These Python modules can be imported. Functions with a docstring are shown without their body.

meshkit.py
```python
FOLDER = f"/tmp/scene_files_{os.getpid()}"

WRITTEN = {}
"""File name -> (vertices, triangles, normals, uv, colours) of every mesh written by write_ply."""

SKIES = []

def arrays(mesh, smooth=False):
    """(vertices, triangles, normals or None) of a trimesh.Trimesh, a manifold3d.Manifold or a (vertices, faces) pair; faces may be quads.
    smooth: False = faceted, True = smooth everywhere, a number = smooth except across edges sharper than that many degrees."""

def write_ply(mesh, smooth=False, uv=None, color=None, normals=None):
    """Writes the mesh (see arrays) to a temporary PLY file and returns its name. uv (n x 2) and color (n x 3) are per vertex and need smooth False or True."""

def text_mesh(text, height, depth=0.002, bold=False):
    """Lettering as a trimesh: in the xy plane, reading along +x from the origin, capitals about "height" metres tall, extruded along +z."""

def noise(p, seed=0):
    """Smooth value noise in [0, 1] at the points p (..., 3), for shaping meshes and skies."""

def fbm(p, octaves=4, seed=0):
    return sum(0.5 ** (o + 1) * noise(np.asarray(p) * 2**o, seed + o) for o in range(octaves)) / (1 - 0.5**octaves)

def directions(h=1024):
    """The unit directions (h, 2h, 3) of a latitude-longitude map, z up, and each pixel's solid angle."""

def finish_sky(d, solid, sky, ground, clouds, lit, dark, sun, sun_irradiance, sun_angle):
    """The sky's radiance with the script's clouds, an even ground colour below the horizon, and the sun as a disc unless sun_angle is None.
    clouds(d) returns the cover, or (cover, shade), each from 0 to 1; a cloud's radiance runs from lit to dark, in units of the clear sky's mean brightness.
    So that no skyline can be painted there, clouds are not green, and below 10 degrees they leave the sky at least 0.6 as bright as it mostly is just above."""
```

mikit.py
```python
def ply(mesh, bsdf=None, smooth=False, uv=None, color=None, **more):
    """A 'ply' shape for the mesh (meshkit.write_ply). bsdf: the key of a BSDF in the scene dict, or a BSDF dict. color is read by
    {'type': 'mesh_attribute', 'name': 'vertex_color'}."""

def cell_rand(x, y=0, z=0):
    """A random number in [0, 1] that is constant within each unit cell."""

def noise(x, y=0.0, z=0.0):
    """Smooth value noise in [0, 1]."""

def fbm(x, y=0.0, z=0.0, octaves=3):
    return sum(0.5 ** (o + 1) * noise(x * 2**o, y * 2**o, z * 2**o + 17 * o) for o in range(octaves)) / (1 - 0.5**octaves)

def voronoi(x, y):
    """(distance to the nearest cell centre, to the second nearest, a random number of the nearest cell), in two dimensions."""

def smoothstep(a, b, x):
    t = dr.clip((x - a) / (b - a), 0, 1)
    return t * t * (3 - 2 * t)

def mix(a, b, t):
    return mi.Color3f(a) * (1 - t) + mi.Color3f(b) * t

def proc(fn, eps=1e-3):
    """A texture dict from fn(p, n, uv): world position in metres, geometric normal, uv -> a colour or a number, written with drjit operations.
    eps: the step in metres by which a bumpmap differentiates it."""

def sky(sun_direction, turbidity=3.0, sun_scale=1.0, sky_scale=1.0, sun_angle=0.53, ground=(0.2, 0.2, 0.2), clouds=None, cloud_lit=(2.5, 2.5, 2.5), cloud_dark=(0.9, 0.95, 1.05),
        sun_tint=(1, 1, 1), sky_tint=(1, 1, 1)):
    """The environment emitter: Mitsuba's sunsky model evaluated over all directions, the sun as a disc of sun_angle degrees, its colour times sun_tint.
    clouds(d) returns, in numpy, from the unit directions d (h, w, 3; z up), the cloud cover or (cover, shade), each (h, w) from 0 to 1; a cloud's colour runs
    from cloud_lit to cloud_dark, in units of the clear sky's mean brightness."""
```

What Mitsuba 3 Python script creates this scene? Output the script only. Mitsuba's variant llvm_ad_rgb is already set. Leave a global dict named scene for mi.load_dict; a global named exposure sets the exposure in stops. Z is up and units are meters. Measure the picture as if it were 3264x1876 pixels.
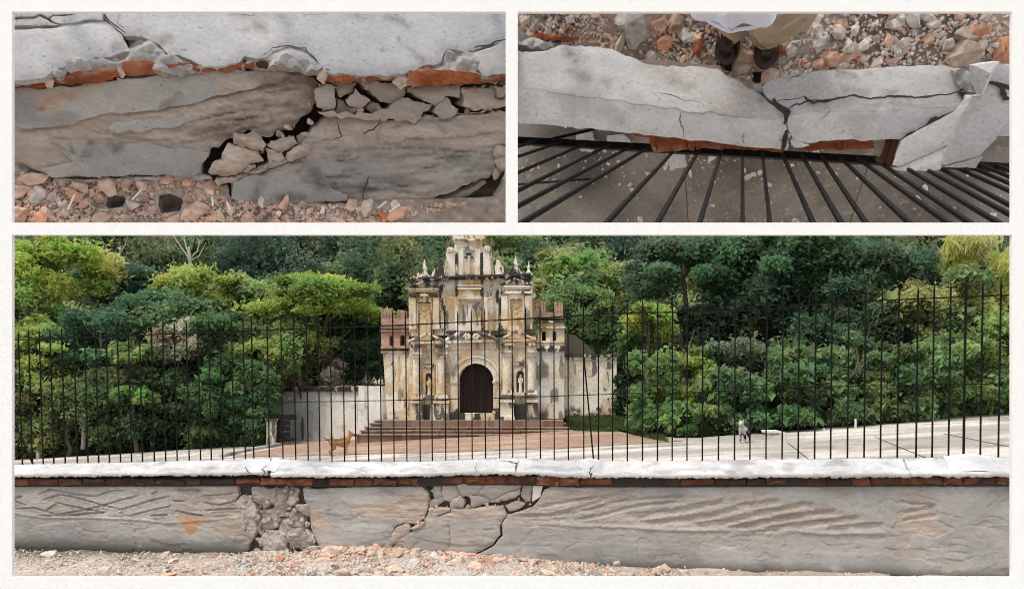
import math, random
import numpy as np, trimesh, shapely, manifold3d
import drjit as dr, mitsuba as mi, mikit, meshkit
from shapely.geometry import Polygon, LineString, MultiPolygon
from shapely.ops import unary_union
from scipy.spatial import Delaunay, ConvexHull

T = mi.ScalarTransform4f
scene, labels = {}, {}

# ---------------------------------------------------------------- camera, light, exposure
EYE = np.array([0.0, 0.0, 1.6])
PITCH = math.radians(4.0)
FWD = np.array([0, math.cos(PITCH), -math.sin(PITCH)])
UPV = np.array([0, math.sin(PITCH), math.cos(PITCH)])
RGT = np.array([1.0, 0, 0])
FL, CX, CY = 2331.0, 1632.0, 1361.0            # focal length and principal point, in pixels of the 3264 x 1876 plan
scene['camera'] = {'type': 'perspective', 'fov_axis': 'x', 'fov': 2 * math.degrees(math.atan(1632 / FL)), 'near_clip': 0.05, 'far_clip': 900.0,
                   'principal_point_offset_y': -(CY - 938.0) / 1876.0,
                   'to_world': T().look_at(origin=EYE.tolist(), target=(EYE + FWD).tolist(), up=UPV.tolist())}
scene['sky'] = mikit.sky((-0.35, -0.30, 0.85), turbidity=3, sun_scale=0.26, sun_angle=20, clouds=lambda d: 1.0,
                         cloud_lit=(1.20, 1.25, 1.32), sun_tint=(.96, .99, 1.06))
exposure = 2.85


# ---------------------------------------------------------------- layout helpers (plan pixel -> point at a given depth or on a given plane)
def ray(px, py):
    return (px - CX) / FL * RGT + FWD - (py - CY) / FL * UPV


def at(px, py, Y):
    d = ray(px, py)
    return EYE + d * (Y / d[1])


class Plane:
    def __init__(self, o, a, b):
        self.o, self.a, self.b = np.asarray(o, float), np.asarray(a, float), np.asarray(b, float)
        self.n = np.cross(self.a, self.b)

    def px(self, px, py, off=0.0):
        d = ray(px, py)
        p = EYE + d * (np.dot(self.o + self.n * off - EYE, self.n) / np.dot(d, self.n)) - self.o
        return np.array([p @ self.a, p @ self.b])

    def w(self, ab, h=0.0):
        ab = np.atleast_2d(ab)
        h = np.broadcast_to(h, (len(ab),))
        return self.o + ab[:, :1] * self.a + ab[:, 1:2] * self.b + h[:, None] * self.n

    def frame(self, ab, h=0.0, m=np.eye(3)):
        """4x4 of a body standing on the plane at ab"""
        M = np.eye(4)
        M[:3, :3] = np.stack([self.a, self.b, self.n], 1) @ m
        M[:3, 3] = self.w(ab, h)[0]
        return T(M)


# zooms of the plan: functions from the coordinates measured on an enlargement to plan pixels
Z1 = lambda x, y: (x * .6472, y * .6472)
Z2 = lambda x, y: (1624 + x * .6472, y * .6472)
Z3 = lambda x, y: (x * .43014, 740 + y * .43014)
Z4 = lambda x, y: (1090 + x * .43014, 740 + y * .43014)
Z5 = lambda x, y: (2174 + x * .43014, 740 + y * .43014)
Z6 = lambda x, y: (x * .43014, 1300 + y * .43014)
Z7 = lambda x, y: (1090 + x * .43014, 1300 + y * .43014)
Z8 = lambda x, y: (2174 + x * .43014, 1300 + y * .43014)
ZA = lambda x, y: (1200 + x / 4.022, 750 + y / 4.022)
ZB = lambda x, y: (1200 + x / 3.733, 1030 + y / 3.733)
ZC = lambda x, y: (2750 + x / 3.552, 150 + y / 3.552)
D = lambda x, y: (x * 1.2886, y * 1.2886)


# ---------------------------------------------------------------- scene helpers
COUNT = {}


def key_for(name):
    n = COUNT.get(name, 0)
    COUNT[name] = n + 1
    return name if n == 0 else f'{name}_{n:03d}'


def add(name, shape, parent=None):
    k = key_for(f'{parent}__{name}' if parent else name)
    scene[k] = shape
    return k


def thing(name, label, cat, group=None):
    k = key_for(name)
    labels[k] = {'label': label, 'category': cat}
    if group:
        labels[k]['group'] = group
    return k


def tag(k, label, cat=None, group=None, kind=None):
    labels[k] = {'label': label}
    if cat:
        labels[k]['category'] = cat
    if group:
        labels[k]['group'] = group
    if kind:
        labels[k]['kind'] = kind
    return k


def const_uv(mesh, u, v):
    n = len(mesh.vertices) if hasattr(mesh, 'vertices') else len(mesh[0])
    return np.tile([[u, v]], (n, 1))


def split(mesh):
    """every triangle its own vertices: for faceted meshes that carry uv"""
    v, f = np.asarray(mesh.vertices), np.asarray(mesh.faces)
    return trimesh.Trimesh(v[f].reshape(-1, 3), np.arange(len(f) * 3).reshape(-1, 3), process=False)


def put(name, mesh, mat, parent=None, smooth=False, u=0.0, v=0.0):
    return add(name, mikit.ply(mesh, mat, smooth=smooth, uv=const_uv(mesh, u, v)), parent)


def putc(name, mesh, mat, parent=None, smooth=False, rgb=(.5, .5, .5)):
    n = len(mesh.vertices)
    return add(name, mikit.ply(mesh, mat, smooth=smooth, color=np.tile([rgb], (n, 1)) if np.ndim(rgb) == 1 else rgb), parent)


def tw(b):
    return {'type': 'twosided', 'bsdf': b}


def pr(color, rough=.9, **k):
    return {'type': 'principled', 'base_color': color if isinstance(color, dict) else {'type': 'rgb', 'value': list(color)}, 'roughness': rough, 'specular': .25, **k}


mix, noise, fbm, sst = mikit.mix, mikit.noise, mikit.fbm, mikit.smoothstep
C3 = mi.Color3f


# ---------------------------------------------------------------- materials
def coping_fn(p, n, uv):
    a = fbm(p.x * 3, p.y * 3, p.z * 3, 4)
    g = noise(p.x * 130, p.y * 130, p.z * 130)
    c = mix((.53, .555, .59), (.69, .71, .735), sst(.3, .7, a))
    c = c * (0.86 + .22 * g)
    sp = noise(p.x * 115, p.y * 115, p.z * 115 + 7)
    c = mix(c, (.20, .19, .18), sst(.80, .93, sp) * .5)
    st = fbm(p.x * 9 + 5, p.y * 9, p.z * 9, 3)
    c = mix(c, (.40, .385, .37), sst(.55, .75, st) * .5)
    c = c * (.90 + .2 * fbm(p.x * 26, p.y * 26, p.z * 26, 3))
    return mix(c, C3(.40, .35, .28) * (.6 + .7 * g), uv.x) * (1 - .75 * uv.y)


def plaster_fn(p, n, uv):
    a = fbm(p.x * 2.2, p.y * 2.2, p.z * 3, 4)
    g = noise(p.x * 170, p.y * 170, p.z * 170)
    skin = mix((.30, .30, .298), (.43, .425, .41), sst(.25, .75, a)) * (.88 + .22 * g)
    wet = fbm(p.x * 5 + 3, p.y * 5, p.z * 14, 3)
    skin = mix(skin, (.17, .18, .19), sst(.58, .8, wet) * .45)
    drip = fbm(p.x * 16, p.y * 16, p.z * 1.6, 3)
    skin = mix(skin, (.44, .43, .41), sst(.56, .80, drip) * .16)
    skin = skin * (.86 + .28 * fbm(p.x * 34, p.y * 34, p.z * 34, 3))
    pit = noise(p.x * 95, p.y * 95, p.z * 95 + 3)
    skin = mix(skin, (.13, .125, .12), sst(.86, .95, pit) * .6)
    scr = fbm(p.x * 9 + p.z * 3, p.y * 9, p.z * 120 - p.x * 30, 3)
    skin = mix(skin, (.46, .455, .44), sst(.66, .78, scr) * .30)
    b = fbm(p.x * 7, p.y * 7, p.z * 34, 4)
    tan = mix((.35, .285, .235), (.53, .45, .38), sst(.3, .72, b)) * (.62 + .45 * noise(p.x * 90, p.y * 90, p.z * 140) + .28 * noise(p.x * 20, p.y * 20, p.z * 75))
    tan = mix(tan, (.42, .22, .13), sst(.66, .8, fbm(p.x * 4, p.y * 4, p.z * 9 + 3, 3)) * .45)
    c = mix(skin, tan, uv.x)
    m = uv.y * sst(.3, .62, fbm(p.x * 8, p.y * 8, p.z * 10, 4) + .35 * uv.y)
    return mix(c, C3(.070, .070, .058) * (.6 + .8 * g), dr.clip(m, 0, 1))


def brick_fn(p, n, uv):
    g = noise(p.x * 120, p.y * 120, p.z * 120)
    a = fbm(p.x * 14, p.y * 14, p.z * 14, 3)
    c = mix((.20, .058, .028), (.36, .115, .050), sst(.3, .7, a)) * (.65 + .6 * g)
    c = mix(c, (.38, .29, .22), sst(.50, .68, fbm(p.x * 22 + 9, p.y * 22, p.z * 22, 3)) * .75 * uv.x)
    return mix(c, C3(.035, .028, .024), uv.y * sst(.25, .6, fbm(p.x * 7, p.y * 7 + 2, p.z * 20, 3) + .25 * uv.y))


def dirt_fn(p, n, uv):
    a = fbm(p.x * 3, p.y * 3, p.z * 3, 4)
    g = noise(p.x * 60, p.y * 60, p.z * 60)
    c = mix((.30, .235, .20), (.44, .385, .345), sst(.3, .7, a))
    c = mix(c, (.55, .53, .50), uv.x)
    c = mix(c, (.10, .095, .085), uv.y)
    return c * (.62 + .65 * g)


def paving_fn(p, n, uv):      # dark old concrete
    a = fbm(p.x * 3, p.y * 3, p.z * 3, 5)
    g = noise(p.x * 210, p.y * 210, p.z * 210)
    c = mix((.12, .110, .098), (.33, .31, .285), sst(.3, .72, a))
    s = fbm(p.x * 38, p.y * 38, p.z * 38, 3) * .7 + .3 * g
    return mix(c, (.46, .43, .39), sst(.56, .80, s) * (.12 + .8 * sst(.35, .7, fbm(p.x * 1.6, p.y * 1.6 + 4, p.z * 1.6, 3)))) * (.8 + .4 * g)


def concrete_fn(p, n, uv):    # pale plaza
    a = fbm(p.x * .35, p.y * .9, 0, 5)
    g = noise(p.x * 14, p.y * 30, 0)
    c = mix((.27, .255, .235), (.46, .44, .41), sst(.32, .68, a)) * (.80 + .34 * g)
    return mix(c, (.17, .16, .145), sst(.54, .74, fbm(p.x * .8 + 4, p.y * 2.2, 0, 4)) * .7)


def terrace_fn(p, n, uv):     # far brick paving: joints of 0.24 x 0.12 m bricks
    row = dr.floor(p.y / .13)
    fx = p.x / .25 + .5 * (row - 2 * dr.floor(row / 2))
    ex = dr.abs(fx - dr.floor(fx) - .5)
    ey = dr.abs(p.y / .13 - row - .5)
    joint = dr.maximum(sst(.45, .49, ex), sst(.42, .48, ey))
    r = mikit.cell_rand(dr.floor(fx), row)
    c = mix((.19, .11, .08), (.29, .20, .155), r)
    c = mix(c, (.28, .24, .20), joint * .7)
    c = mix(c, (.20, .17, .14), sst(.5, .7, fbm(p.x * .7, p.y * 1.2, 0, 4)) * .65)
    return mix(c, (.36, .28, .22), sst(.52, .7, fbm(p.x * .6 + 9, p.y * 1.5, 3, 3)) * .6)


def stucco_fn(p, n, uv):      # uv.x: cream to ochre, uv.y: weathering, also the painted shade of niches and recesses
    a = fbm(p.x * 1.6, p.y * 1.6, p.z * 1.1, 4)
    g = noise(p.x * 26, p.y * 26, p.z * 26)
    c = mix((.72, .66, .54), (.84, .80, .70), sst(.3, .7, a))
    c = mix(c, mix((.46, .31, .15), (.66, .48, .27), sst(.3, .7, fbm(p.x * 2.3, p.y * 2, p.z * 2.3, 3))), uv.x)
    c = mix(c, (.60, .40, .17), sst(.54, .64, fbm(p.x * 1.1 + 5, p.y, p.z * .9 + 4, 4)) * .5)
    c = mix(c, (.86, .84, .80), sst(.56, .64, fbm(p.x * 1.9 + 15, p.y, p.z * 1.2 + 9, 4)) * .6)
    c = c * (.80 + .34 * g)
    c = mix(c, (.55, .45, .32), sst(.58, .68, fbm(p.x * 2.6 + 7, p.y * 2.6, p.z * 1.9, 4)) * .6)
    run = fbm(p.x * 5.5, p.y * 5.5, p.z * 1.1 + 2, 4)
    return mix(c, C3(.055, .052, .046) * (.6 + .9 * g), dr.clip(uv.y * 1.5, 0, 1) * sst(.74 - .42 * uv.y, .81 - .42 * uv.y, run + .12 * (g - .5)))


def church_brick_fn(p, n, uv):
    row = dr.floor(p.z / .085)
    fx = p.x / .27 + .5 * (row - 2 * dr.floor(row / 2))
    j = dr.maximum(sst(.44, .49, dr.abs(fx - dr.floor(fx) - .5)), sst(.38, .47, dr.abs(p.z / .085 - row - .5)))
    c = mix((.36, .19, .13), (.52, .33, .25), mikit.cell_rand(dr.floor(fx), row))
    c = mix(c, (.50, .42, .34), j * .6)
    c = mix(c, (.62, .54, .46), sst(.45, .62, fbm(p.x * 2.4, p.y * 2, p.z * 2.4, 4)) * uv.x)
    return mix(c, (.09, .07, .06), uv.y * sst(.35, .62, fbm(p.x * 3, p.y * 3, p.z * 1.4, 4)))


def stone_fn(p, n, uv):       # uv.x: grey - tan - pink, uv.y: brightness
    g = noise(p.x * 75, p.y * 75, p.z * 75)
    c = mix(mix((.32, .315, .31), (.37, .305, .25), sst(0, .4, uv.x)), (.40, .255, .195), sst(.4, .8, uv.x))
    c = mix(c, (.46, .15, .07), sst(.85, .97, uv.x))
    c = mix(c, c * .55, sst(.55, .75, fbm(p.x * 24, p.y * 24, p.z * 24, 3)))
    return c * (.3 + 1.45 * uv.y) * (.75 + .5 * g)


scene['mat_coping'] = tw(pr(mikit.proc(coping_fn)))
scene['mat_plaster'] = tw(pr(mikit.proc(plaster_fn)))
scene['mat_brick'] = tw(pr(mikit.proc(brick_fn)))
scene['mat_dirt'] = tw(pr(mikit.proc(dirt_fn)))
scene['mat_paving'] = tw(pr(mikit.proc(paving_fn), .8))
scene['mat_concrete'] = tw(pr(mikit.proc(concrete_fn)))
scene['mat_terrace'] = tw(pr(mikit.proc(terrace_fn)))
scene['mat_stucco'] = tw(pr(mikit.proc(stucco_fn)))
scene['mat_church_brick'] = tw(pr(mikit.proc(church_brick_fn)))
scene['mat_stone'] = tw(pr(mikit.proc(stone_fn)))
scene['mat_board'] = tw(pr((.87, .90, .92), .7))
scene['mat_gap_shade'] = tw(pr((.05, .043, .037)))  # flat dark colour standing in for shade inside gaps and openings
scene['mat_iron'] = tw({'type': 'principled', 'base_color': {'type': 'rgb', 'value': [.008, .0085, .009]}, 'roughness': .6, 'specular': .12})
scene['mat_floor'] = tw(pr((.028, .034, .017)))
scene['mat_rust'] = tw(pr((.10, .042, .026), .7))
scene['mat_white'] = tw(pr((.74, .73, .70), .8))
scene['mat_paint'] = tw(pr({'type': 'mesh_attribute', 'name': 'vertex_color'}, .85))
scene['mat_leaf'] = {'type': 'principledthin', 'base_color': {'type': 'mesh_attribute', 'name': 'vertex_color'}, 'roughness': .55, 'diff_trans': 1.1, 'spec_trans': 0.0, 'eta': 1.35}
scene['mat_bark'] = tw(pr({'type': 'rgb', 'value': [.16, .13, .10]}))
scene['mat_pale_bark'] = tw(pr((.40, .38, .33)))
scene['mat_wood'] = tw(pr((.018, .016, .014)))
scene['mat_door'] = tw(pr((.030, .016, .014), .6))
def whitewash_fn(p, n, uv):
    a = fbm(p.x * 1.5, p.y * 1.5, p.z * 1.5, 4)
    c = mix((.70, .68, .63), (.80, .79, .75), sst(.3, .7, a)) * (.88 + .2 * noise(p.x * 20, p.y * 20, p.z * 20))
    c = mix(c, (.46, .40, .33), sst(.60, .72, fbm(p.x * 1.8 + 3, p.y * 1.8, p.z * 2.4, 4)) * .6)
    return mix(c, (.20, .19, .17), sst(.56, .78, fbm(p.x * 5, p.y * 5, p.z * .9, 4)) * .55)


scene['mat_whitewash'] = tw(pr(mikit.proc(whitewash_fn)))
scene['mat_grass'] = tw(pr((.075, .095, .04)))
scene['mat_shirt'] = tw(pr((.70, .77, .93), .85, sheen=.3))
scene['mat_trousers'] = tw(pr((.37, .30, .225), .9, sheen=.3))
scene['mat_shoe'] = tw(pr((.020, .010, .009), .28))
scene['mat_skin'] = tw(pr((.45, .28, .2), .6))


# ---------------------------------------------------------------- builders
SIDE = [.65]


def wob(p, amp, freq=38.0):
    """a displacement of plane points that depends on their place only, so neighbours' broken edges fit"""
    q = np.c_[p, np.zeros(len(p))]
    dx = meshkit.fbm(q * freq, 3, 1) - .5
    dy = meshkit.fbm(q * freq + 31, 3, 2) - .5
    return p + 2 * amp * np.c_[dx, dy]


def slab_meshes(pts, plane, thick=.05, res=.02, rough=.006, hfun=None, bevel=.003, masks=None, cracks=(), off=0.0, gap=0.0, freq=38.0, bw=.006, holes=(), tilt=(0, 0), jag=.008):
    poly = Polygon(pts).buffer(0)
    for c, w in cracks:
        c = np.array(LineString(c).segmentize(.012).coords)
        poly = poly.difference(LineString(wob(c, jag, 60)).buffer(w, quad_segs=2))
    for h in holes:
        poly = poly.difference(Polygon(h))
    out = []
    for g in getattr(poly, 'geoms', [poly]):
        if g.area < .00008:
            continue
        rings = []
        for r in [g.exterior, *g.interiors]:
            c = np.array(r.segmentize(res).coords)[:-1]
            rings.append(wob(c, rough, freq))
        g = Polygon(rings[0], rings[1:]).buffer(0).buffer(-gap)
        for q in getattr(g, 'geoms', [g]):
            if q.area < .00008 or q.is_empty:
                continue
            out.append(_slab(q, plane, thick, res, hfun, bevel, masks, off, bw, tilt))
    return out


def _slab(g, plane, thick, res, hfun, bevel, masks, off, bw, tilt):
    rings = [np.array(r.segmentize(res).coords)[:-1] for r in [g.exterior, *g.interiors]]
    b = np.vstack(rings)
    x0, y0, x1, y1 = g.bounds
    X, Y = np.meshgrid(np.arange(x0, x1, res), np.arange(y0, y1, res))
    q = np.c_[X.ravel(), Y.ravel()]
    rg = np.random.default_rng(int(abs(x0 * 1000 + y0 * 77)) + 5)
    q = q + rg.uniform(-.3, .3, q.shape) * res
    pq = shapely.points(q)
    inner = shapely.prepared.prep(g.buffer(-res * .35))
    q = q[shapely.contains_xy(g.buffer(-res * .35), q[:, 0], q[:, 1])]
    p = np.vstack([b, q])
    tri = Delaunay(p).simplices
    cen = p[tri].mean(1)
    tri = tri[shapely.contains_xy(g, cen[:, 0], cen[:, 1])]
    e1, e2 = p[tri[:, 1]] - p[tri[:, 0]], p[tri[:, 2]] - p[tri[:, 0]]
    ar = e1[:, 0] * e2[:, 1] - e1[:, 1] * e2[:, 0]
    tri = np.where((ar < 0)[:, None], tri[:, ::-1], tri)
    d = shapely.distance(g.boundary, shapely.points(p))
    h = hfun(p) if hfun else meshkit.fbm(np.c_[p, 0 * p[:, 0]] * 20, 3) * .004
    m = masks(p, h) if masks else np.zeros((len(p), 2))
    cm = p.mean(0)
    h = off + h - bevel * np.exp(-d / bw) + (p - cm) @ np.asarray(tilt)
    V, F, UV = [plane.w(p, h)], [tri], [m]
    n, k = len(p), 0
    for r in rings:
        i = np.arange(len(r))
        top, hb = r, h[k:k + len(r)]
        mid = r + .0
        V += [plane.w(top, hb), plane.w(mid, np.minimum(hb - .25 * thick, hb)), plane.w(mid, np.full(len(r), off - thick))]
        mm = m[k:k + len(r)]
        side = np.c_[np.clip(mm[:, 0] + SIDE[0], 0, 1), mm[:, 1]]
        UV += [side, side, side]
        j = (i + 1) % len(r)
        L = len(r)
        for t in range(2):
            A, B = n + t * L, n + (t + 1) * L
            F += [np.c_[A + i, B + i, B + j], np.c_[A + i, B + j, A + j]]
        n += 3 * L
        k += L
    return np.vstack(V), np.vstack(F), np.round(np.clip(np.vstack(UV), 0, 1) * 200) / 200


def slab(name, poly, plane, conv, mat, parent, label=None, off=0.0, cracks=(), holes=(), **kw):
    pts = [plane.px(*conv(*q), off) for q in poly]
    cr = [([plane.px(*conv(*q), off) for q in c], w) for c, w in cracks]
    ho = [[plane.px(*conv(*q), off) for q in c] for c in holes]
    ks = []
    for v, f, uv in slab_meshes(pts, plane, off=off, cracks=cr, holes=ho, **kw):
        k = add(name, mikit.ply((v, f), mat, smooth=True, uv=uv), parent)
        if label:
            labels[k] = {'label': label}
        ks.append(k)
    return ks


def relief(lines, p):
    """height of grooves: lines = [(points, half width, depth, rim)]"""
    h = np.zeros(len(p))
    P = shapely.points(p)
    q = np.c_[p, 0 * p[:, 0]]
    jit = (meshkit.fbm(q * 30, 3, 5) - .5)
    for pts, w, dp, rim in lines:
        ls = LineString(pts)
        near = shapely.dwithin(ls, P, w * 4.5)
        d = shapely.distance(ls, P[near]) + jit[near] * w * .9
        t = shapely.line_locate_point(ls, P[near], normalized=True)
        e = np.clip(np.minimum(t, 1 - t) * 9, 0, 1) ** .6
        h[near] += e * (-dp * np.exp(-(np.abs(d) / w) ** 6) + rim * np.exp(-((d - 1.6 * w) / (.5 * w)) ** 2))
    return h


def marks(p, plane, conv, lines, off=0.0):
    """0..1 along scrape marks, stains and painted crevice lines: lines = [(points, half width)]"""
    m = np.zeros(len(p))
    q = np.c_[p, 0 * p[:, 0]]
    P = shapely.points(p + (np.c_[meshkit.fbm(q * 60, 3, 1), meshkit.fbm(q * 60 + 9, 3, 2)] - .5) * .012)
    n = .4 + 1.2 * meshkit.fbm(q * 45, 3, 8)
    for pts, w in lines:
        ls = LineString([plane.px(*conv(*z), off) for z in pts])
        m = np.maximum(m, np.exp(-(shapely.distance(ls, P) / w) ** 2) * n)
    return np.clip(m, 0, 1)


def flakes(p, depth, f=5.0, lo=.56, seed=0, asp=2.2):
    """thin skin broken away in patches with sharp ragged edges: (height, mask)"""
    q = np.c_[p[:, 0] * f, p[:, 1] * f * asp, 0 * p[:, 0]]
    n = meshkit.fbm(q, 5, seed)
    m = np.clip((n - lo) / .012, 0, 1)
    return -depth * m, m


def strata(p, amp, fx, fy, seed=0, octaves=4):
    q = np.c_[p[:, 0] * fx, p[:, 1] * fy, 0 * p[:, 0]]
    return (meshkit.fbm(q, octaves, seed) - .5) * 2 * amp


def box(lo, hi):
    lo, hi = np.asarray(lo, float), np.asarray(hi, float)
    m = trimesh.creation.box(np.abs(hi - lo))
    m.apply_translation((lo + hi) / 2)
    return m


def rough_box(sx, sy, sz, amp, seed, sub=2):
    """a worn brick: origin at centre"""
    m = trimesh.creation.box((sx, sy, sz))
    m = m.subdivide()
    if sub > 1:
        m = m.subdivide()
    v = m.vertices
    c = np.abs(v) / np.array([sx, sy, sz]) * 2
    corner = (c > .98).sum(1) >= 2
    n = np.stack([meshkit.noise(v * 26 + seed * 13.7 + 50 * k) for k in range(3)], 1) - .5
    v = v + n * 2 * amp
    v[corner] *= (1 - np.array([.035, .05, .07]))
    return trimesh.Trimesh(v, m.faces, process=False)


def hull_stone(rg, n=15):
    p = rg.normal(size=(n, 3))
    p /= np.linalg.norm(p, axis=1, keepdims=True)
    p *= rg.uniform(.72, 1.0, (n, 1))
    h = ConvexHull(p)
    m = trimesh.Trimesh(p, h.simplices, process=True)
    m.fix_normals()
    return split(m)


RS = np.random.default_rng(11)
def worn_stone(rg, n):
    p = rg.normal(size=(n, 3)); p /= np.linalg.norm(p, axis=1, keepdims=True); p *= rg.uniform(.70, 1.0, (n, 1))
    h = ConvexHull(p)
    m = trimesh.Trimesh(p, h.simplices, process=True); m.fix_normals()
    m = m.subdivide()
    v = m.vertices
    m.vertices = v * (1 + (meshkit.fbm(v * 2.4 + n, 3)[:, None] - .5) * .38)
    return split(m)


ROCKS = [worn_stone(np.random.default_rng(40 + k), k) for k in (11, 12, 13, 14, 15, 16, 17, 18)]
STONES = [hull_stone(RS, k) for k in (11, 12, 13, 14, 15, 16, 17, 18)]
STONE_PLY = {}


def stone_ply(i, tone, bright):
    key = (i % len(STONES), round(tone, 1), round(bright, 1))
    if key not in STONE_PLY:
        STONE_PLY[key] = mikit.ply(ROCKS[key[0]], 'mat_stone', uv=const_uv(ROCKS[key[0]], key[1], key[2]))
    return STONE_PLY[key]


def rot(rg):
    return trimesh.transformations.random_rotation_matrix(rg.random(3))[:3, :3]


def stone_at(name, plane, ab, r, rg, tone, bright, parent=None, h=0.0, flat=.65, sink=.25, elong=1.0):
    sink = sink + .1
    a = rg.uniform(0, 6.28)
    Rz = np.array([[math.cos(a), -math.sin(a), 0], [math.sin(a), math.cos(a), 0], [0, 0, 1]])
    tx = rg.uniform(-.35, .35)
    Rx = np.array([[1, 0, 0], [0, math.cos(tx), -math.sin(tx)], [0, math.sin(tx), math.cos(tx)]])
    S = np.diag([r * elong, r * rg.uniform(.6, .9), r * flat])
    sh = stone_ply(int(rg.integers(100)), tone, bright)
    return add(name, {**sh, 'to_world': plane.frame(ab, h + r * flat * (1 - 2 * sink), Rz @ Rx @ S)}, parent)


def stone_mass(places, rg):
    """one mesh of many small stones: places = [(4x3 frame rows, tone, bright)]"""
    V, F, U, n = [], [], [], 0
    for M, tone, br in places:
        s = STONES[int(rg.integers(len(STONES)))]
        v = s.vertices @ M[:3, :3].T + M[:3, 3]
        V.append(v); F.append(s.faces + n); U.append(np.tile([[tone, br]], (len(v), 1)))
        n += len(v)
    return np.vstack(V), np.vstack(F), np.vstack(U)


def scatter(plane, region, n_big, n_small, rg, tones, holder, stuff_name, rbig, rsmall, h=0.0, avoid=None):
    """stones on a plane inside a shapely region: the big ones are pieces of the holder, the small ones one stuff piece"""
    x0, y0, x1, y1 = region.bounds

    def pick():
        while True:
            q = rg.uniform((x0, y0), (x1, y1))
            if region.contains(shapely.Point(q)) and not (avoid is not None and avoid.contains(shapely.Point(q))):
                return q
    for _ in range(n_big):
        q = pick()
        r = rbig[0] * (rbig[1] / rbig[0]) ** (rg.random() ** 2.2)
        t, b = tones(q, rg)
        stone_at('stone', plane, q, r, rg, t, b, holder, h, flat=rg.uniform(.4, .8), elong=rg.uniform(1, 1.4))
    pl = []
    for _ in range(n_small):
        q = pick()
        r = rsmall[0] * (rsmall[1] / rsmall[0]) ** rg.random()
        t, b = tones(q, rg)
        M = np.eye(4)
        M[:3, :3] = np.stack([plane.a, plane.b, plane.n], 1) @ rot(rg) @ np.diag([r * rg.uniform(1, 1.5), r, r * rg.uniform(.5, .9)])
        M[:3, 3] = plane.w(q, h + r * .25)[0]
        pl.append((M, t, b))
    v, f, u = stone_mass(pl, rg)
    k = add(stuff_name, mikit.ply((v, f), 'mat_stone', uv=u), holder)
    labels[k] = {'label': 'loose gravel and crumbs between the larger stones', 'kind': 'stuff'}


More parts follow.
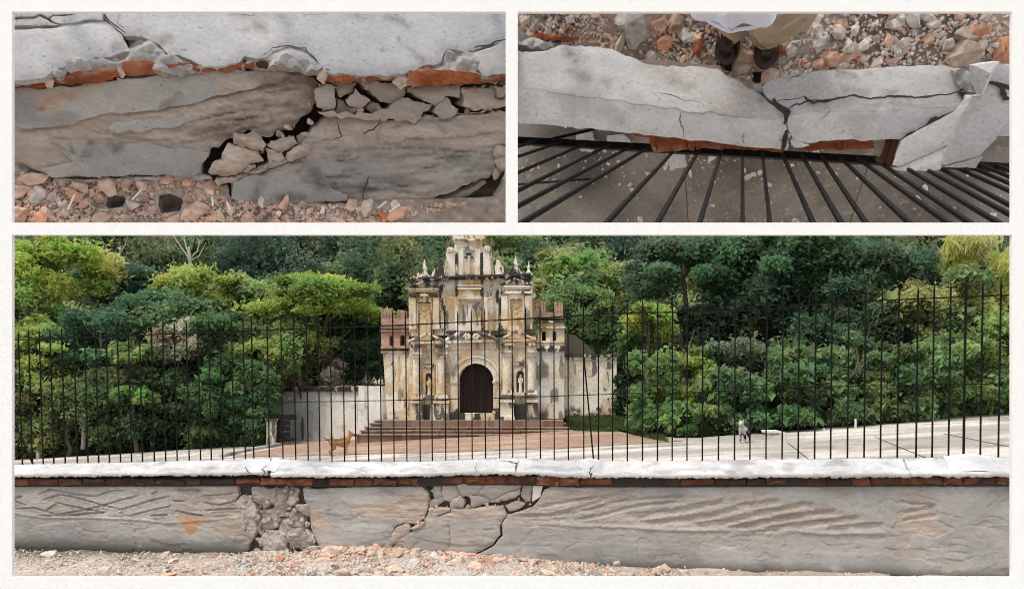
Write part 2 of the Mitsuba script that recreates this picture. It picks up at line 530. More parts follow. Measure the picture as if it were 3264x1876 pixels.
def tube(points, radii, sides=8, cap=True):
    p = np.asarray(points, float)
    r = np.broadcast_to(radii, (len(p),)).astype(float)
    t = np.gradient(p, axis=0)
    t /= np.linalg.norm(t, axis=1, keepdims=True) + 1e-12
    ref = np.array([0, 0, 1.0]) if abs(t[0][2]) < .9 else np.array([1.0, 0, 0])
    a = np.cross(t, ref); a /= np.linalg.norm(a, axis=1, keepdims=True) + 1e-12
    b = np.cross(t, a)
    ang = np.arange(sides) * 2 * np.pi / sides + np.pi / sides
    v = (p[:, None] + r[:, None, None] * (np.cos(ang)[None, :, None] * a[:, None] + np.sin(ang)[None, :, None] * b[:, None])).reshape(-1, 3)
    F = []
    for i in range(len(p) - 1):
        for j in range(sides):
            j2 = (j + 1) % sides
            F += [[i * sides + j, i * sides + j2, (i + 1) * sides + j2], [i * sides + j, (i + 1) * sides + j2, (i + 1) * sides + j]]
    if cap:
        v = np.vstack([v, p[0], p[-1]])
        for j in range(sides):
            j2 = (j + 1) % sides
            F += [[len(v) - 2, j2, j], [len(v) - 1, (len(p) - 1) * sides + j, (len(p) - 1) * sides + j2]]
    return trimesh.Trimesh(v, np.array(F), process=False)


def bodyhull(chains, res=.02, iters=8):
    """one continuous smooth surface from chains of (point, radius)"""
    M = manifold3d.Manifold()
    for ch in chains:
        for (p, r), (q, s) in zip(ch[:-1], ch[1:]):
            a = manifold3d.Manifold.sphere(r, 16).translate(list(map(float, p)))
            b = manifold3d.Manifold.sphere(s, 16).translate(list(map(float, q)))
            M = M + manifold3d.Manifold.batch_hull([a, b])
    M = M.refine_to_length(res)
    m = M.to_mesh()
    t = trimesh.Trimesh(m.vert_properties[:, :3], m.tri_verts)
    trimesh.smoothing.filter_taubin(t, iterations=iters)
    return t


def extrude_px(poly, conv, Y0, depth, holes=()):
    """a plan outline as a body whose front stands at Y0 and that goes 'depth' back"""
    f = [at(*conv(*q), Y0) for q in poly]
    P = Polygon([(q[0], q[2]) for q in f], [[(lambda w: (w[0], w[2]))(at(*conv(*q), Y0)) for q in h] for h in holes]).buffer(0)
    ms = []
    for g in getattr(P, 'geoms', [P]):
        m = trimesh.creation.extrude_polygon(g, depth, engine='earcut')
        v = m.vertices
        m2 = trimesh.Trimesh(np.c_[v[:, 0], Y0 + depth - v[:, 2], v[:, 1]], m.faces, process=False)
        ms.append(m2)
    m = trimesh.util.concatenate(ms)
    m.fix_normals()
    return split(m)


def boxpx(plane, x0, y0, x1, y1, h0, h1):
    """a straight block behind a plane whose outline stays inside a plan rectangle from front to back"""
    q = lambda xs, ys: np.array([plane.px(x, y, h) for h in (h0, h1) for x in xs for y in ys])
    m = box((q((x0,), (y0, y1))[:, 0].max(), q((x0, x1), (y1,))[:, 1].max(), h0), (q((x1,), (y0, y1))[:, 0].min(), q((x0, x1), (y0,))[:, 1].min(), h1))
    v = np.asarray(m.vertices)
    m.vertices = plane.w(v[:, :2], v[:, 2])
    return split(m)


def pxbox(x0, y0, x1, y1, conv, Y0, depth):
    return extrude_px([(x0, y0), (x1, y0), (x1, y1), (x0, y1)], conv, Y0, depth)

# ================================================================ THE GROUND
def plaza_z(x, y):
    return .172 + .0557 * np.clip(x, -26, 26) - .0249 * np.minimum(y, 60)


def terrain_z(x, y):
    x, y = np.asarray(x, float), np.asarray(y, float)
    hill = np.maximum(0, y - 33.5 - 2 * np.sin(x * .11)) * .42
    hill = np.minimum(hill, 48 + .05 * y)
    bump = (meshkit.fbm(np.stack([x * .07, y * .07, 0 * x], -1), 3) - .5) * 3 * np.clip((y - 33) / 12, 0, 1)
    return np.where(y < 10.5, -2.4, plaza_z(x, y) - .06 + hill + bump)


def road_z(x):
    return -.116 + .0164 * x


def sheet(xs, ys, fz):
    X, Y = np.meshgrid(xs, ys)
    v = np.c_[X.ravel(), Y.ravel(), fz(X, Y).ravel()]
    i, j = np.meshgrid(np.arange(len(ys) - 1), np.arange(len(xs) - 1), indexing='ij')
    a = (i * len(xs) + j).ravel()
    return v, np.vstack([np.c_[a, a + 1, a + len(xs) + 1], np.c_[a, a + len(xs) + 1, a + len(xs)]])


v, f = sheet(np.linspace(-260, 260, 131), np.r_[-200, -80, np.linspace(0, 10, 5), np.linspace(11, 150, 90), 200, 300, 400], terrain_z)
tag(add('ground', mikit.ply((v, f), 'mat_floor', smooth=True)), 'dark leafy soil under the trees, rising to the wooded hill', kind='structure')

W0, W1 = np.array([-5.13, 7.5, 0]), np.array([4.03, 5.9, 0])
WU = (W1 - W0) / np.linalg.norm(W1 - W0)
WALL = Plane(W0, WU, (0, 0, 1))
WN = WALL.n


def wall_y(x):
    return W0[1] + (x - W0[0]) * WU[1] / WU[0]


# the road side: rubble-strewn dirt up to the foot of the parapet
xs, ts = np.linspace(-13, 12, 380), np.r_[-60, -30, -10, -3, np.linspace(2.5, 0, 60) * -1 + 0]
ts = np.r_[-60., -25, -10, -4, np.linspace(-2.4, .12, 56)]
X, TT = np.meshgrid(xs, ts)
Y = wall_y(X) + TT
heap = .10 * np.exp(-((X + 1.55) / 1.0) ** 2) * np.exp(-((TT + .05) / .35) ** 2) + .05 * np.exp(-((X + .2) / .9) ** 2) * np.exp(-((TT + .1) / .3) ** 2)
Zr = road_z(X) + heap + np.where(TT > -2.6, (meshkit.fbm(np.stack([X * 4, Y * 4, 0 * X], -1), 4) - .5) * .07, 0)


def road_h(x, t):
    return road_z(x) + .10 * np.exp(-((x + 1.55) / 1.0) ** 2) * np.exp(-((t + .05) / .35) ** 2) + .05 * np.exp(-((x + .2) / .9) ** 2) * np.exp(-((t + .1) / .3) ** 2)


i, j = np.meshgrid(np.arange(len(ts) - 1), np.arange(len(xs) - 1), indexing='ij')
a = (i * len(xs) + j).ravel()
f = np.vstack([np.c_[a, a + 1, a + len(xs) + 1], np.c_[a, a + len(xs) + 1, a + len(xs)]])
pale = np.clip(1 - np.abs(TT + .55) / .5, 0, 1) * np.clip((2.2 - np.abs(X + .6)) / 1.2, 0, 1)
moss = np.clip((-2.2 - X) / 1.6, 0, 1) * np.clip((TT + .35) / .3, 0, 1) * .8
tag(add('road', mikit.ply((np.c_[X.ravel(), Y.ravel(), Zr.ravel()], f), 'mat_dirt', smooth=True, uv=np.clip(np.c_[.25 + .75 * pale.ravel(), moss.ravel()], 0, 1))),
    'dirt road edge covered in plaster rubble and gravel', kind='structure')
xs2 = np.linspace(-80, 80, 30)
v, f = sheet(xs2, np.array([-90., -40, -10, 2, 4.0]), lambda X, Y: road_z(X) * 0 - .32)
tag(add('road', mikit.ply((v, f), 'mat_dirt', smooth=True, uv=np.tile([[.3, 0]], (len(v), 1)))), 'dirt road on the near side of the parapet', kind='structure')

# the plaza: pale concrete, tilted up to the right
PX = np.linspace(-34, 27, 120)
SS = np.linspace(0, 1, 40)
back = np.interp(PX, [-34, -17, -6, 3.5, 4.5, 15, 27], [27.8, 27.6, 29.5, 29.5, 19.2, 22.6, 26])
Xp = np.tile(PX, (40, 1))
Yp = (wall_y(np.clip(PX, -8, 8)) + .15)[None] * (1 - SS[:, None]) + back[None] * SS[:, None]
i, j = np.meshgrid(np.arange(39), np.arange(119), indexing='ij')
a = (i * 120 + j).ravel()
f = np.vstack([np.c_[a, a + 1, a + 121], np.c_[a, a + 121, a + 120]])
Zp = plaza_z(Xp, Yp)
tag(add('plaza', mikit.ply((np.c_[Xp.ravel(), Yp.ravel(), Zp.ravel()], f), 'mat_concrete', smooth=True, uv=np.zeros((Xp.size, 2)))), 'pale concrete plaza sloping up towards the right', kind='structure')


def on_plaza(px, py, h=0.0):
    d = ray(px, py)
    # plane z = .172 + .0557 x - .0249 y + h
    t = (.172 + h - 1.6) / (d[2] - .0557 * d[0] + .0249 * d[1])
    return EYE + d * t


def plaza_patch(pts, h):
    P = Polygon([on_plaza(*q, h)[:2] for q in pts]).buffer(0)
    q = np.vstack([np.array(P.exterior.segmentize(.5).coords)[:-1]])
    t = Delaunay(q).simplices
    c = q[t].mean(1)
    t = t[shapely.contains_xy(P, c[:, 0], c[:, 1])]
    return np.c_[q, plaza_z(q[:, 0], q[:, 1]) + h], t


v, f = plaza_patch([(735, 1456), (1176, 1446), (1477, 1439), (1843, 1424), (2178, 1404), (2110, 1390), (2010, 1374), (1840, 1372), (1560, 1366), (1200, 1380), (938, 1403), (880, 1426)], .012)
tag(add('terrace', mikit.ply((v, f), 'mat_terrace', smooth=True, uv=np.zeros((len(v), 2)))), 'worn red brick paving in front of the ruined church', kind='structure')
# open joints of the concrete slabs
for k, pts in enumerate([[(2510, 1410), (2580, 1465)], [(2790, 1392), (2880, 1430), (2960, 1462)], [(3010, 1382), (3226, 1425)]]):
    q = [on_plaza(*p_, .004) for p_ in pts]
    tag(add('paving_joint', mikit.ply(tube(q, .009, 4), 'mat_gap_shade')), 'dark open joint between concrete slabs of the plaza', kind='structure')

# ================================================================ THE PARAPET (near wall, broken by the earthquake)
wall = thing('parapet_wall', 'low cracked plaster parapet with brick course and white coping along the road', 'wall')
GRV_L = [[(90, 680), (190, 722)], [(90, 672), (160, 655)], [(265, 650), (370, 602), (560, 640), (700, 655), (820, 615), (950, 610)], [(300, 690), (440, 640), (560, 660), (740, 715), (880, 750)],
         [(400, 700), (560, 735), (700, 760), (770, 785)], [(90, 752), (250, 740), (420, 792), (600, 760), (760, 722), (900, 680), (1060, 640)], [(860, 762), (1000, 722), (1130, 682), (1262, 650)],
         [(940, 805), (1100, 762), (1275, 725)], [(330, 765), (430, 700)], [(280, 800), (500, 795), (790, 772)], [(1115, 640), (1170, 615)], [(1110, 800), (1240, 790)], [(1280, 690), (1370, 690)], [(1310, 600), (1490, 615)],
         [(-250, 700), (-100, 640), (20, 660), (90, 690)], [(-280, 780), (-60, 740), (90, 760)], [(1500, 650), (1690, 640), (1740, 625)], [(1500, 700), (1620, 720), (1790, 680)], [(1510, 760), (1700, 745), (1840, 755)], [(1300, 760), (1420, 790), (1510, 800)]]
gl = [([WALL.px(*Z6(*q)) for q in g], .0095, .022, .006) for g in GRV_L]
rl = [([WALL.px(*Z6(*q)) for q in [(-300, 780), (90, 772), (300, 808), (460, 816), (650, 810), (960, 822), (1100, 832), (1230, 850), (1500, 830), (1860, 800)]], .012, -.009, 0)]


def base_line(p, soft=.12):
    """height above the road at the wall foot"""
    x = W0[0] + p[:, 0] * WU[0]
    return p[:, 1] - road_z(x)


def h_left(p):
    h = relief(gl, p) + relief(rl, p) + strata(p, .006, 4, 9) + strata(p, .004, 26, 50, 3)
    h += flakes(p, .006, 4.2, .60, 3)[0]
    brk = sst_np(.55, .95, (p[:, 0] - WALL.px(*Z6(1250, 700))[0]) / (WALL.px(*Z6(1860, 700))[0] - WALL.px(*Z6(1250, 700))[0]))
    h += brk * (strata(p, .022, 5, 11, 9) - .008)
    return h


def sst_np(a, b, x):
    t = np.clip((x - a) / (b - a), 0, 1)
    return t * t * (3 - 2 * t)


def poly_mask(p, poly, conv, plane, soft=.01, off=0.0):
    g = Polygon([plane.px(*conv(*q), off) for q in poly]).buffer(0)
    q = np.c_[p, 0 * p[:, 0]]
    pj = p + (np.c_[meshkit.fbm(q * 22, 4, 1), meshkit.fbm(q * 22 + 9, 4, 2)] - .5) * .05
    P = shapely.points(pj)
    s = np.where(shapely.contains_xy(g, pj[:, 0], pj[:, 1]), 1, -1) * shapely.distance(g.boundary, P)
    return np.clip(.5 + s / (2 * soft), 0, 1)


def m_left(p, h):
    t = np.clip(-h * 38 - .12, 0, .5)
    t = np.maximum(t, poly_mask(p, [(1260, 580), (1900, 570), (1900, 1050), (1500, 900), (1280, 860)], Z6, WALL, .03) * .62)
    t = np.maximum(t, poly_mask(p, [(1340, 790), (1500, 800), (1490, 880), (1410, 940), (1380, 900)], Z6, WALL) * .98)
    t = np.maximum(t, poly_mask(p, [(1270, 860), (1370, 850), (1375, 930), (1270, 935)], Z6, WALL) * .8)
    t = np.maximum(t, .42 * flakes(p, 1, 4.2, .60, 3)[1])
    b = base_line(p)
    moss = np.clip(1.15 - b / .17, 0, 1)
    return np.c_[t, moss]


slab('plaster_face', [(-1500, 580), (300, 579), (900, 578), (1490, 575), (1750, 575), (1762, 640), (1735, 690), (1850, 705), (1880, 800), (1895, 900), (1870, 965), (1835, 1010), (1830, 1140), (1200, 1160), (700, 1160), (-1500, 1130)],
     WALL, Z6, 'mat_plaster', wall, 'weathered grey plaster with crossing gouges, mossy at the foot', res=.008, hfun=h_left, masks=m_left, thick=.07, bevel=.008, bw=.012,
     cracks=[([Z6(*q) and WALL.px(*Z6(*q)) for q in []] or [(0, -9), (0, -9.1)], .001)])

k = slab('clay_scar', [(1335, 795), (1400, 800), (1490, 812), (1500, 850), (1470, 890), (1430, 935), (1395, 940), (1375, 890), (1350, 840)], WALL, Z6, 'mat_clay', wall, 'orange clay-coloured scar in the grey plaster', off=.0, thick=.02, res=.008, rough=.022, freq=50, bevel=.003, hfun=lambda p: h_left(p) + .003 + strata(p, .007, 14, 20))
scene['mat_clay'] = tw(pr((.44, .275, .17)))
# broken pier of stacked lumps
LUMPS = [[(1865, 590), (2030, 600), (2042, 690), (2000, 700), (1940, 745), (1880, 690)], [(2046, 600), (2112, 600), (2122, 700), (2112, 800), (2062, 800), (2036, 720)], [(2138, 590), (2200, 610), (2196, 700), (2140, 716)],
         [(1770, 650), (1850, 640), (1845, 700), (1882, 740), (1900, 790), (1790, 780), (1745, 725)], [(1940, 765), (2050, 742), (2062, 860), (2022, 900), (1945, 905), (1925, 830)], [(2146, 770), (2238, 762), (2270, 830), (2252, 900), (2160, 885)],
         [(2200, 730), (2250, 720), (2292, 770), (2286, 802), (2260, 790), (2210, 762)], [(1950, 930), (2080, 902), (2122, 960), (2110, 1040), (1950, 1060), (1895, 985)], [(2138, 915), (2232, 902), (2310, 985), (2300, 1060), (2136, 1060)],
         [(2268, 915), (2312, 950), (2342, 992), (2300, 975)], [(2070, 810), (2130, 815), (2128, 900), (2070, 890)], [(1905, 800), (1925, 800), (1935, 910), (1910, 905)]]
for k, L in enumerate(LUMPS):
    rr = np.random.default_rng(70 + k)
    slab('broken_lump', L, WALL, Z6, 'mat_plaster', wall, off=[-.015, -.045, -.02, .0, -.05, -.04, .022, .01, .02, .035, -.055, -.05][k], thick=.10, res=.010, rough=.034, freq=24, gap=-.008, bevel=.014, bw=.02,
         tilt=rr.uniform(-.35, .35, 2), hfun=lambda p: strata(p, .026, 12, 17, 4) + strata(p, .010, 40, 40, 6), masks=lambda p, h, t=rr.uniform(.3, .6): np.c_[np.full(len(p), t), 0 * h])

rz = np.random.default_rng(88)
for _ in range(70):
    x_, y_ = rz.uniform(1770, 2330), rz.uniform(600, 1060)
    if 1950 < x_ < 2100 and rz.random() < .6:
        x_ = rz.choice([1910, 2130, 2270]) + rz.normal(0, 18)
    stone_at('rubble_stone', WALL, WALL.px(*Z6(x_, y_)), rz.uniform(.012, .045), rz, rz.choice([.1, .2, .3]), rz.uniform(.45, .75), wall, rz.uniform(-.06, -.005), flat=rz.uniform(.5, 1))

MID = [(-292, 595), (-200, 600), (0, 590), (150, 585), (580, 568), (640, 640), (628, 760), (602, 820), (545, 862), (470, 850), (402, 868), (385, 890), (332, 1020), (255, 1072), (190, 1082), (60, 1140), (-60, 1140), (-160, 1040), (-205, 960), (-232, 890), (-240, 820), (-250, 745), (-282, 680)]


def m_mid(p, h):
    t = np.full(len(p), .06)
    t = np.maximum(t, poly_mask(p, [(60, 760), (150, 720), (400, 690), (560, 640), (680, 620), (660, 800), (500, 900), (380, 830), (200, 790), (60, 800)], Z7, WALL) * .85)
    t = np.maximum(t, poly_mask(p, [(-250, 740), (-140, 760), (-70, 860), (-90, 930), (-220, 900)], Z7, WALL) * .9)
    t = np.maximum(t, poly_mask(p, [(-10, 745), (200, 700), (420, 640), (640, 585), (640, 640), (400, 690), (150, 735)], Z7, WALL) * .5)
    return np.c_[t, .2 * np.clip(.5 - base_line(p) / .2, 0, 1)]


slab('plaster_slab', MID, WALL, Z7, 'mat_plaster', wall, 'leaning grey and tan plaster slab between the two breaks', off=.004, res=.011, thick=.10, bevel=.01, bw=.014, masks=m_mid, hfun=lambda p: strata(p, .012, 3, 10, 2) + strata(p, .005, 14, 60, 3) + flakes(p, .006, 4, .57, 15)[0])

FRAG = [[(672, 575), (738, 570), (735, 660), (680, 685)], [(746, 570), (842, 565), (872, 650), (832, 690), (762, 690), (742, 650)], [(852, 565), (1322, 560), (1312, 640), (1282, 672), (1150, 692), (1050, 716), (960, 738), (940, 660), (882, 650)],
        [(1332, 570), (1402, 560), (1396, 690), (1360, 702), (1330, 650)], [(790, 702), (872, 652), (906, 690), (892, 736), (802, 742)], [(640, 692), (740, 657), (762, 682), (702, 722), (645, 742)], [(1203, 720), (1300, 690), (1352, 712), (1312, 752), (1240, 762)],
        [(300, 1060), (335, 985), (400, 882), (482, 853), (502, 890), (492, 930), (422, 972), (372, 1010), (360, 1080)], [(502, 895), (575, 850), (606, 842), (604, 862), (530, 908)], [(1210, 800), (1290, 780), (1300, 860), (1240, 880), (1185, 900), (1180, 860)]]
FT = [.35, .4, .42, .35, .5, .5, .45, .85, .8, .4]
for k, L in enumerate(FRAG):
    rr = np.random.default_rng(170 + k)
    cr = [([(960, 640), (1060, 650), (1110, 700)], .003), ([(1060, 560), (1010, 640)], .002), ([(1100, 690), (1200, 640), (1320, 600)], .003)] if k == 2 else []
    slab('plaster_fragment', L, WALL, Z7, 'mat_plaster', wall, off=[-.01, .0, .0, -.03, .01, -.02, -.01, .0, .01, -.02][k], thick=.10, res=.011, rough=.014, freq=26, gap=-.002, bevel=.014, bw=.014, tilt=rr.uniform(-.12, .12, 2), cracks=cr,
         hfun=lambda p: strata(p, .008, 8, 14, 4), masks=lambda p, h, t=FT[k]: np.c_[np.full(len(p), t), 0 * h])

for _ in range(46):
    x_, y_ = rz.uniform(640, 1400), rz.uniform(570, 770)
    if rz.random() < .45:
        t_ = rz.random(); x_, y_ = 300 + 330 * t_ + rz.normal(0, 15), 1040 - 260 * t_ + rz.normal(0, 18)
    stone_at('rubble_stone', WALL, WALL.px(*Z7(x_, y_)), rz.uniform(.010, .035), rz, rz.choice([.2, .35, .6]), rz.uniform(.6, .95), wall, rz.uniform(-.06, -.01), flat=rz.uniform(.5, 1))

LOW = [(392, 1140), (372, 1002), (442, 962), (522, 912), (600, 862), (642, 762), (702, 738), (802, 742), (962, 746), (1102, 727), (1190, 722), (1216, 790), (1182, 850), (1166, 880), (1170, 940), (1112, 1012), (1032, 1062), (942, 1092), (880, 1150)]


def m_low(p, h):
    t = poly_mask(p, [(300, 1000), (600, 860), (640, 700), (1300, 700), (1250, 850), (1000, 830), (700, 830), (600, 900), (420, 990)], Z7, WALL, .03) * .7
    return np.c_[np.maximum(t, .22), 0 * h]


slab('plaster_slab', LOW, WALL, Z7, 'mat_plaster', wall, 'tan plaster slab slipped down against the rubble', off=-.004, res=.011, thick=.09, bevel=.012, bw=.016, masks=m_low, hfun=lambda p: strata(p, .012, 5, 13, 6) + strata(p, .006, 12, 60, 8) + flakes(p, .006, 5, .56, 19)[0],
     cracks=[([(800, 740), (805, 770), (700, 800)], .004), ([(790, 880), (800, 960), (790, 1040)], .0015)])

R8 = lambda x, y: Z8(x, y)
GRV_R = [[(-420, 800), (-200, 790), (0, 755), (180, 718), (330, 692)], [(-300, 862), (0, 832), (200, 802), (480, 724), (740, 692)], [(40, 882), (300, 852), (600, 782), (900, 718), (990, 716)], [(330, 900), (600, 852), (860, 802), (1150, 772)],
         [(600, 905), (900, 872), (1100, 842), (1330, 822)], [(1080, 898), (1300, 882), (1500, 872)], [(-420, 700), (-250, 670), (40, 660)], [(-1100, 740), (-820, 690), (-520, 650), (-320, 600)], [(-1220, 795), (-990, 800), (-770, 742), (-520, 662)],
         [(-990, 802), (-720, 762), (-460, 692), (-320, 660)], [(-820, 835), (-620, 802), (-320, 722), (14, 690)], [(1600, 690), (1700, 715), (1890, 725)], [(1650, 770), (1760, 750), (1890, 740)], [(1640, 830), (1760, 812), (1900, 800)]]
GRW = [.027] * 6 + [.016] * 8
FINE = [[(1900, 770), (2000, 800), (2100, 822)], [(2200, 808), (2330, 802), (2400, 840), (2470, 870)], [(2060, 885), (2120, 865), (2280, 880)], [(1600, 690), (1640, 690), (1720, 715)], [(1640, 640), (1690, 655)], [(340, 1032), (430, 1010)], [(1240, 1050), (1260, 985)],
        [(1960, 970), (1905, 1020), (1900, 1080), (1950, 1120), (2040, 1140), (2120, 1120), (2160, 1060), (2140, 990), (2060, 960), (1960, 970)], [(1960, 1020), (2060, 1010), (2150, 1040)], [(1930, 1080), (2020, 1060), (2130, 1080)], [(2000, 980), (1980, 1080), (2060, 1130)],
        [(-1200, 880), (-1000, 870), (-800, 900), (-620, 890)], [(2220, 1210), (2280, 1180), (2350, 1145)]]
gr = [([WALL.px(*Z8(*q)) for q in g], w, .017 if w > .02 else .012, .003) for g, w in zip(GRV_R, GRW)]
rs_ = np.random.default_rng(303)
for _ in range(70):
    x_, y_ = rs_.uniform(-1100, 2450), rs_.uniform(600, 1150)
    a_, l_ = rs_.normal(-.15, .5), rs_.uniform(30, 150)
    FINE.append([(x_, y_), (x_ + l_ * .5 * math.cos(a_) + rs_.normal(0, 8), y_ + l_ * .5 * math.sin(a_) + rs_.normal(0, 8)), (x_ + l_ * math.cos(a_), y_ + l_ * math.sin(a_))])
gr += [([WALL.px(*Z8(*q)) for q in g], .0045, .0045, .001) for g in FINE]
rr_ = [([WALL.px(*Z8(*q)) for q in [(-1200, 860), (-1000, 852), (-800, 870), (-400, 880), (-120, 900), (300, 905), (700, 892), (1000, 925), (1300, 925), (1560, 930)]], .014, -.010, 0)]
GZONE = [(-1150, 700), (-400, 620), (380, 660), (760, 690), (1000, 710), (1180, 760), (1560, 880), (1000, 925), (300, 905), (-1100, 870)]
PATCH = [[(1600, 780), (1720, 750), (1840, 730), (1900, 760), (1900, 830), (2030, 880), (1950, 940), (1820, 955), (1720, 940), (1680, 1040), (1640, 1050), (1610, 940), (1560, 890)]]
LOWSP = [(-1100, 880), (-400, 900), (300, 925), (900, 940), (1600, 950), (1640, 1050), (1400, 1080), (900, 1070), (600, 1010), (450, 1030), (100, 1040), (-500, 1000), (-1200, 1000)]


def h_right(p):
    z = poly_mask(p, GZONE, Z8, WALL, .02)
    pt = poly_mask(p, PATCH[0], Z8, WALL, .004)
    sp = poly_mask(p, LOWSP, Z8, WALL, .004)
    h = relief(gr, p) + relief(rr_, p) + strata(p, .004, 4, 9) + strata(p, .0018, 26, 50, 3)
    h += z * (strata(p, .008, 8, 22, 12) + strata(p, .005, 40, 60, 14)) - .008 * z - .008 * pt - .004 * sp
    h += sp * strata(p, .0035, 22, 60, 5)
    h += flakes(p, .005, 3.6, .60, 8)[0]
    left = sst_np(1.1, 0, (p[:, 0] - WALL.px(*Z7(960, 700))[0]) / (WALL.px(*Z7(2100, 700))[0] - WALL.px(*Z7(960, 700))[0]))
    return h + left * strata(p, .012, 5, 13, 21)


def m_right(p, h):
    z = poly_mask(p, GZONE, Z8, WALL, .03)
    t = np.clip(-h * 40 - .25, 0, .62) * np.clip(z * 2, 0, 1)
    t = np.maximum(t, poly_mask(p, PATCH[0], Z8, WALL) * .7)
    t = np.maximum(t, poly_mask(p, LOWSP, Z8, WALL) * .22)
    t = np.maximum(t, poly_mask(p, [(-1600, 560), (-350, 570), (-300, 640), (-700, 740), (-1000, 860), (-1400, 900)], Z8, WALL, .03) * .5)
    t = np.maximum(t, z * .28)
    t = np.maximum(t, .34 * flakes(p, 1, 3.6, .60, 8)[1])
    b = base_line(p)
    moss = np.clip(.8 - b / .12, 0, 1) * np.clip((p[:, 0] - 5.2) / 1.0, .3, 1)
    return np.c_[t, moss]


slab('plaster_face', [(950, 1160), (962, 1100), (1042, 1072), (1122, 1022), (1190, 940), (1184, 860), (1222, 796), (1302, 772), (1402, 742), (1452, 690), (1502, 600), (1562, 582), (1752, 588), (2200, 582), (3000, 578), (4000, 580), (6300, 582), (6300, 1400), (2500, 1330), (1500, 1260), (1000, 1230)],
     WALL, Z7, 'mat_plaster', wall, 'long grey plaster face raked by slanting claw grooves', res=.008, hfun=h_right, masks=m_right, thick=.07, bevel=.008, bw=.012,
     cracks=[([WALL.px(*Z7(*q)) for q in [(1300, 790), (1310, 860), (1280, 880)]], .003)][:0])

# white block in the break of the plaster face
wb = [WALL.px(*Z7(*q), -.02) for q in [(1415, 565), (1488, 565), (1470, 655), (1410, 695)]]
mesh = slab_meshes(wb, WALL, thick=.1, res=.03, rough=.003, off=-.02)[0]
add('white_block', mikit.ply(mesh[:2], 'mat_white', smooth=False, uv=mesh[2]), wall)

# the masonry core behind everything, coloured dark so the cracks look deep
c0, c1 = -3.6, 12.6
core = box((c0, -.30, -.6), (c1, -.085, .80))
vv = np.asarray(core.vertices)
zt = .60 + (vv[:, 0] - 0) * .024
vv[:, 2] = np.where(vv[:, 2] > .2, zt, vv[:, 2])
core.vertices = WALL.w(vv[:, :1] * [1, 0])[:, :3] + vv[:, 1:2] * WN + np.c_[0 * vv[:, 0], 0 * vv[:, 0], vv[:, 2]]
put('masonry_core', core, 'mat_plaster', wall, u=.9, v=.9)

# brick course under the coping
LIPX = np.array([-200, 38, 400, 700, 832, 860, 1000, 1090, 1350, 1455, 1560, 1690, 1780, 1900, 2174, 2700, 3226, 3460])
RIDGE = np.array([1482, 1482, 1478, 1473, 1468, 1464, 1472, 1474, 1472, 1467, 1461, 1460, 1466, 1469, 1468, 1461, 1457, 1456])
LIP = np.array([1525, 1524, 1524, 1524, 1522, 1524, 1525, 1524, 1521, 1517, 1515, 1515, 1520, 1523, 1523, 1521, 1519, 1519])
BRB = np.array([1548, 1548, 1547, 1546, 1545, 1545, 1548, 1549, 1547, 1544, 1542, 1544, 1548, 1549, 1549, 1547, 1545, 1545])
rb = np.random.default_rng(5)
x = -640.0
k = 0
while x < 3800:
    w = rb.uniform(48, 112)
    ink = rb.random()
    off = .043 + rb.uniform(-.030, .014)
    t0, t1 = WALL.px(x + 1, np.interp(x, LIPX, LIP) + 1, off), WALL.px(x + w - 1.2, np.interp(x + w, LIPX, BRB) - 1 + rb.uniform(-2, 1), off)
    s0, s1 = t0[0], t1[0]
    zc, hz = (t0[1] + t1[1]) / 2, abs(t0[1] - t1[1])
    m = rough_box(s1 - s0, .16, hz * rb.uniform(.86, 1.12), .014, k)
    m.apply_transform(trimesh.transformations.rotation_matrix(rb.normal(0, .022), [0, 1, 0]))
    q = m.vertices
    m.vertices = WALL.o + (q[:, :1] + (s0 + s1) / 2) * WU + (q[:, 1:2] + off - .08) * WN + np.c_[0 * q[:, 0], 0 * q[:, 0], q[:, 2] + zc]
    dark = np.clip(rb.normal(.92 if (x < 650 or 2100 < x < 2700) else .55, .22), 0, 1)
    if rb.random() > .06:
        add('brick', mikit.ply(m, 'mat_brick', smooth=35) if False else mikit.ply(split(m), 'mat_brick', uv=np.tile([[rb.uniform(.3, 1.0), dark]], (len(m.faces) * 3, 1))), wall)
    x += w
    k += 1
mbed = box((c0, -.1, 0), (c1, -.02, .05))
# dark strip standing in for the shadow in the gaps between the bricks
xsP = np.linspace(-645, 3800, 120)
gap_strip = []
for xx in xsP:
    a_, b_ = WALL.px(xx, np.interp(xx, LIPX, LIP) + 0, .0), WALL.px(xx, np.interp(xx, LIPX, BRB) + 2, .0)
    gap_strip += [WALL.w(a_, .012)[0], WALL.w(b_, .012)[0]]
gap_strip = np.array(gap_strip)
fb_ = np.array([[2 * i, 2 * i + 1, 2 * i + 3] for i in range(119)] + [[2 * i, 2 * i + 3, 2 * i + 2] for i in range(119)])
top = gap_strip - WN * .25
fb2 = np.vstack([fb_, fb_ + len(gap_strip)])
add('mortar_bed', mikit.ply((np.vstack([gap_strip, top]), fb2), 'mat_gap_shade'), wall)


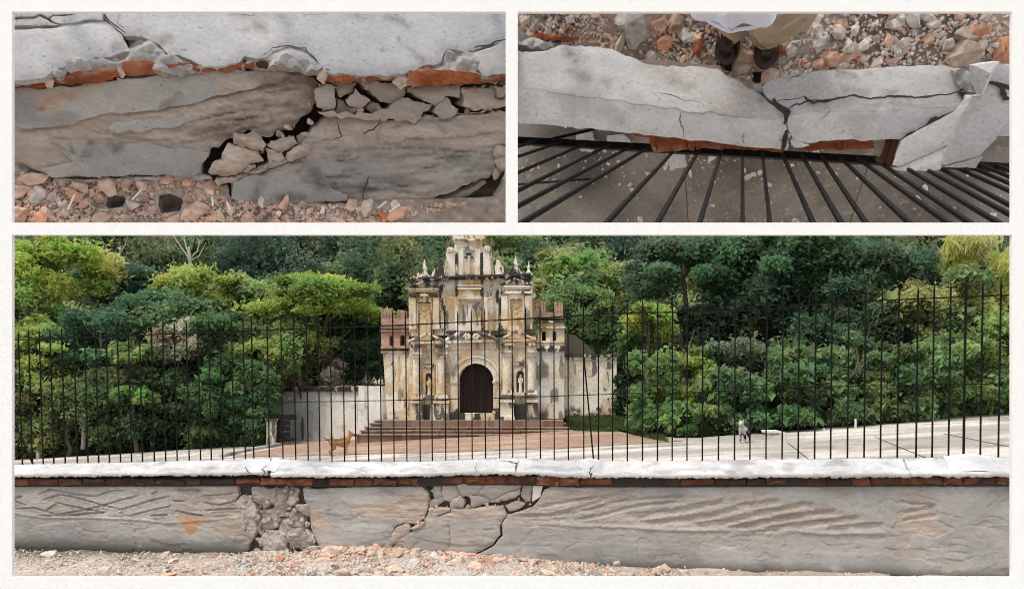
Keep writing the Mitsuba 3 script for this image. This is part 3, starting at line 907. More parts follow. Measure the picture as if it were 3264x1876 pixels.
# the coping: gabled white slabs, cracked through
def coping(x0, x1, dz0, dz1, seed, cut0=0, cut1=0, label=None):
    xs = np.linspace(x0, x1, max(8, int((x1 - x0) / 5)))
    prof = [(.062, 'b'), (.070, 'l0'), (.070, 'l1'), (.058, 'l2')] + [(.058 - .188 * t, t) for t in np.linspace(.1, .94, 9)] + [(-.13, 'r')] + [(-.13 - .2 * t, -t) for t in (.3, .7, 1.0)] + [(-.33, 'k')]
    rows = []
    q0 = np.array([WALL.px(xx, 1500, 0)[0] for xx in xs])
    for off, tg in prof:
        row = []
        for n_, xx in enumerate(xs):
            fr = (xx - x0) / (x1 - x0)
            dz = dz0 + (dz1 - dz0) * fr
            lip = WALL.px(xx, np.interp(xx, LIPX, LIP), .07)
            rid = WALL.px(xx, np.interp(xx, LIPX, RIDGE), -.13)
            s = lip[0]
            zl, zr = lip[1], rid[1]
            if tg == 'b':
                z = zl + .004
            elif tg == 'l0':
                z = zl
            elif tg == 'l1':
                z = zl + .028
            elif tg == 'l2':
                z = zl + .036
            elif tg == 'r':
                z = zr
            elif tg == 'k':
                z = zr - .19
            elif tg > 0:
                z = zl + .036 + (zr - zl - .036) * tg
            else:
                z = zr + tg * .12
            slant = (cut0 * (1 - fr) + cut1 * fr) * (off - .0)
            row.append([s + slant, z + dz, off])
        rows.append(row)
    R = np.array(rows)
    q = R.reshape(-1, 3)
    nz = (meshkit.fbm(np.c_[q[:, 0] * 9, q[:, 1] * 9, q[:, 2] * 9], 3, seed) - .5)
    n2 = (meshkit.fbm(np.c_[q[:, 0] * 45, q[:, 1] * 45, q[:, 2] * 45], 3, seed + 3) - .5)
    R[:, :, 1] += (nz * .012 + n2 * .007).reshape(R.shape[:2])
    R[:, :, 2] += (n2 * .010).reshape(R.shape[:2])
    R[:2, :, 1] += (n2.reshape(R.shape[:2])[:2] * .03)
    for e, sg in ((0, 1), (-1, -1)):     # broken ends
        R[:, e, 0] += sg * (meshkit.fbm(np.c_[R[:, e, 1] * 30, R[:, e, 2] * 30, np.full(len(prof), seed + e)], 3) - .5) * .05
    V = WALL.o + R[..., :1] * WU + R[..., 2:] * WN + np.concatenate([0 * R[..., :2], R[..., 1:2]], -1)
    m_, n_ = R.shape[:2]
    i, j = np.meshgrid(np.arange(m_ - 1), np.arange(n_ - 1), indexing='ij')
    a = (i * n_ + j).ravel()
    F = np.vstack([np.c_[a, a + 1, a + n_ + 1], np.c_[a, a + n_ + 1, a + n_]])
    for e in (0, n_ - 1):
        idx = np.arange(m_) * n_ + e
        F = np.vstack([F, np.c_[np.full(m_ - 2, idx[0]), idx[1:-1], idx[2:]]])
    dirt = np.zeros((m_, n_, 2))
    dirt[:2, :, 0] = .55
    dirt[:2, :, 1] = .35
    dirt[2, :, 0] = .2
    gr_ = meshkit.fbm(np.c_[R[..., 0].ravel() * 5, R[..., 2].ravel() * 14, 0 * R[..., 0].ravel()], 4, 9).reshape(m_, n_)
    dirt[3:, :, 1] = np.clip((gr_[3:] - .52) * 2.2, 0, .38)
    dirt[3:, :, 0] = np.clip((.42 - gr_[3:]) * 1.5, 0, .25)
    k = add('coping_slab', mikit.ply((V.reshape(-1, 3), F), 'mat_coping', smooth=True, uv=dirt.reshape(-1, 2)), wall)
    if label:
        labels[k] = {'label': label}


coping(-645, 846, 0, .030, 1, 0, .35)
coping(857, 1640, .012, .006, 2, .35, -.1)
coping(1644, 1880, .004, -.002, 3, -.1, .15)
coping(1884, 2900, 0, 0, 4, .15, 0)
coping(2904, 3800, 0, 0, 5, 0, 0)


XSL = Plane(WALL.w(WALL.px(1632, 1519, .058), .058)[0] + np.array([0, 0, .036]), WU, np.array([0, 0, 0.]) + (lambda d: d / np.linalg.norm(d))(WALL.w(WALL.px(1632, 1461, -.13), -.13)[0] - WALL.w(WALL.px(1632, 1519, .058), .058)[0] - np.array([0, 0, .036])))
XSL.b = XSL.b - (XSL.b @ XSL.a) * XSL.a
XSL.b /= np.linalg.norm(XSL.b)
XSL.n = np.cross(XSL.a, XSL.b)


def gash(line, conv, w, off=.016):
    pts = np.array(LineString([XSL.px(*conv(*q), off) for q in line]).segmentize(.012).coords)
    pts = wob(pts, .010, 50)
    t = np.linspace(0, 1, len(pts))
    ww = w * (.4 + .6 * np.sin(np.pi * np.clip(t, .05, .95))) * (.5 + meshkit.noise(np.c_[pts * 60, 0 * t]))
    g = np.gradient(pts, axis=0); g /= np.linalg.norm(g, axis=1, keepdims=True) + 1e-9
    nn = np.c_[-g[:, 1], g[:, 0]]
    n = len(pts); i = np.arange(n - 1)
    add('crack', mikit.ply((np.vstack([XSL.w(pts + nn * ww[:, None], off), XSL.w(pts - nn * ww[:, None], off)]), np.vstack([np.c_[i, i + 1, i + 1 + n], np.c_[i, i + 1 + n, i + n]])), 'mat_gap_shade'), wall)


for ln, cv, w in [([(1815, 430), (1840, 470), (1870, 490)], Z6, .004), ([(1985, 425), (1940, 450), (1965, 480), (1925, 510)], Z6, .007), ([(2300, 430), (2420, 425), (2534, 440)], Z6, .003), ([(1000, 405), (985, 440), (1000, 470)], Z7, .002), ([(1160, 385), (1240, 390), (1295, 410), (1285, 440), (1295, 480)], Z7, .004), ([(0, 430), (120, 450), (200, 480)], Z7, .002), ([(1860, 430), (1832, 465), (1845, 510)], Z7, .005), ([(850, 480), (820, 500)], Z7, .003), ([(1000, 430), (1150, 425)], Z8, .0015), ([(560, 440), (800, 448)], Z8, .0012)]:
    gash(ln, cv, w)


def ridge_cap(px, w, up, name, label):
    """low cross ridge where a buttress cap meets the coping"""
    c = WALL.px(px, np.interp(px, LIPX, RIDGE) - 2, -.13)
    ww = w * 6.3 / FL
    V = []
    for off, hh in ((.05, -.085), (-.13, up), (-.36, -.08)):
        for s in (-1, 0, 1):
            V.append(WALL.w([[c[0] + s * ww, c[1] + (hh if s == 0 else hh - up * .9)]], off)[0])
    V = np.array(V)
    F = [[0, 1, 4], [0, 4, 3], [1, 2, 5], [1, 5, 4], [3, 4, 7], [3, 7, 6], [4, 5, 8], [4, 8, 7]]
    m = trimesh.Trimesh(V, F, process=False).subdivide().subdivide()
    m.vertices = m.vertices + WN * ((meshkit.fbm(m.vertices * 25, 3) - .5) * .02)[:, None] + np.array([0, 0, 1]) * ((meshkit.fbm(m.vertices * 25 + 9, 3) - .5) * .012)[:, None]
    k = put(name, m, 'mat_coping', wall, smooth=True)
    labels[k] = {'label': label}


ridge_cap(3090, 75, .030, 'coping_ridge', 'peaked cross ridge on the coping near its right end')
ridge_cap(1880, 34, .024, 'coping_ridge', 'small white heap of broken coping on the ridge')
ridge_cap(880, 30, .016, 'coping_ridge', 'lifted corner of coping beside the big crack')
# ---------------------------------------------------------------- rubble along the foot of the parapet
ROADP = Plane((0, 6.0, 0), (1, 0, 0), (0, 1, 0))
rg = np.random.default_rng(21)


def road_stone(x, t, r, tone, br, parent='road', name='stone', **k):
    y = wall_y(x) + t
    return stone_at(name, ROADP, (x, y - 6.0), r, rg, tone, br, parent, float(road_h(x, t)), **k)


for _ in range(300):
    if rg.random() < .7:
        x_, t_ = rg.normal(-1.0, 1.0), -abs(rg.normal(.02, .22)) + .02
    else:
        x_, t_ = rg.uniform(-4.6, 2.2), rg.uniform(-1.15, -.05)
    if x_ > 1.0 and t_ > -.15:
        t_ -= .2
    r_ = .018 * (4.6 ** (rg.random() ** 1.7))
    tone = rg.choice([.1, .3, .5, .6, .8, .95], p=[.17, .27, .24, .2, .10, .02])
    br = rg.uniform(.65, 1.1)
    if t_ < -.35 and rg.random() < .7:
        tone, br = rg.choice([.1, .3]), rg.uniform(.8, 1.1)
    road_stone(x_, t_, r_, tone, br, flat=rg.uniform(.4, .8), elong=rg.uniform(1, 1.5))
pl = []
for _ in range(46):
    x_, t_ = rg.normal(-1.5, .33), -abs(rg.normal(.0, .12))
    road_stone(x_, t_, rg.uniform(.016, .055), rg.choice([.6, .75, .95], p=[.5, .4, .1]), rg.uniform(.55, .9), flat=rg.uniform(.4, .8), elong=rg.uniform(1, 1.6))
for _ in range(34):
    x_, t_ = rg.normal(-1.0, .9), -abs(rg.normal(.06, .25))
    road_stone(x_, t_, rg.uniform(.05, .10), rg.choice([.1, .3, .5, .6]), rg.uniform(.7, 1.1), flat=rg.uniform(.35, .6), elong=rg.uniform(1, 1.5))
for _ in range(8000):
    x_, t_ = rg.uniform(-5.2, 3.4), rg.uniform(-1.5, .02)
    if rg.random() < .45:
        x_, t_ = rg.normal(-.9, 1.2), -abs(rg.normal(.1, .4))
    if x_ > .9 and t_ > -.25 and rg.random() < .7:
        continue
    r_ = rg.uniform(.006, .020)
    M = np.eye(4)
    M[:3, :3] = rot(rg) @ np.diag([r_ * 1.3, r_, r_ * .7])
    M[:3, 3] = (x_, wall_y(x_) + t_, road_h(x_, t_) + .3 * r_)
    tone = rg.choice([.1, .3, .6, .95], p=[.40, .36, .225, .015])
    pl.append((M, tone, rg.uniform(.75, 1.25)))
v, f, u = stone_mass(pl, rg)
tag(add('gravel', mikit.ply((v, f), 'mat_stone', uv=u)), 'pale gravel and plaster crumbs strewn along the foot of the parapet', 'gravel', kind='stuff')


def loose(name, label, cat, x, t, r, tone, br, group=None, **k):
    kk = road_stone(x, t, r, tone, br, None, name, **k)
    tag(kk, label, cat, group)


loose('stone', 'pale rounded stone lying at the far left foot of the parapet', 'stone', -4.62, -.20, .085, .1, 1.2, flat=.6, elong=1.3)
loose('broken_brick', 'orange brick half sunk in the dirt road at the left', 'brick', -3.05, -.78, .10, .95, 1.1, flat=.3, elong=1.9)
loose('broken_brick', 'orange brick lump in the gravel below the plain left part of the parapet', 'brick', -2.15, -.28, .06, .95, .9, flat=.7)
loose('broken_brick', 'small red brick lump second from the plain left part of the parapet', 'brick', -1.98, -.42, .05, .95, .8, flat=.7)
loose('broken_brick', 'long brown brick lying aslant below the leaning plaster slab', 'brick', -.20, -.22, .095, .75, .55, flat=.5, elong=1.5)
loose('broken_brick', 'red brick lump on the heap under the broken pier', 'brick', -1.12, -.10, .065, .95, .7, flat=.6)
for k, (x_, t_, nn) in enumerate([(-2.05, -.08, 40)]):
    V, F = [], []
    for b in range(nn):
        a0 = rg.uniform(0, 6.28); L = rg.uniform(.03, .075)
        o = np.array([x_ + rg.normal(0, .025), wall_y(x_) + t_ + rg.normal(0, .02), road_h(x_, t_) - .005])
        d = np.array([math.cos(a0) * .5, math.sin(a0) * .5, 1]); d /= np.linalg.norm(d)
        sd = np.array([-math.sin(a0), math.cos(a0), 0]) * .006
        n0 = len(V)
        V += [o - sd, o + sd, o + d * L * .6 + sd, o + d * L * .6 - sd, o + d * L + np.array([math.cos(a0), math.sin(a0), -.3]) * .02]
        F += [[n0, n0 + 1, n0 + 2], [n0, n0 + 2, n0 + 3], [n0 + 3, n0 + 2, n0 + 4]]
    m = trimesh.Trimesh(V, F, process=False)
    tag(putc('weed', m, 'mat_leaf', rgb=(.05, .085, .035)), 'little green weed growing in the rubble before the orange scar', 'weed')

# ================================================================ THE IRON FENCE
fence = thing('iron_fence', 'tall black iron railing of spiked bars standing behind the parapet', 'fence')
FOFF = -.42
tops = [Z3(x, 722) for x in (-1400, -1310, -1220, -1130, -1040, -950, -860, -770, -680, -590, -500, -410, -320, -230, -145, -60, 20, 135, 210, 290, 370, 455, 545, 625, 705, 785, 868, 950, 1032, 1120, 1205, 1290, 1380, 1465, 1545, 1630, 1715, 1800, 1862, 1978, 2080, 2175, 2268, 2355, 2445)]
tops += [Z4(x, 0) for x in (5, 90, 185, 280, 375, 470, 570, 660, 760, 857, 958, 1057, 1163, 1260, 1360, 1467, 1570, 1675, 1790, 1900, 2005, 2115, 2228, 2340, 2450)]
tops += [Z5(x, 0) for x in (40, 155, 275, 395, 510, 630, 750, 870, 993, 1113, 1238, 1362, 1485, 1610, 1750, 1870, 1993, 2105, 2230, 2365, 2490, 2620, 2745, 2870, 3000, 3125, 3250, 3380, 3510, 3640)]
tops = [t for t in tops]
TY = lambda px: np.interp(px, [-200, 58, 847, 1503, 2174, 2650, 3190, 3460], [1063, 1050, 1007, 979, 946, 921, 891, 876])
TR_ = lambda px: np.interp(px, [-200, 40, 1075, 1305, 1520, 1993, 2423, 2650, 3223, 3460], [1094, 1084, 1043, 1035, 1024, 998, 989, 964, 940, 930])
LR_ = lambda px: np.interp(px, [-200, 40, 1090, 1628, 1993, 2174, 2604, 3223, 3460], [1300, 1295, 1279, 1267, 1254, 1252, 1232, 1222, 1218])
rb = np.random.default_rng(8)


def bar_mesh(p, q, r, tip=.05):
    d = (q - p) / np.linalg.norm(q - p)
    m = tube([p, q - d * tip, q], [r, r, r * .12], 4)
    return m


for px, _ in tops:
    lean = (px - 2250) / 1600 * .045 * 560
    tp = WALL.w(WALL.px(px, TY(px) + rb.normal(0, 2.5), FOFF), FOFF)[0]
    s = WALL.px(px, 1300, FOFF)[0]
    bot = np.array(tp)
    g = WALL.px(px - lean * .35, 1500, FOFF)
    bot = WALL.w([[g[0], .15 + .02 * g[0]]], FOFF)[0]
    thick = .0105 if abs(px - (2174 + 2105 * .43014)) < 3 else .0078
    put('bar', split(bar_mesh(bot, tp, thick)), 'mat_iron', fence)
for fn, r, nm in ((TR_, .008, 'top_rail'), (LR_, .0055, 'middle_rail')):
    xs = np.linspace(-630, 3780, 70)
    put(nm, split(tube([WALL.w(WALL.px(xx, fn(xx), FOFF + .012), FOFF + .012)[0] for xx in xs], r, 4)), 'mat_iron', fence)
b0 = [WALL.w([[s_, .20 + .02 * s_]], FOFF)[0] for s_ in (-3.5, 12.4)]
put('bottom_rail', split(tube(b0, .014, 4)), 'mat_iron', fence)
k = put('loose_bar', split(bar_mesh(WALL.w(WALL.px(1892, 1466, -.30), -.30)[0], WALL.w(WALL.px(1860, 1125, -.36), -.36)[0], .0095)), 'mat_iron', fence)
labels[k] = {'label': 'bent loose bar leaning against the railing'}
k = put('loose_bar', split(bar_mesh(WALL.w(WALL.px(108, 1486, -.30), -.30)[0], WALL.w(WALL.px(40, 1330, -.36), -.36)[0], .0085)), 'mat_iron', fence)
labels[k] = {'label': 'short loose bar leaning at the left end of the railing'}

# ================================================================ ADDED BORDER BOARD: white strips between the three views, backing the two close-up tableaux
stand = thing('display_board', 'added white board whose strips stand in for the collage borders, with three openings', 'border board')
BD = 0.95
BP = Plane(EYE + FWD * BD, RGT, UPV)


def strip(x0, y0, x1, y1, t=.005, name='board_strip'):
    (a0, b1), (a1, b0) = BP.px(x0, y0), BP.px(x1, y1)
    m = box((a0, b0, -t), (a1, b1, 0))
    v = np.asarray(m.vertices)
    m.vertices = BP.w(v[:, :2], v[:, 2])
    put(name, split(m), 'mat_board', stand)


strip(-170, -150, 3434, 38)
strip(-170, 1838, 3434, 2040)
strip(-170, 38, 38, 1838)
strip(3226, 38, 3434, 1838)
strip(38, 709.5, 3226, 748)
strip(1612, 38, 1650.5, 709.5)
for xx in (-120, 3384):
    a0 = BP.px(xx, 1000)[0]
    p0 = BP.w([[a0, -.60]], -.03)[0]
    p1 = BP.w([[a0, .70]], -.03)[0]
    foot = p0 + (p0 - p1) / (p1[2] - p0[2]) * (p0[2] + .2)
    put('post', split(tube([foot, p1], .022, 4)), 'mat_board', stand)  # added legs, out of view


def tilted(px, py, dist, tilt, base_v=None):
    """a plane facing the viewer through the point at 'dist' along a ray, tipped back (tilt > 0) or forward by tilt degrees about its level axis"""
    d = ray(px, py)
    v = d / np.linalg.norm(d) if base_v is None else base_v
    r = RGT - (RGT @ v) * v
    r /= np.linalg.norm(r)
    u = np.cross(r, v)
    o = EYE + d / np.linalg.norm(d) * dist
    t = math.radians(tilt)
    b = u * math.cos(t) + v * math.sin(t)
    return Plane(o, r, b)


# ================================================================ TABLEAU 1: the broken wall face seen close from above
V1 = ray(825, 373) / np.linalg.norm(ray(825, 373))
TB = tilted(825, 420, 2.4, -3, V1)                       # wall face
pc = WALL  # (unused)
hinge = TB.w(TB.px(825, 246), .055)[0]
TD = Plane(hinge, *(lambda P: (P.a, P.b))(tilted(825, 246, 2.4, 32, V1)))      # coping top
hg = TB.w(TB.px(825, 600), .0)[0]
TG = Plane(hg, *(lambda P: (P.a, P.b))(tilted(825, 600, 2.4, 34, V1)))         # rubble ground
wall1 = thing('parapet_wall', 'close-up of the parapet with split pale coping and a gaping hole under orange bricks, in the upper left opening', 'wall')

SIDE[0] = .3
hc = lambda p: strata(p, .0025, 9, 9, 3) + strata(p, .001, 60, 60, 5)


TSTAIN = [([(1905, 82), (1955, 100), (2005, 125)], .010), ([(1965, 200), (2020, 240), (2090, 305)], .005), ([(1800, 238), (1860, 246), (1920, 242)], .004), ([(1265, 125), (1300, 150)], .013), ([(1165, 140), (1230, 146)], .003), ([(560, 220), (640, 180)], .008), ([(1770, 70), (1775, 90)], .006), ([(780, 200), (840, 190)], .010)]


def m_cop(p, h):
    e = meshkit.fbm(np.c_[p * 14, 0 * p[:, 0]], 3, 4)
    s = marks(p, TD, Z1, TSTAIN)
    return np.c_[np.clip(e - .72, 0, .3) + .35 * s, .30 + .30 * s]


CR = lambda q, w: ([TD.px(*Z1(*s)) for s in q], w)
main = [(507, -60), (507, 58), (522, 92), (572, 132), (604, 162), (640, 168), (700, 172), (792, 216), (832, 262), (882, 268), (942, 282), (1002, 326), (1102, 312), (1182, 298), (1216, 272), (1272, 280), (1296, 274), (1342, 240), (1432, 222), (1502, 240), (1562, 290), (1602, 346), (1642, 354), (1702, 352), (1752, 362), (1902, 364), (2002, 350), (2092, 318), (2182, 292), (2196, 246), (2260, 236), (2332, 242), (2492, 197), (2516, 150), (2516, -60)]
slab('coping_slab', main, TD, Z1, 'mat_coping', wall1, 'broad pale coping slab with a torn lower edge', thick=.026, res=.013, rough=.010, freq=30, hfun=hc, masks=m_cop, bevel=.008, bw=.012)
slab('coping_flake', [(1290, 284), (1346, 246), (1432, 228), (1498, 246), (1556, 294), (1612, 352), (1560, 326), (1482, 300), (1422, 306), (1382, 292)], TD, Z1, 'mat_coping', wall1, thick=.03, off=-.010, res=.011, rough=.007, hfun=hc, masks=m_cop, bevel=.006)
slab('coping_slab', [(-60, 132), (262, 131), (330, 112), (402, 102), (508, 101), (542, 114), (600, 165), (624, 200), (640, 240), (560, 262), (470, 275), (330, 306), (270, 336), (202, 374), (120, 382), (-60, 392)], TD, Z1, 'mat_coping', wall1, 'left coping slab below the forked crack', thick=.026, res=.013, rough=.008, freq=30, hfun=hc, masks=m_cop, bevel=.008, bw=.012)
slab('coping_slab', [(-60, -60), (500, -60), (503, 40), (400, 44), (340, 66), (262, 70), (236, 86), (205, 70), (190, 66), (166, 80), (110, 82), (60, 86), (-60, 88)], TD, Z1, 'mat_coping', wall1, thick=.026, res=.013, rough=.005, gap=.0015, hfun=hc, masks=m_cop, off=.002)
slab('coping_piece', [(-60, 92), (60, 90), (100, 92), (164, 86), (190, 74), (210, 84), (236, 96), (256, 110), (300, 118), (262, 127), (-60, 127)], TD, Z1, 'mat_coping', wall1, thick=.026, res=.012, rough=.006, gap=.0015, hfun=hc, masks=m_cop, off=-.002)
slab('coping_piece', [(250, 80), (266, 72), (346, 68), (404, 48), (506, 44), (508, 97), (446, 94), (402, 98), (360, 108), (290, 112), (262, 104), (246, 90)], TD, Z1, 'mat_coping', wall1, thick=.026, res=.012, rough=.005, gap=.0012, hfun=hc, masks=m_cop, off=.003, tilt=(.02, .02))
slab('coping_piece', [(2340, 248), (2400, 236), (2516, 168), (2516, 352), (2452, 362), (2392, 366), (2340, 330), (2352, 290)], TD, Z1, 'mat_coping', wall1, 'last coping piece behind the dark split at the right', thick=.026, res=.013, rough=.008, hfun=hc, masks=m_cop, bevel=.008)
hr = lambda p: strata(p, .024, 16, 16, 7) + strata(p, .020, 48, 48, 8)
mgrey = lambda p, h: np.c_[np.clip(.35 + h * 9, .1, .9), np.clip(.48 - h * 11, .15, .8)]  # hollows darkened in the colour
slab('coping_core', [(-60, 392), (100, 378), (202, 366), (330, 298), (470, 268), (622, 232), (622, 165), (702, 166), (792, 214), (834, 262), (884, 266), (942, 280), (1002, 330), (960, 344), (900, 342), (822, 348), (760, 340), (730, 318), (662, 318), (600, 330), (540, 338), (470, 332), (430, 352), (372, 358), (330, 344), (280, 372), (202, 380), (60, 396), (-60, 400)], TD, Z1, 'mat_coping', wall1, 'ragged grey mortar torn open under the coping', off=-.008, thick=.022, res=.009, rough=.016, freq=45, hfun=hr, masks=mgrey, bevel=.01)
slab('coping_core', [(1180, 312), (1216, 276), (1290, 280), (1400, 288), (1500, 292), (1600, 344), (1560, 352), (1480, 338), (1380, 330), (1250, 322)], TD, Z1, 'mat_coping', wall1, off=-.010, thick=.022, res=.009, rough=.014, freq=45, hfun=hr, masks=mgrey)
slab('coping_core', [(1600, 346), (1760, 364), (1902, 366), (2002, 352), (2092, 322), (2182, 294), (2200, 244), (2334, 242), (2352, 290), (2342, 330), (2394, 368), (2460, 364), (2516, 356), (2516, 378), (2400, 384), (2250, 374), (2150, 352), (2000, 366), (1800, 376), (1620, 362)], TD, Z1, 'mat_coping', wall1, off=-.012, thick=.022, res=.009, rough=.016, freq=45, hfun=hr, masks=mgrey)
for k, q in enumerate([(560, 300), (700, 320), (860, 300), (1240, 300), (2210, 262), (2280, 292), (2150, 330), (2330, 310)]):
    stone_at('mortar_chip', TD, TD.px(*Z1(*q), -.02), [.018, .02, .022, .014, .03, .026, .02, .018][k], np.random.default_rng(300 + k), .2, .7, wall1, -.03)
# hairline cracks lying in the coping
def crack(line, plane, conv, w, parent, off=.0035, name='crack'):
    pts = np.array(LineString([plane.px(*conv(*q), off) for q in line]).segmentize(.012).coords)
    pts = wob(pts, .007, 60)
    t = np.linspace(0, 1, len(pts))
    ww = w * (.35 + .65 * np.sin(np.pi * np.clip(t, .03, .97))) * (.6 + .8 * meshkit.noise(np.c_[pts * 50, 0 * t]))
    g = np.gradient(pts, axis=0); g /= np.linalg.norm(g, axis=1, keepdims=True) + 1e-9
    nn = np.c_[-g[:, 1], g[:, 0]]
    L, R = plane.w(pts + nn * ww[:, None], off), plane.w(pts - nn * ww[:, None], off)
    B = plane.w(pts, off - .012)
    n = len(pts)
    i = np.arange(n - 1)
    F = np.vstack([np.c_[i, i + 1, i + 1 + n], np.c_[i, i + 1 + n, i + n]])
    return add(name, mikit.ply((np.vstack([L, R]), F), 'mat_gap_shade'), parent)


for ln, w in [([(505, 55), (520, 95), (575, 135), (620, 165)], .004), ([(585, 60), (580, 110), (570, 128)], .0012), ([(575, 120), (610, 138), (640, 132)], .0015), ([(1120, 66), (1180, 70), (1240, 78), (1280, 66)], .0012), ([(2330, 240), (2400, 222), (2500, 195)], .0045),
              ([(1290, 276), (1342, 242), (1432, 224), (1502, 242), (1600, 346)], .0022), ([(1480, 70), (1560, 76), (1640, 72)], .0008), ([(90, 88), (92, 118)], .001)]:
    crack(ln, TD, Z1, w * .7, wall1, off=.006)


def smear(line, plane, conv, w, parent, u, v, off=.0045, label=None, mat='mat_plaster'):
    pts = [plane.px(*conv(*q), off) for q in line]
    g = LineString(pts).buffer(w, cap_style='round')
    ms = slab_meshes(list(g.exterior.coords), plane, thick=.003, res=.008, rough=.012, freq=90, off=off, hfun=lambda p: 0 * p[:, 0], bevel=.001, masks=lambda p, h: np.tile([[u, v]], (len(p), 1)))
    for m in ms:
        k = add('dirt_smear', mikit.ply(m[:2], mat, smooth=True, uv=m[2]), parent)
        if label:
            labels[k] = {'label': label}


# bricks of the course, broken and shifted
BR1 = [([(-60, 392), (60, 388), (225, 384), (228, 432), (180, 440), (-60, 442)], .2, 0), ([(248, 392), (300, 374), (430, 350), (580, 335), (584, 384), (480, 402), (380, 418), (300, 418), (258, 404)], .75, .1), ([(600, 318), (740, 306), (936, 312), (934, 350), (820, 356), (700, 376), (604, 376)], .05, .1),
       ([(942, 318), (1100, 322), (1256, 300), (1254, 346), (1100, 358), (1010, 352), (944, 350)], .15, .25), ([(1262, 306), (1400, 312), (1515, 332), (1500, 352), (1380, 346), (1264, 342)], .1, .85), ([(1610, 352), (1780, 366), (1950, 362), (1958, 396), (1800, 402), (1690, 404), (1612, 398)], .25, .05),
       ([(2006, 352), (2100, 340), (2230, 352), (2364, 372), (2368, 418), (2240, 424), (2100, 420), (2004, 430)], .55, 0), ([(2372, 374), (2480, 368), (2516, 366), (2516, 404), (2470, 410), (2374, 416)], .4, .15)]
for k, (L, u, v) in enumerate(BR1):
    slab('brick', L, TB, Z1, 'mat_brick', wall1, off=.034 + [.0, .006, -.004, -.006, -.014, .0, .012, .004][k], thick=.10, res=.010, rough=.010, freq=32, bevel=.010, bw=.010, hfun=lambda p: strata(p, .007, 18, 34, 2), masks=lambda p, h, u=u, v=v: np.c_[np.full(len(p), min(1, u + .25)), np.full(len(p), v)], tilt=(0, [.1, .25, .05, .05, 0, .1, .3, .15][k]))
for k, (q, r) in enumerate([((240, 404), .024), ((590, 352), .022), ((1592, 374), .026), ((1975, 396), .034), ((938, 338), .014), ((1580, 386), .016)]):
    stone_at('mortar_chunk', TB, TB.px(*Z1(*q), .02), r, np.random.default_rng(330 + k), .3, .95, wall1, .012, flat=.7, elong=1.1)
# plaster panels of the wall face
L1 = [(-60, 440), (240, 424), (580, 394), (750, 372), (1000, 346), (1250, 344), (1430, 338), (1500, 352), (1575, 400), (1572, 450), (1562, 500), (1545, 540), (1520, 566), (1480, 604), (1448, 624), (1400, 652), (1340, 672), (1290, 680), (1262, 672), (1205, 640), (1162, 682), (1112, 702), (1062, 730), (1032, 764), (1005, 800), (980, 862), (860, 862), (750, 866), (480, 876), (250, 872), (152, 838), (60, 770), (-60, 760)]


LN1 = [[(560, 562), (700, 556), (860, 522), (1000, 490), (1300, 422), (1500, 392)], [(940, 612), (1100, 560), (1300, 522), (1540, 512)], [(1000, 602), (1200, 590), (1330, 572), (1530, 545)], [(830, 722), (1000, 692), (1090, 662)], [(1300, 505), (1335, 580), (1345, 622)], [(360, 640), (520, 660), (700, 690), (900, 700)], [(100, 640), (300, 625), (520, 628)], [(960, 595), (1060, 570), (1180, 552)], [(1010, 640), (1150, 615), (1290, 600)], [(1200, 440), (1350, 425), (1500, 430)], [(1120, 560), (1220, 545), (1320, 540)]]
LN2 = [[(1882, 592), (1862, 680), (1872, 722)], [(1870, 702), (1960, 722), (2010, 682), (2100, 692)], [(1890, 650), (2000, 602), (2200, 592), (2480, 577)], [(2000, 692), (2250, 682), (2480, 652)], [(1560, 762), (1700, 746), (1850, 736), (2100, 730), (2440, 762)], [(1620, 882), (1700, 962)], [(1330, 842), (1420, 806), (1500, 790)], [(1240, 872), (1330, 840)], [(1500, 720), (1620, 690), (1760, 700)], [(2150, 600), (2170, 640), (2200, 655)], [(1640, 905), (1800, 930), (2000, 945), (2150, 965)], [(1900, 700), (1880, 760)]]
_r = np.random.default_rng(12)
for _ in range(58):
    x_, y_, l_ = _r.uniform(1560, 2380), _r.uniform(735, 950), _r.uniform(50, 260)
    LN2.append([(x_, y_), (x_ + l_ * .5, y_ - l_ * .04 + _r.normal(0, 4)), (x_ + l_, y_ - l_ * .10)])
for _ in range(30):
    x_, y_, l_ = _r.uniform(900, 1450), _r.uniform(440, 700), _r.uniform(60, 220)
    LN1.append([(x_, y_), (x_ + l_ * .5, y_ - l_ * .08 + _r.normal(0, 4)), (x_ + l_, y_ - l_ * .2)])
RL1 = [([TB.px(*Z1(*q)) for q in g], .0042, .006, .0015) for g in LN1]
RL2 = [([TB.px(*Z1(*q)) for q in g], .0042, .006, .0015) for g in LN2]


def h_L1(p):
    q0, q1 = TB.px(*Z1(1000, 600))[0], TB.px(*Z1(1560, 600))[0]
    t = np.clip((p[:, 0] - q0) / (q1 - q0), 0, 1)
    return strata(p, .006, 5, 14, 3) + strata(p, .0035, 16, 80, 5) * (.6 + 1.2 * t) + strata(p, .004, 6, 38, 15) * t - .05 * t ** 2.2


slab('plaster_slab', L1, TB, Z1, 'mat_plaster', wall1, 'big tan mortar slab with layered streaks, curving away at its right end', thick=.13, res=.0065, rough=.010, bevel=.014, bw=.014, hfun=lambda p: h_L1(p) + relief(RL1, p) + flakes(p, .003, 5, .60, 4)[0], masks=lambda p, h: np.c_[np.clip(.60 + strata(p, .5, 3, 14, 9), .2, 1), .25 * marks(p, TB, Z1, [(g, .004) for g in LN1])])  # crevice lines also darkened in the colour


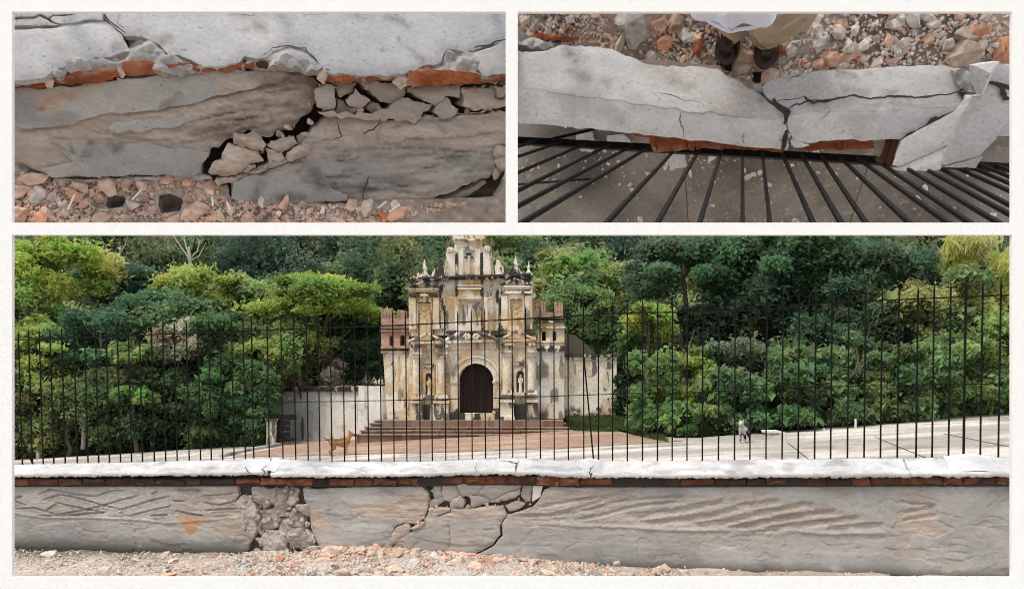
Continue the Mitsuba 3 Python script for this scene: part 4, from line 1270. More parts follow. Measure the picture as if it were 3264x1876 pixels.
BROWN = [([(420, 420), (360, 450), (300, 480), (220, 528)], .020), ([(1400, 350), (1300, 400), (1200, 430), (1100, 440)], .02), ([(300, 690), (500, 696), (760, 712)], .006)]
SCRAPE = [([(455, 706), (415, 770)], .013), ([(485, 706), (440, 766)], .012), ([(545, 706), (510, 756)], .013), ([(600, 708), (560, 750)], .010), ([(262, 690), (330, 740)], .003), ([(300, 694), (360, 742)], .003), ([(330, 692), (370, 744)], .003), ([(890, 455), (850, 490), (785, 535)], .006), ([(150, 525), (220, 540)], .004), ([(560, 648), (640, 656)], .004), ([(1370, 972), (1430, 966), (1490, 962)], .012), ([(1530, 850), (1580, 890)], .03), ([(1280, 900), (1250, 980)], .012), ([(940, 400), (1000, 390)], .003)]


def skin(L, name='plaster_skin', conv=Z1, plane=None, parent=None, label=None, off=.010, u=.0, lift=None, **kw):
    kw = {'thick': .012, 'res': .010, 'rough': .010, 'freq': 26, 'bevel': .001, 'bw': .005, **kw}
    slab(name, L, plane or TB, conv, 'mat_plaster', parent or wall1, label, off=off, hfun=lambda p: (lift(p) if lift else 0) + strata(p, .0012, 20, 20, 2), masks=lambda p, h: np.c_[np.clip(u + marks(p, plane or TB, Z1, BROWN), 0, 1), np.clip(.62 * marks(p, plane or TB, Z1, SCRAPE), 0, 1)], **kw)


base_h = lambda p: h_L1(p)
skin([(-60, 441), (240, 426), (580, 396), (750, 374), (1000, 348), (1250, 346), (1428, 342), (1442, 398), (1302, 420), (1204, 440), (1002, 487), (900, 512), (802, 540), (662, 552), (600, 550), (502, 562), (440, 584), (362, 607), (222, 622), (142, 637), (60, 622), (-60, 600)], lift=base_h, label='smooth grey plaster skin left on the upper part of the slab')
skin([(526, 627), (562, 602), (722, 587), (902, 580), (962, 590), (902, 612), (782, 635), (642, 652), (562, 657)], lift=base_h)
skin([(232, 685), (352, 690), (502, 695), (702, 700), (832, 720), (1002, 742), (1036, 752), (1002, 800), (978, 858), (752, 864), (482, 872), (252, 868), (202, 832), (332, 800), (350, 795), (300, 740)], lift=base_h, label='grey plaster skin with scraped marks near the foot of the slab')
# dark cavity behind
L2 = [(1134, 905), (1150, 862), (1242, 842), (1332, 802), (1422, 762), (1482, 712), (1542, 642), (1592, 592), (1652, 577), (1872, 588), (2002, 602), (2062, 592), (2112, 562), (2202, 582), (2302, 572), (2422, 562), (2516, 556), (2516, 720), (2455, 735), (2452, 770), (2442, 832), (2402, 872), (2302, 912), (2152, 972), (2062, 1002), (1952, 1012), (1702, 992), (1502, 1002), (1362, 1032), (1202, 1012), (1142, 1000)]


def h_L2(p):
    y0, y1 = TB.px(*Z1(1800, 740))[1], TB.px(*Z1(1800, 980))[1]
    t = np.clip((p[:, 1] - y1) / (y0 - y1), 0, 1.4)
    return strata(p, .0045, 4, 12, 13) + strata(p, .0045, 9, 75, 15) * np.clip(1.2 - np.abs(t - .5), .2, 1) + .012 * np.cos(t * 2.2)


def m_L2(p, h):
    t = np.full(len(p), .58)
    g = poly_mask(p, [(1560, 760), (1800, 740), (2100, 730), (2440, 760), (2445, 830), (2300, 900), (2100, 950), (1700, 960), (1640, 900)], Z1, TB, .03)
    t = t * (1 - g * np.clip(.80 + strata(p, .8, 6, 40, 31), 0, 1))
    return np.c_[t, np.maximum(g * np.clip(strata(p, 2.0, 5, 30, 33) + .05, 0, .5), .25 * marks(p, TB, Z1, [(q, .004) for q in LN2]))]  # grey streaks, plus crevice lines painted dark


cr = [([TB.px(*Z1(*q)) for q in c], w) for c, w in [([(1822, 870), (1812, 900), (1788, 940), (1783, 1010)], .0028), ([(1872, 588), (1868, 610), (1840, 640), (1788, 655)], .004), ([(1660, 578), (1672, 630), (1690, 668), (1650, 690)], .0025), ([(1520, 770), (1440, 800), (1330, 830), (1230, 870)], .0022)]]
slab('plaster_slab', L2, TB, Z1, 'mat_plaster', wall1, 'long slipped plaster slab with streaked grey face, split by a thin crack', off=.008, thick=.13, res=.0065, rough=.010, bevel=.012, bw=.012, hfun=lambda p: h_L2(p) + relief(RL2, p) + flakes(p, .003, 5, .60, 6)[0], masks=m_L2, cracks=[([z for z in c], w) for c, w in [(q[0], q[1]) for q in []]])
for c, w in [([(1822, 870), (1812, 900), (1788, 940), (1783, 1000)], .0030), ([(1872, 590), (1868, 610), (1840, 640), (1788, 655)], .0045), ([(1660, 580), (1672, 630), (1690, 668), (1650, 690)], .003), ([(1520, 770), (1440, 800), (1330, 830), (1230, 870)], .0026)]:
    crack(c, TB, Z1, w * .6, wall1, off=.022)
skin([(1152, 897), (1242, 862), (1322, 872), (1400, 864), (1472, 862), (1482, 842), (1512, 797), (1562, 832), (1612, 882), (1630, 930), (1702, 967), (1692, 988), (1502, 998), (1362, 1026), (1202, 1008), (1142, 985)], lift=lambda p: h_L2(p), off=.016, label='pale grey plaster skin on the toe of the slipped slab')
skin([(1482, 848), (1516, 800), (1562, 834), (1612, 884), (1622, 920), (1560, 900), (1500, 890)], lift=lambda p: h_L2(p), off=.020, u=.0)
F3 = [([(1556, 426), (1600, 404), (1664, 432), (1652, 540), (1618, 552), (1556, 526)], .45, .012), ([(1602, 400), (1756, 404), (1752, 440), (1702, 470), (1672, 486), (1664, 430)], .5, -.008), ([(1758, 442), (1832, 500), (1802, 530), (1770, 545), (1702, 495)], .42, .014), ([(1762, 404), (1992, 414), (2006, 450), (1976, 522), (1882, 510), (1832, 470)], .45, .0),
      ([(1562, 556), (1652, 548), (1802, 560), (1902, 545), (2012, 480), (2142, 520), (2100, 560), (2052, 606), (1902, 592), (1702, 580), (1600, 580)], .45, .016), ([(2012, 426), (2150, 416), (2272, 422), (2256, 488), (2202, 486), (2152, 522), (2102, 500), (2012, 456)], .5, .0),
      ([(2132, 546), (2180, 500), (2212, 490), (2262, 540), (2242, 576), (2172, 582)], .25, .006), ([(2274, 432), (2442, 420), (2444, 480), (2516, 480), (2516, 530), (2472, 532), (2352, 547), (2282, 522)], .6, .008), ([(2446, 424), (2516, 410), (2516, 470), (2450, 474)], .95, .02), ([(1660, 492), (1700, 500), (1768, 548), (1700, 556), (1655, 545)], .2, -.02), ([(1806, 532), (1840, 504), (1876, 516), (1890, 540), (1830, 552)], .2, -.02)]
for k, (L, u, o) in enumerate(F3):
    rr = np.random.default_rng(400 + k)
    slab('plaster_fragment', L, TB, Z1, 'mat_plaster', wall1, off=o, thick=.10, res=.009, rough=.011, freq=55, gap=.0008, bevel=.008, bw=.010, tilt=rr.uniform(-.18, .18, 2), hfun=lambda p: strata(p, .004, 14, 20, 4) + strata(p, .001, 60, 60), masks=lambda p, h, u=u: np.c_[np.full(len(p), u), .06 + 0 * h])
G = [([(1152, 692), (1156, 666), (1232, 650), (1262, 668), (1292, 692), (1314, 726), (1302, 746), (1270, 741), (1172, 716)], 1.0, .035, 'pinkish wedge of mortar in the gap'), ([(1112, 722), (1160, 715), (1270, 746), (1297, 800), (1232, 820), (1202, 850), (1112, 872), (1050, 862), (1020, 842), (1060, 802), (1097, 786)], .88, .03, 'largest tan lump jammed in the gap'), ([(1320, 737), (1382, 746), (1402, 790), (1332, 812)], .85, .02, None),
     ([(1318, 722), (1392, 690), (1462, 680), (1472, 710), (1412, 746), (1396, 762)], .7, .015, None), ([(1412, 792), (1420, 760), (1502, 710), (1532, 716), (1520, 762), (1472, 792), (1420, 806)], .82, .03, None), ([(1190, 852), (1216, 826), (1257, 830), (1232, 857)], .05, .045, None), ([(1232, 862), (1312, 815), (1322, 832), (1262, 867)], .8, .03, None), ([(1052, 900), (1112, 876), (1202, 868), (1182, 900), (1132, 908), (1070, 916)], .85, .03, None), ([(1472, 670), (1500, 650), (1540, 646), (1490, 704), (1474, 706)], .6, -.01, None)]
for k, (L, u, o, lb) in enumerate(G):
    rr = np.random.default_rng(430 + k)
    slab('fallen_lump', L, TB, Z1, 'mat_plaster', wall1, lb, off=o, thick=.06, res=.0075, rough=.011, freq=60, bevel=.014, bw=.014, tilt=rr.uniform(-.2, .2, 2), hfun=lambda p: strata(p, .008, 22, 30, 4) + strata(p, .002, 70, 90, 6), masks=lambda p, h, u=u: np.c_[np.full(len(p), u), 0 * h])
slab('plaster_slab', [(2000, 1120), (2000, 1090), (2060, 1062), (2272, 1040), (2310, 1020), (2440, 990), (2476, 930), (2496, 880), (2518, 876), (2518, 1120)], TB, Z1, 'mat_plaster', wall1, 'grey plaster slab in the lower right corner beyond the dark void', off=.03, thick=.05, res=.011, rough=.006, bevel=.012, bw=.014, hfun=lambda p: strata(p, .006, 6, 20, 8) + strata(p, .002, 20, 70, 4), masks=lambda p, h: np.c_[np.clip(.2 + strata(p, .5, 4, 12, 2), 0, .8), 0 * h])
rz = np.random.default_rng(99)
for _ in range(60):
    if rz.random() < .5:
        q = (rz.uniform(1570, 2480), rz.uniform(410, 560))
    else:
        t_ = rz.random(); q = (1010 + 560 * t_ + rz.normal(0, 25), 850 - 260 * t_ ** 1.3 + rz.normal(0, 25))
    stone_at('grit_stone', TB, TB.px(*Z1(*q)), rz.uniform(.006, .018), rz, rz.choice([.2, .4, .6]), rz.uniform(.6, .95), wall1, rz.uniform(-.06, -.012), flat=rz.uniform(.6, 1))
slab('plaster_rim', [(2168, 992), (2300, 936), (2396, 888), (2404, 906), (2330, 950), (2240, 1000), (2190, 1006)], TB, Z1, 'mat_plaster', wall1, off=-.01, thick=.05, res=.009, rough=.006, bevel=.014, bw=.012, masks=lambda p, h: np.c_[.35 + 0 * h, .1 + 0 * h])
for k, (q, r) in enumerate([((2462, 755), .035), ((2480, 800), .045), ((2452, 850), .03), ((2500, 850), .05), ((2300, 1010), .03)]):
    stone_at('mortar_chunk', TB, TB.px(*Z1(*q)), r, np.random.default_rng(360 + k), .3, .7, wall1, -.01)
slab('mortar_strip', [(250, 882), (480, 884), (722, 872), (962, 862), (1042, 872), (1046, 890), (960, 892), (722, 892), (480, 896), (262, 892)], TB, Z1, 'mat_coping', wall1, off=-.012, thick=.04, res=.009, rough=.008, hfun=lambda p: strata(p, .006, 40, 40), masks=lambda p, h: np.c_[.35 + 0 * h, 0 * h])
slab('plaster_fragment', [(1000, 960), (1062, 930), (1118, 906), (1136, 1000), (1130, 1060), (1040, 1050)], TB, Z1, 'mat_plaster', wall1, off=.0, thick=.05, res=.010, rough=.008, masks=lambda p, h: np.c_[.6 + 0 * h, .12 + 0 * h])
# masonry core: dark backing that colours the crevices black, and the added back board
cb = TB.px(825, 420)
put('masonry_core', boxpx(TB, 20, 80, 1622, 700, -.40, -.16), 'mat_gap_shade', wall1)
def strut(px, py, d0, d1):
    r_ = ray(px, py)
    put('strut', split(tube([EYE + r_ * d0, EYE + r_ * d1], .014, 4)), 'mat_board', stand)


put('back_board', boxpx(TB, 12, -90, 1626, 690, -.46, -.42), 'mat_board', stand)  # added support, out of view behind the left tableau
for px in (160, 850, 1540):
    e = TB.w(TB.px(px, -60, -.44), -.44)[0] - EYE
    strut(px, -60, BD + .001, e @ FWD)
# rubble ground with two square holes
ground1 = tag('rubble_ground', 'pinkish rubble at the foot of the close-up wall', kind='structure')
COUNT['rubble_ground'] = 1
HOLES = [[(522, 962), (548, 950), (606, 950), (612, 972), (596, 1012), (532, 1020), (516, 1000)], [(782, 956), (830, 944), (886, 960), (896, 990), (884, 1034), (790, 1038), (778, 1000)]]
hx = [np.array([TG.px(*Z1(*q)) for q in h]) for h in HOLES]
ms = slab_meshes([TG.px(*Z1(*q)) for q in [(-160, 700), (150, 820), (280, 868), (1050, 868), (1150, 980), (1500, 990), (2000, 980), (2515, 960), (2515, 1106), (-160, 1106)]], TG, thick=.010, res=.014, rough=.004, off=-.004, bevel=.006, hfun=lambda p: strata(p, .018, 9, 9, 2) + strata(p, .008, 40, 40, 3), holes=hx, masks=lambda p, h: np.c_[.08 + 0 * h, 0 * h])
scene['rubble_ground'] = mikit.ply(ms[0][:2], 'mat_dirt', smooth=True, uv=ms[0][2] * [.1, 0])
for h in hx:      # the shafts below the two holes, coloured dark for the shade inside
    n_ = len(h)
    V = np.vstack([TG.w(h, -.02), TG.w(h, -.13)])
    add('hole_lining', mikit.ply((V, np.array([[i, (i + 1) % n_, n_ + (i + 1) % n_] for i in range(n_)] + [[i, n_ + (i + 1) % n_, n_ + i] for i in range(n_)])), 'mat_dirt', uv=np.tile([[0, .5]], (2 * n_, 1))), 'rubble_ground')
put('subsoil', boxpx(TG, 20, 600, 1622, 706, -.30, -.13), 'mat_gap_shade', 'rubble_ground')  # dark block whose colour gives the holes their shade
rgn = Polygon([TG.px(*Z1(*q)) for q in [(-60, 800), (60, 800), (150, 850), (280, 890), (1000, 890), (1130, 990), (1500, 1010), (1950, 1020), (2120, 1010), (2300, 1000), (2250, 1030), (2040, 1060), (1980, 1106), (-60, 1106)]])
avoid = unary_union([Polygon(h).buffer(.012) for h in hx])
rg1 = np.random.default_rng(51)


def tone1(q, r):
    t = r.choice([.1, .3, .6, .75, .95], p=[.1, .27, .42, .20, .01])
    return t, r.uniform(.6, 1.0)


scatter(TG, rgn, 250, 2600, rg1, tone1, 'rubble_ground', 'gravel', (.007, .030), (.0025, .008), avoid=avoid)
for k, (q, r, t, b, fl) in enumerate([((90, 830), .065, .1, .55, .7), ((175, 890), .055, .6, .75, .6), ((115, 940), .045, .6, .75, .6), ((205, 955), .03, .3, .9, .6), ((85, 1075), .06, .75, .75, .5), ((250, 1065), .035, .6, .8, .6), ((520, 905), .055, .6, .85, .5), ((205, 1085), .04, .95, .8, .5), ((375, 975), .03, .95, .8, .4), ((400, 925), .035, .6, .8, .5), ((960, 1050), .06, .6, .8, .4), ((920, 915), .035, .75, .75, .5),
                                       ((1400, 1015), .042, .75, .85, .7), ((1378, 1060), .020, .0, 1.1, .8), ((1730, 1025), .042, .6, .85, .6), ((1810, 1035), .045, .3, .8, .6), ((1970, 1050), .055, .75, .9, .5), ((1950, 1030), .04, .3, 1.05, .3), ((1590, 1045), .02, .1, 1.1, .6), ((1060, 1075), .03, .75, .85, .5), ((1130, 1040), .03, .3, .9, .35), ((300, 1010), .014, .0, 1.2, .6), ((660, 1020), .03, .3, .85, .5), ((700, 930), .04, .6, .8, .4), ((830, 890), .035, .6, .85, .5), ((70, 905), .04, .1, .45, .6)]):
    stone_at('stone', TG, TG.px(*Z1(*q)), r * .72, np.random.default_rng(500 + k), t, b, 'rubble_ground', .005, flat=fl, elong=1.25)
for k, q in enumerate([((345, 1050), (385, 985)), ((660, 1000), (710, 960)), ((1050, 990), (1055, 1040)), ((1120, 1010), (1140, 1060)), ((1862, 1040), (1900, 1015)), ((1915, 1060), (1965, 1030))]):
    put('straw', tube([TG.w(TG.px(*Z1(*q[0])), .02)[0], TG.w(TG.px(*Z1(*q[1])), .03)[0]], .0028, 5), 'mat_white', 'rubble_ground')

# ================================================================ TABLEAU 2: straight down over the coping, the fence and the photographer's feet
NAD = Z2(1178, 371)
V2 = ray(*NAD) / np.linalg.norm(ray(*NAD))


def level(px, py, dist, tilt=0):
    return tilted(px, py, dist / (ray(px, py) / np.linalg.norm(ray(px, py)) @ V2), tilt, V2)


XG = level(*NAD, 3.0)          # rubble road the person stands on
XP = level(*NAD, 3.45)         # concrete pavement below the fence
XR = level(*Z2(1200, 560), 2.44)   # ridge of the coping


def gable(p, q, au, al):
    """the two slopes either side of a ridge seen from pixel p to pixel q"""
    A, B = XR.w(XR.px(*Z2(*p)))[0], XR.w(XR.px(*Z2(*q)))[0]
    a = (B - A) / np.linalg.norm(B - A)
    b = np.cross(-V2, a); b /= np.linalg.norm(b)
    n = np.cross(a, b)
    t, u = math.radians(au), math.radians(al)
    return Plane(A, a, b * math.cos(t) - n * math.sin(t)), Plane(A, a, b * math.cos(u) + n * math.sin(u))


XU, XL = gable((40, 421), (1350, 579), 25, 7)
XU2, XL2 = gable((1366, 566), (2250, 512), 25, 7)
SIDE[0] = .12
wall2 = thing('parapet_wall', 'white ridged coping seen from straight above, split in the middle, in the upper right opening', 'wall')
up = [(16, 262), (40, 250), (190, 250), (240, 228), (350, 222), (480, 240), (600, 280), (640, 302), (680, 332), (760, 340), (850, 347), (960, 340), (1040, 352), (1080, 382), (1140, 397), (1180, 432), (1222, 462), (1262, 492), (1302, 522), (1346, 552), (1352, 580), (1200, 576), (900, 546), (600, 501), (300, 461), (40, 421), (16, 400)]
lo = [(16, 400), (40, 421), (300, 461), (600, 501), (900, 546), (1200, 576), (1352, 580), (1346, 602), (1362, 636), (1350, 690), (1345, 737), (1200, 727), (1040, 706), (900, 692), (640, 662), (400, 637), (200, 620), (40, 608), (16, 596)]
USTAIN = [([(275, 240), (300, 275), (342, 306)], .009), ([(300, 352), (340, 366), (375, 384)], .014), ([(390, 290), (430, 296), (475, 308)], .006), ([(805, 408), (845, 420)], .014), ([(860, 418), (900, 430)], .005), ([(1240, 470), (1260, 500)], .01), ([(470, 400), (480, 410)], .012), ([(1900, 370), (1910, 390)], .02), ([(2000, 440), (2020, 450)], .015)]


def m_up(p, h):
    s = marks(p, XU, Z2, USTAIN)
    return np.c_[np.clip(meshkit.fbm(np.c_[p * 9, 0 * h], 4, 2) * 1.3 - .62, 0, .35) + .3 * s, .24 + .32 * s]  # stains, plus an even darkening for the shaded slope


hcw = lambda p: strata(p, .0035, 7, 7, 3) + strata(p, .001, 60, 60, 5)
slab('coping_slab', up, XU, Z2, 'mat_coping', wall2, 'road-side slope of the left coping, painted greyer as the shaded side', thick=.05, res=.016, rough=.008, hfun=hcw, masks=m_up)
slab('coping_slab', lo, XL, Z2, 'mat_coping', wall2, 'fence-side slope of the left coping, kept whiter as the lit side', thick=.05, res=.016, rough=.006, hfun=hcw)
up2 = [(1244, 424), (1282, 396), (1402, 376), (1502, 352), (1702, 341), (1902, 326), (2100, 320), (2162, 321), (2202, 336), (2232, 347), (2262, 372), (2222, 400), (2232, 440), (2215, 458), (2262, 492), (2252, 510), (2002, 527), (1702, 542), (1382, 562), (1356, 548), (1312, 500), (1262, 470)]
lo2 = [(1374, 566), (1702, 544), (2002, 529), (2250, 513), (2100, 592), (1924, 687), (1800, 690), (1702, 692), (1452, 702), (1400, 686), (1372, 640), (1366, 600)]
slab('coping_slab', up2, XU2, Z2, 'mat_coping', wall2, 'road-side slope of the right coping with a long crooked crack, painted greyer as the shaded side', thick=.05, res=.016, rough=.008, hfun=hcw, masks=m_up)
slab('coping_slab', lo2, XL2, Z2, 'mat_coping', wall2, 'fence-side slope of the right coping, kept whiter as the lit side', thick=.05, res=.016, rough=.006, hfun=hcw)
for q, pl_ in [([(1352, 606), (1372, 612), (1392, 624), (1402, 616), (1400, 640), (1384, 650), (1372, 640)], XL), ([(1362, 660), (1398, 636), (1408, 652), (1388, 668), (1374, 690)], XL), ([(1376, 694), (1402, 672), (1452, 704), (1478, 712), (1422, 734), (1398, 730)], XL), ([(1352, 700), (1368, 688), (1376, 716), (1366, 736), (1348, 738)], XL)]:
    slab('coping_chip', q, pl_, Z2, 'mat_coping', wall2, off=-.008, thick=.04, res=.012, rough=.005, tilt=(.1, -.1), gap=.001)
slab('coping_core', [(1075, 384), (1138, 390), (1182, 420), (1236, 418), (1244, 452), (1216, 466), (1180, 440), (1140, 410)], XU, Z2, 'mat_coping', wall2, 'crumbled mortar where the coping has split', off=-.012, thick=.05, res=.010, rough=.012, hfun=hr, masks=mgrey)
slab('coping_rim', [(1240, 416), (1300, 384), (1400, 366), (1500, 346), (1502, 356), (1400, 380), (1290, 400)], XU, Z2, 'mat_coping', wall2, off=-.02, thick=.04, res=.010, rough=.008, hfun=lambda p: strata(p, .006, 30, 30), masks=lambda p, h: np.c_[.5 + 0 * h, .1 + 0 * h])
slab('coping_rim', [(630, 300), (690, 318), (860, 330), (960, 334), (1040, 346), (960, 348), (850, 352), (760, 346), (676, 334)], XU, Z2, 'mat_coping', wall2, off=-.015, thick=.04, res=.010, rough=.008, masks=lambda p, h: np.c_[.35 + 0 * h, 0 * h])
for c, w, p_ in [([(1302, 492), (1346, 540), (1366, 552), (1360, 600), (1348, 612)], .009, XU), ([(1362, 640), (1354, 690), (1348, 737)], .008, XL), ([(1366, 546), (1392, 520), (1450, 508), (1490, 498), (1560, 500), (1640, 484), (1700, 474), (1760, 486), (1800, 486), (1900, 470), (1980, 478), (2050, 480), (2150, 466), (2212, 452), (2236, 440)], .0035, XU2), ([(1452, 478), (1470, 496), (1500, 508), (1550, 494), (1600, 494)], .0045, XU2),
                 ([(2212, 456), (2240, 468), (2252, 500), (2256, 516)], .008, XU2), ([(2232, 350), (2226, 390), (2238, 430)], .010, XU2), ([(2256, 514), (2180, 560), (2080, 604), (2000, 648), (1926, 688)], .006, XL2), ([(836, 556), (834, 590), (850, 630), (858, 680)], .0013, XL), ([(1156, 660), (1150, 690), (1154, 716)], .001, XL), ([(1310, 496), (1380, 490), (1450, 476)], .0016, XU2), ([(700, 455), (800, 470), (960, 520)], .0009, XU), ([(1580, 530), (1570, 560), (1545, 590)], .001, XL2), ([(1375, 560), (1440, 700)], .0001, XL)][:-1]:
    crack(c, p_, Z2, w, wall2, off=.0085)
# left stub of coping and its brick
slab('coping_chunk', [(16, 160), (60, 162), (120, 190), (200, 212), (210, 240), (120, 240), (16, 236)], XU, Z2, 'mat_coping', wall2, 'grey broken coping stub in the upper left corner', off=-.01, thick=.06, res=.012, rough=.012, hfun=hr, masks=mgrey)
# buttress cap: two slopes meeting in a ridge that runs across the wall, hipped at the end
XC = level(*Z2(2150, 700), 2.40)
cl = tilted(*ZC(760, 1100), 2.40, 0, V2)
ang = math.radians(16)
ridge_dir = XC.w(XC.px(*ZC(870, 1390)))[0] - XC.w(XC.px(*ZC(1200, 640)))[0]
ridge_dir /= np.linalg.norm(ridge_dir)
side = np.cross(V2, ridge_dir); side /= np.linalg.norm(side)
if side @ RGT < 0:
    side = -side
ro = XC.w(XC.px(*ZC(1000, 1090)))[0]


def slope(s, a):
    """the slope on the side s of the ridge, falling at angle a; axes: along the ridge, and down the slope"""
    dn = side * s * math.cos(a) + V2 * math.sin(a)
    A, B = (ridge_dir, dn) if np.cross(ridge_dir, dn) @ V2 < 0 else (dn, ridge_dir)
    return Plane(ro, A, B)


SL, SR = slope(-1, ang), slope(1, ang)
slab('cap_slab', [(432, 1050), (600, 955), (820, 835), (1040, 712), (1192, 654), (1214, 625), (1090, 880), (985, 1105), (410, 1352), (330, 1330)], SL, ZC, 'mat_coping', wall2, 'left slope of the buttress cap', thick=.05, res=.016, rough=.004, hfun=hcw)
slab('cap_slab', [(412, 1356), (986, 1110), (868, 1392), (840, 1400), (312, 1402), (330, 1376)], SL, ZC, 'mat_coping', wall2, thick=.05, off=-.003, res=.016, rough=.004, hfun=hcw, tilt=(0, 0))
slab('cap_slab', [(1234, 560), (1300, 560), (1366, 556), (1420, 430), (1560, 455), (1610, 590), (1800, 600), (1800, 690), (1695, 760), (1500, 1060), (1330, 1238), (900, 1352), (870, 1370), (985, 1108), (1190, 660)], SR, ZC, 'mat_coping', wall2, 'right slope of the buttress cap', thick=.05, res=.016, rough=.005, hfun=hcw, masks=lambda p, h: np.c_[np.clip(meshkit.fbm(np.c_[p * 9, 0 * h], 4, 2) * 1.3 - .60, 0, .3), .06 + 0 * h])
slab('cap_slab', [(880, 1366), (1330, 1244), (1360, 1250), (1286, 1370)], SR, ZC, 'mat_coping', wall2, thick=.05, off=-.004, res=.016, rough=.004, masks=lambda p, h: np.c_[.35 + 0 * h, .12 + 0 * h])
slab('coping_slab', [(1496, 190), (1560, 180), (1800, 186), (1800, 560), (1680, 470), (1560, 440), (1430, 400)], SR, ZC, 'mat_coping', wall2, 'coping beyond the buttress at the right edge', off=.0, thick=.05, res=.016, rough=.006, hfun=hcw, gap=.004)
slab('coping_slab', [(1570, 470), (1700, 480), (1800, 520), (1800, 580), (1640, 590), (1600, 540)], SR, ZC, 'mat_coping', wall2, off=.003, thick=.05, res=.016, rough=.006, gap=.004)
slab('coping_slab', [(1660, 800), (1900, 700), (1900, 1010), (1545, 1010)], SR, ZC, 'mat_coping', wall2, off=-.06, thick=.05, res=.016, rough=.004)
crack([(1425, 410), (1490, 420), (1550, 440), (1640, 450), (1700, 500)], SR, ZC, .006, wall2, off=.006)
crack([(1556, 440), (1570, 490), (1605, 540), (1620, 580), (1700, 592)], SR, ZC, .006, wall2, off=.006)
ck = [XC.w(XC.px(*ZC(*q)), h)[0] for q, h in [((1204, 205), .0), ((1300, 182), .0), ((1484, 160), -.01), ((1482, 250), -.01), ((1364, 552), -.01), ((1286, 522), -.01), ((1220, 335), -.01), ((1478, 168), .055), ((1300, 500), .05), ((1352, 300), .075), ((1240, 215), .03), ((1240, 330), .03)]]
ck = np.array(ck)
hm = trimesh.Trimesh(ck, ConvexHull(ck).simplices, process=True)
hm.fix_normals()
k = put('coping_chunk', split(hm), 'mat_coping', wall2, u=.05, v=.06)
labels[k] = {'label': 'sharp-edged broken-off coping chunk lying on the buttress'}
slab('coping_core', [(1050, 260), (1150, 250), (1260, 380), (1290, 500), (1240, 520), (1120, 470), (1080, 400)], XC, ZC, 'mat_coping', wall2, off=-.05, thick=.05, res=.010, rough=.014, hfun=hr, masks=mgrey)
SIDE[0] = .65
# brick course showing under the outer edge
XB = level(*Z2(1000, 710), 2.53)
for q, u in [([(690, 676), (724, 680), (722, 742), (704, 744), (694, 720)], .95), ([(726, 678), (872, 688), (882, 742), (800, 746), (730, 744)], .35), ([(876, 690), (912, 692), (910, 742), (888, 742)], .95), ([(914, 692), (1062, 704), (1060, 738), (922, 736)], .4), ([(1066, 704), (1262, 722), (1258, 744), (1070, 740)], .75), ([(1266, 722), (1350, 730), (1346, 748), (1264, 744)], .7), ([(1422, 716), (1480, 700), (1530, 700), (1612, 697), (1618, 738), (1500, 744), (1430, 740)], .45), ([(1620, 696), (1640, 694), (1640, 736), (1622, 738)], .95), ([(1642, 692), (1792, 688), (1796, 730), (1700, 736), (1644, 736)], .6), ([(600, 655), (690, 664), (690, 680), (620, 672)], .3)]:
    slab('brick', q, XB, Z2, 'mat_brick', wall2, off=.0, thick=.06, res=.014, rough=.007, bevel=.008, masks=lambda p, h, u=u: np.c_[np.full(len(p), u), .0 * h], hfun=lambda p: strata(p, .005, 25, 25))
slab('block', [(1790, 690), (1864, 684), (1866, 735), (1820, 774), (1796, 740)], XB, Z2, 'mat_plaster', wall2, 'grey concrete block end under the coping', off=-.01, thick=.08, res=.02, rough=.004)
put('masonry_core', boxpx(XR, *Z2(30, 470), *Z2(1840, 600), -.35, -.12), 'mat_plaster', wall2, u=.7, v=.3)
# rusty angle iron at the buttress
XI = level(*ZC(330, 1200), 2.47)
for q, o in [([(292, 1040), (362, 1040), (290, 1370), (206, 1330)], -.03), ([(366, 1036), (426, 1040), (312, 1384), (268, 1372)], .0)]:
    slab('angle_iron', q, XI, ZC, 'mat_rust', wall2, 'rusty brown steel angle under the cap', off=o, thick=.12, res=.03, rough=.002, hfun=lambda p: 0 * p[:, 0], bevel=.006)
# pavement far below
pav = 'pavement'
qs = [XP.px(*Z2(*q)) for q in [(14, 430), (2700, 430), (2700, 1122), (14, 1122)]]
SEAMS = [[(860, 820), (872, 960), (882, 1130)], [(1762, 830), (1720, 950), (1668, 1130)]]
ms = slab_meshes(qs, XP, thick=.06, res=.05, rough=0, off=0, bevel=0, hfun=lambda p: strata(p, .003, 3, 3), cracks=[([XP.px(*Z2(*q)) for q in s], .0014) for s in SEAMS], jag=.0008)
scene['pavement'] = mikit.ply(ms[0][:2], 'mat_paving', smooth=True, uv=ms[0][2] * 0)
COUNT['pavement'] = 1
tag('pavement', 'dark stained concrete pavement behind the fence, seen from above', kind='structure')
for m_ in ms[1:]:
    add('slab', mikit.ply(m_[:2], 'mat_paving', smooth=True, uv=m_[2] * 0), 'pavement')
put('subsoil', boxpx(XP, *Z2(24, 470), *Z2(2600, 1108), -.2, -.07), 'mat_gap_shade', 'pavement')  # dark block seen through the seams, in place of shade
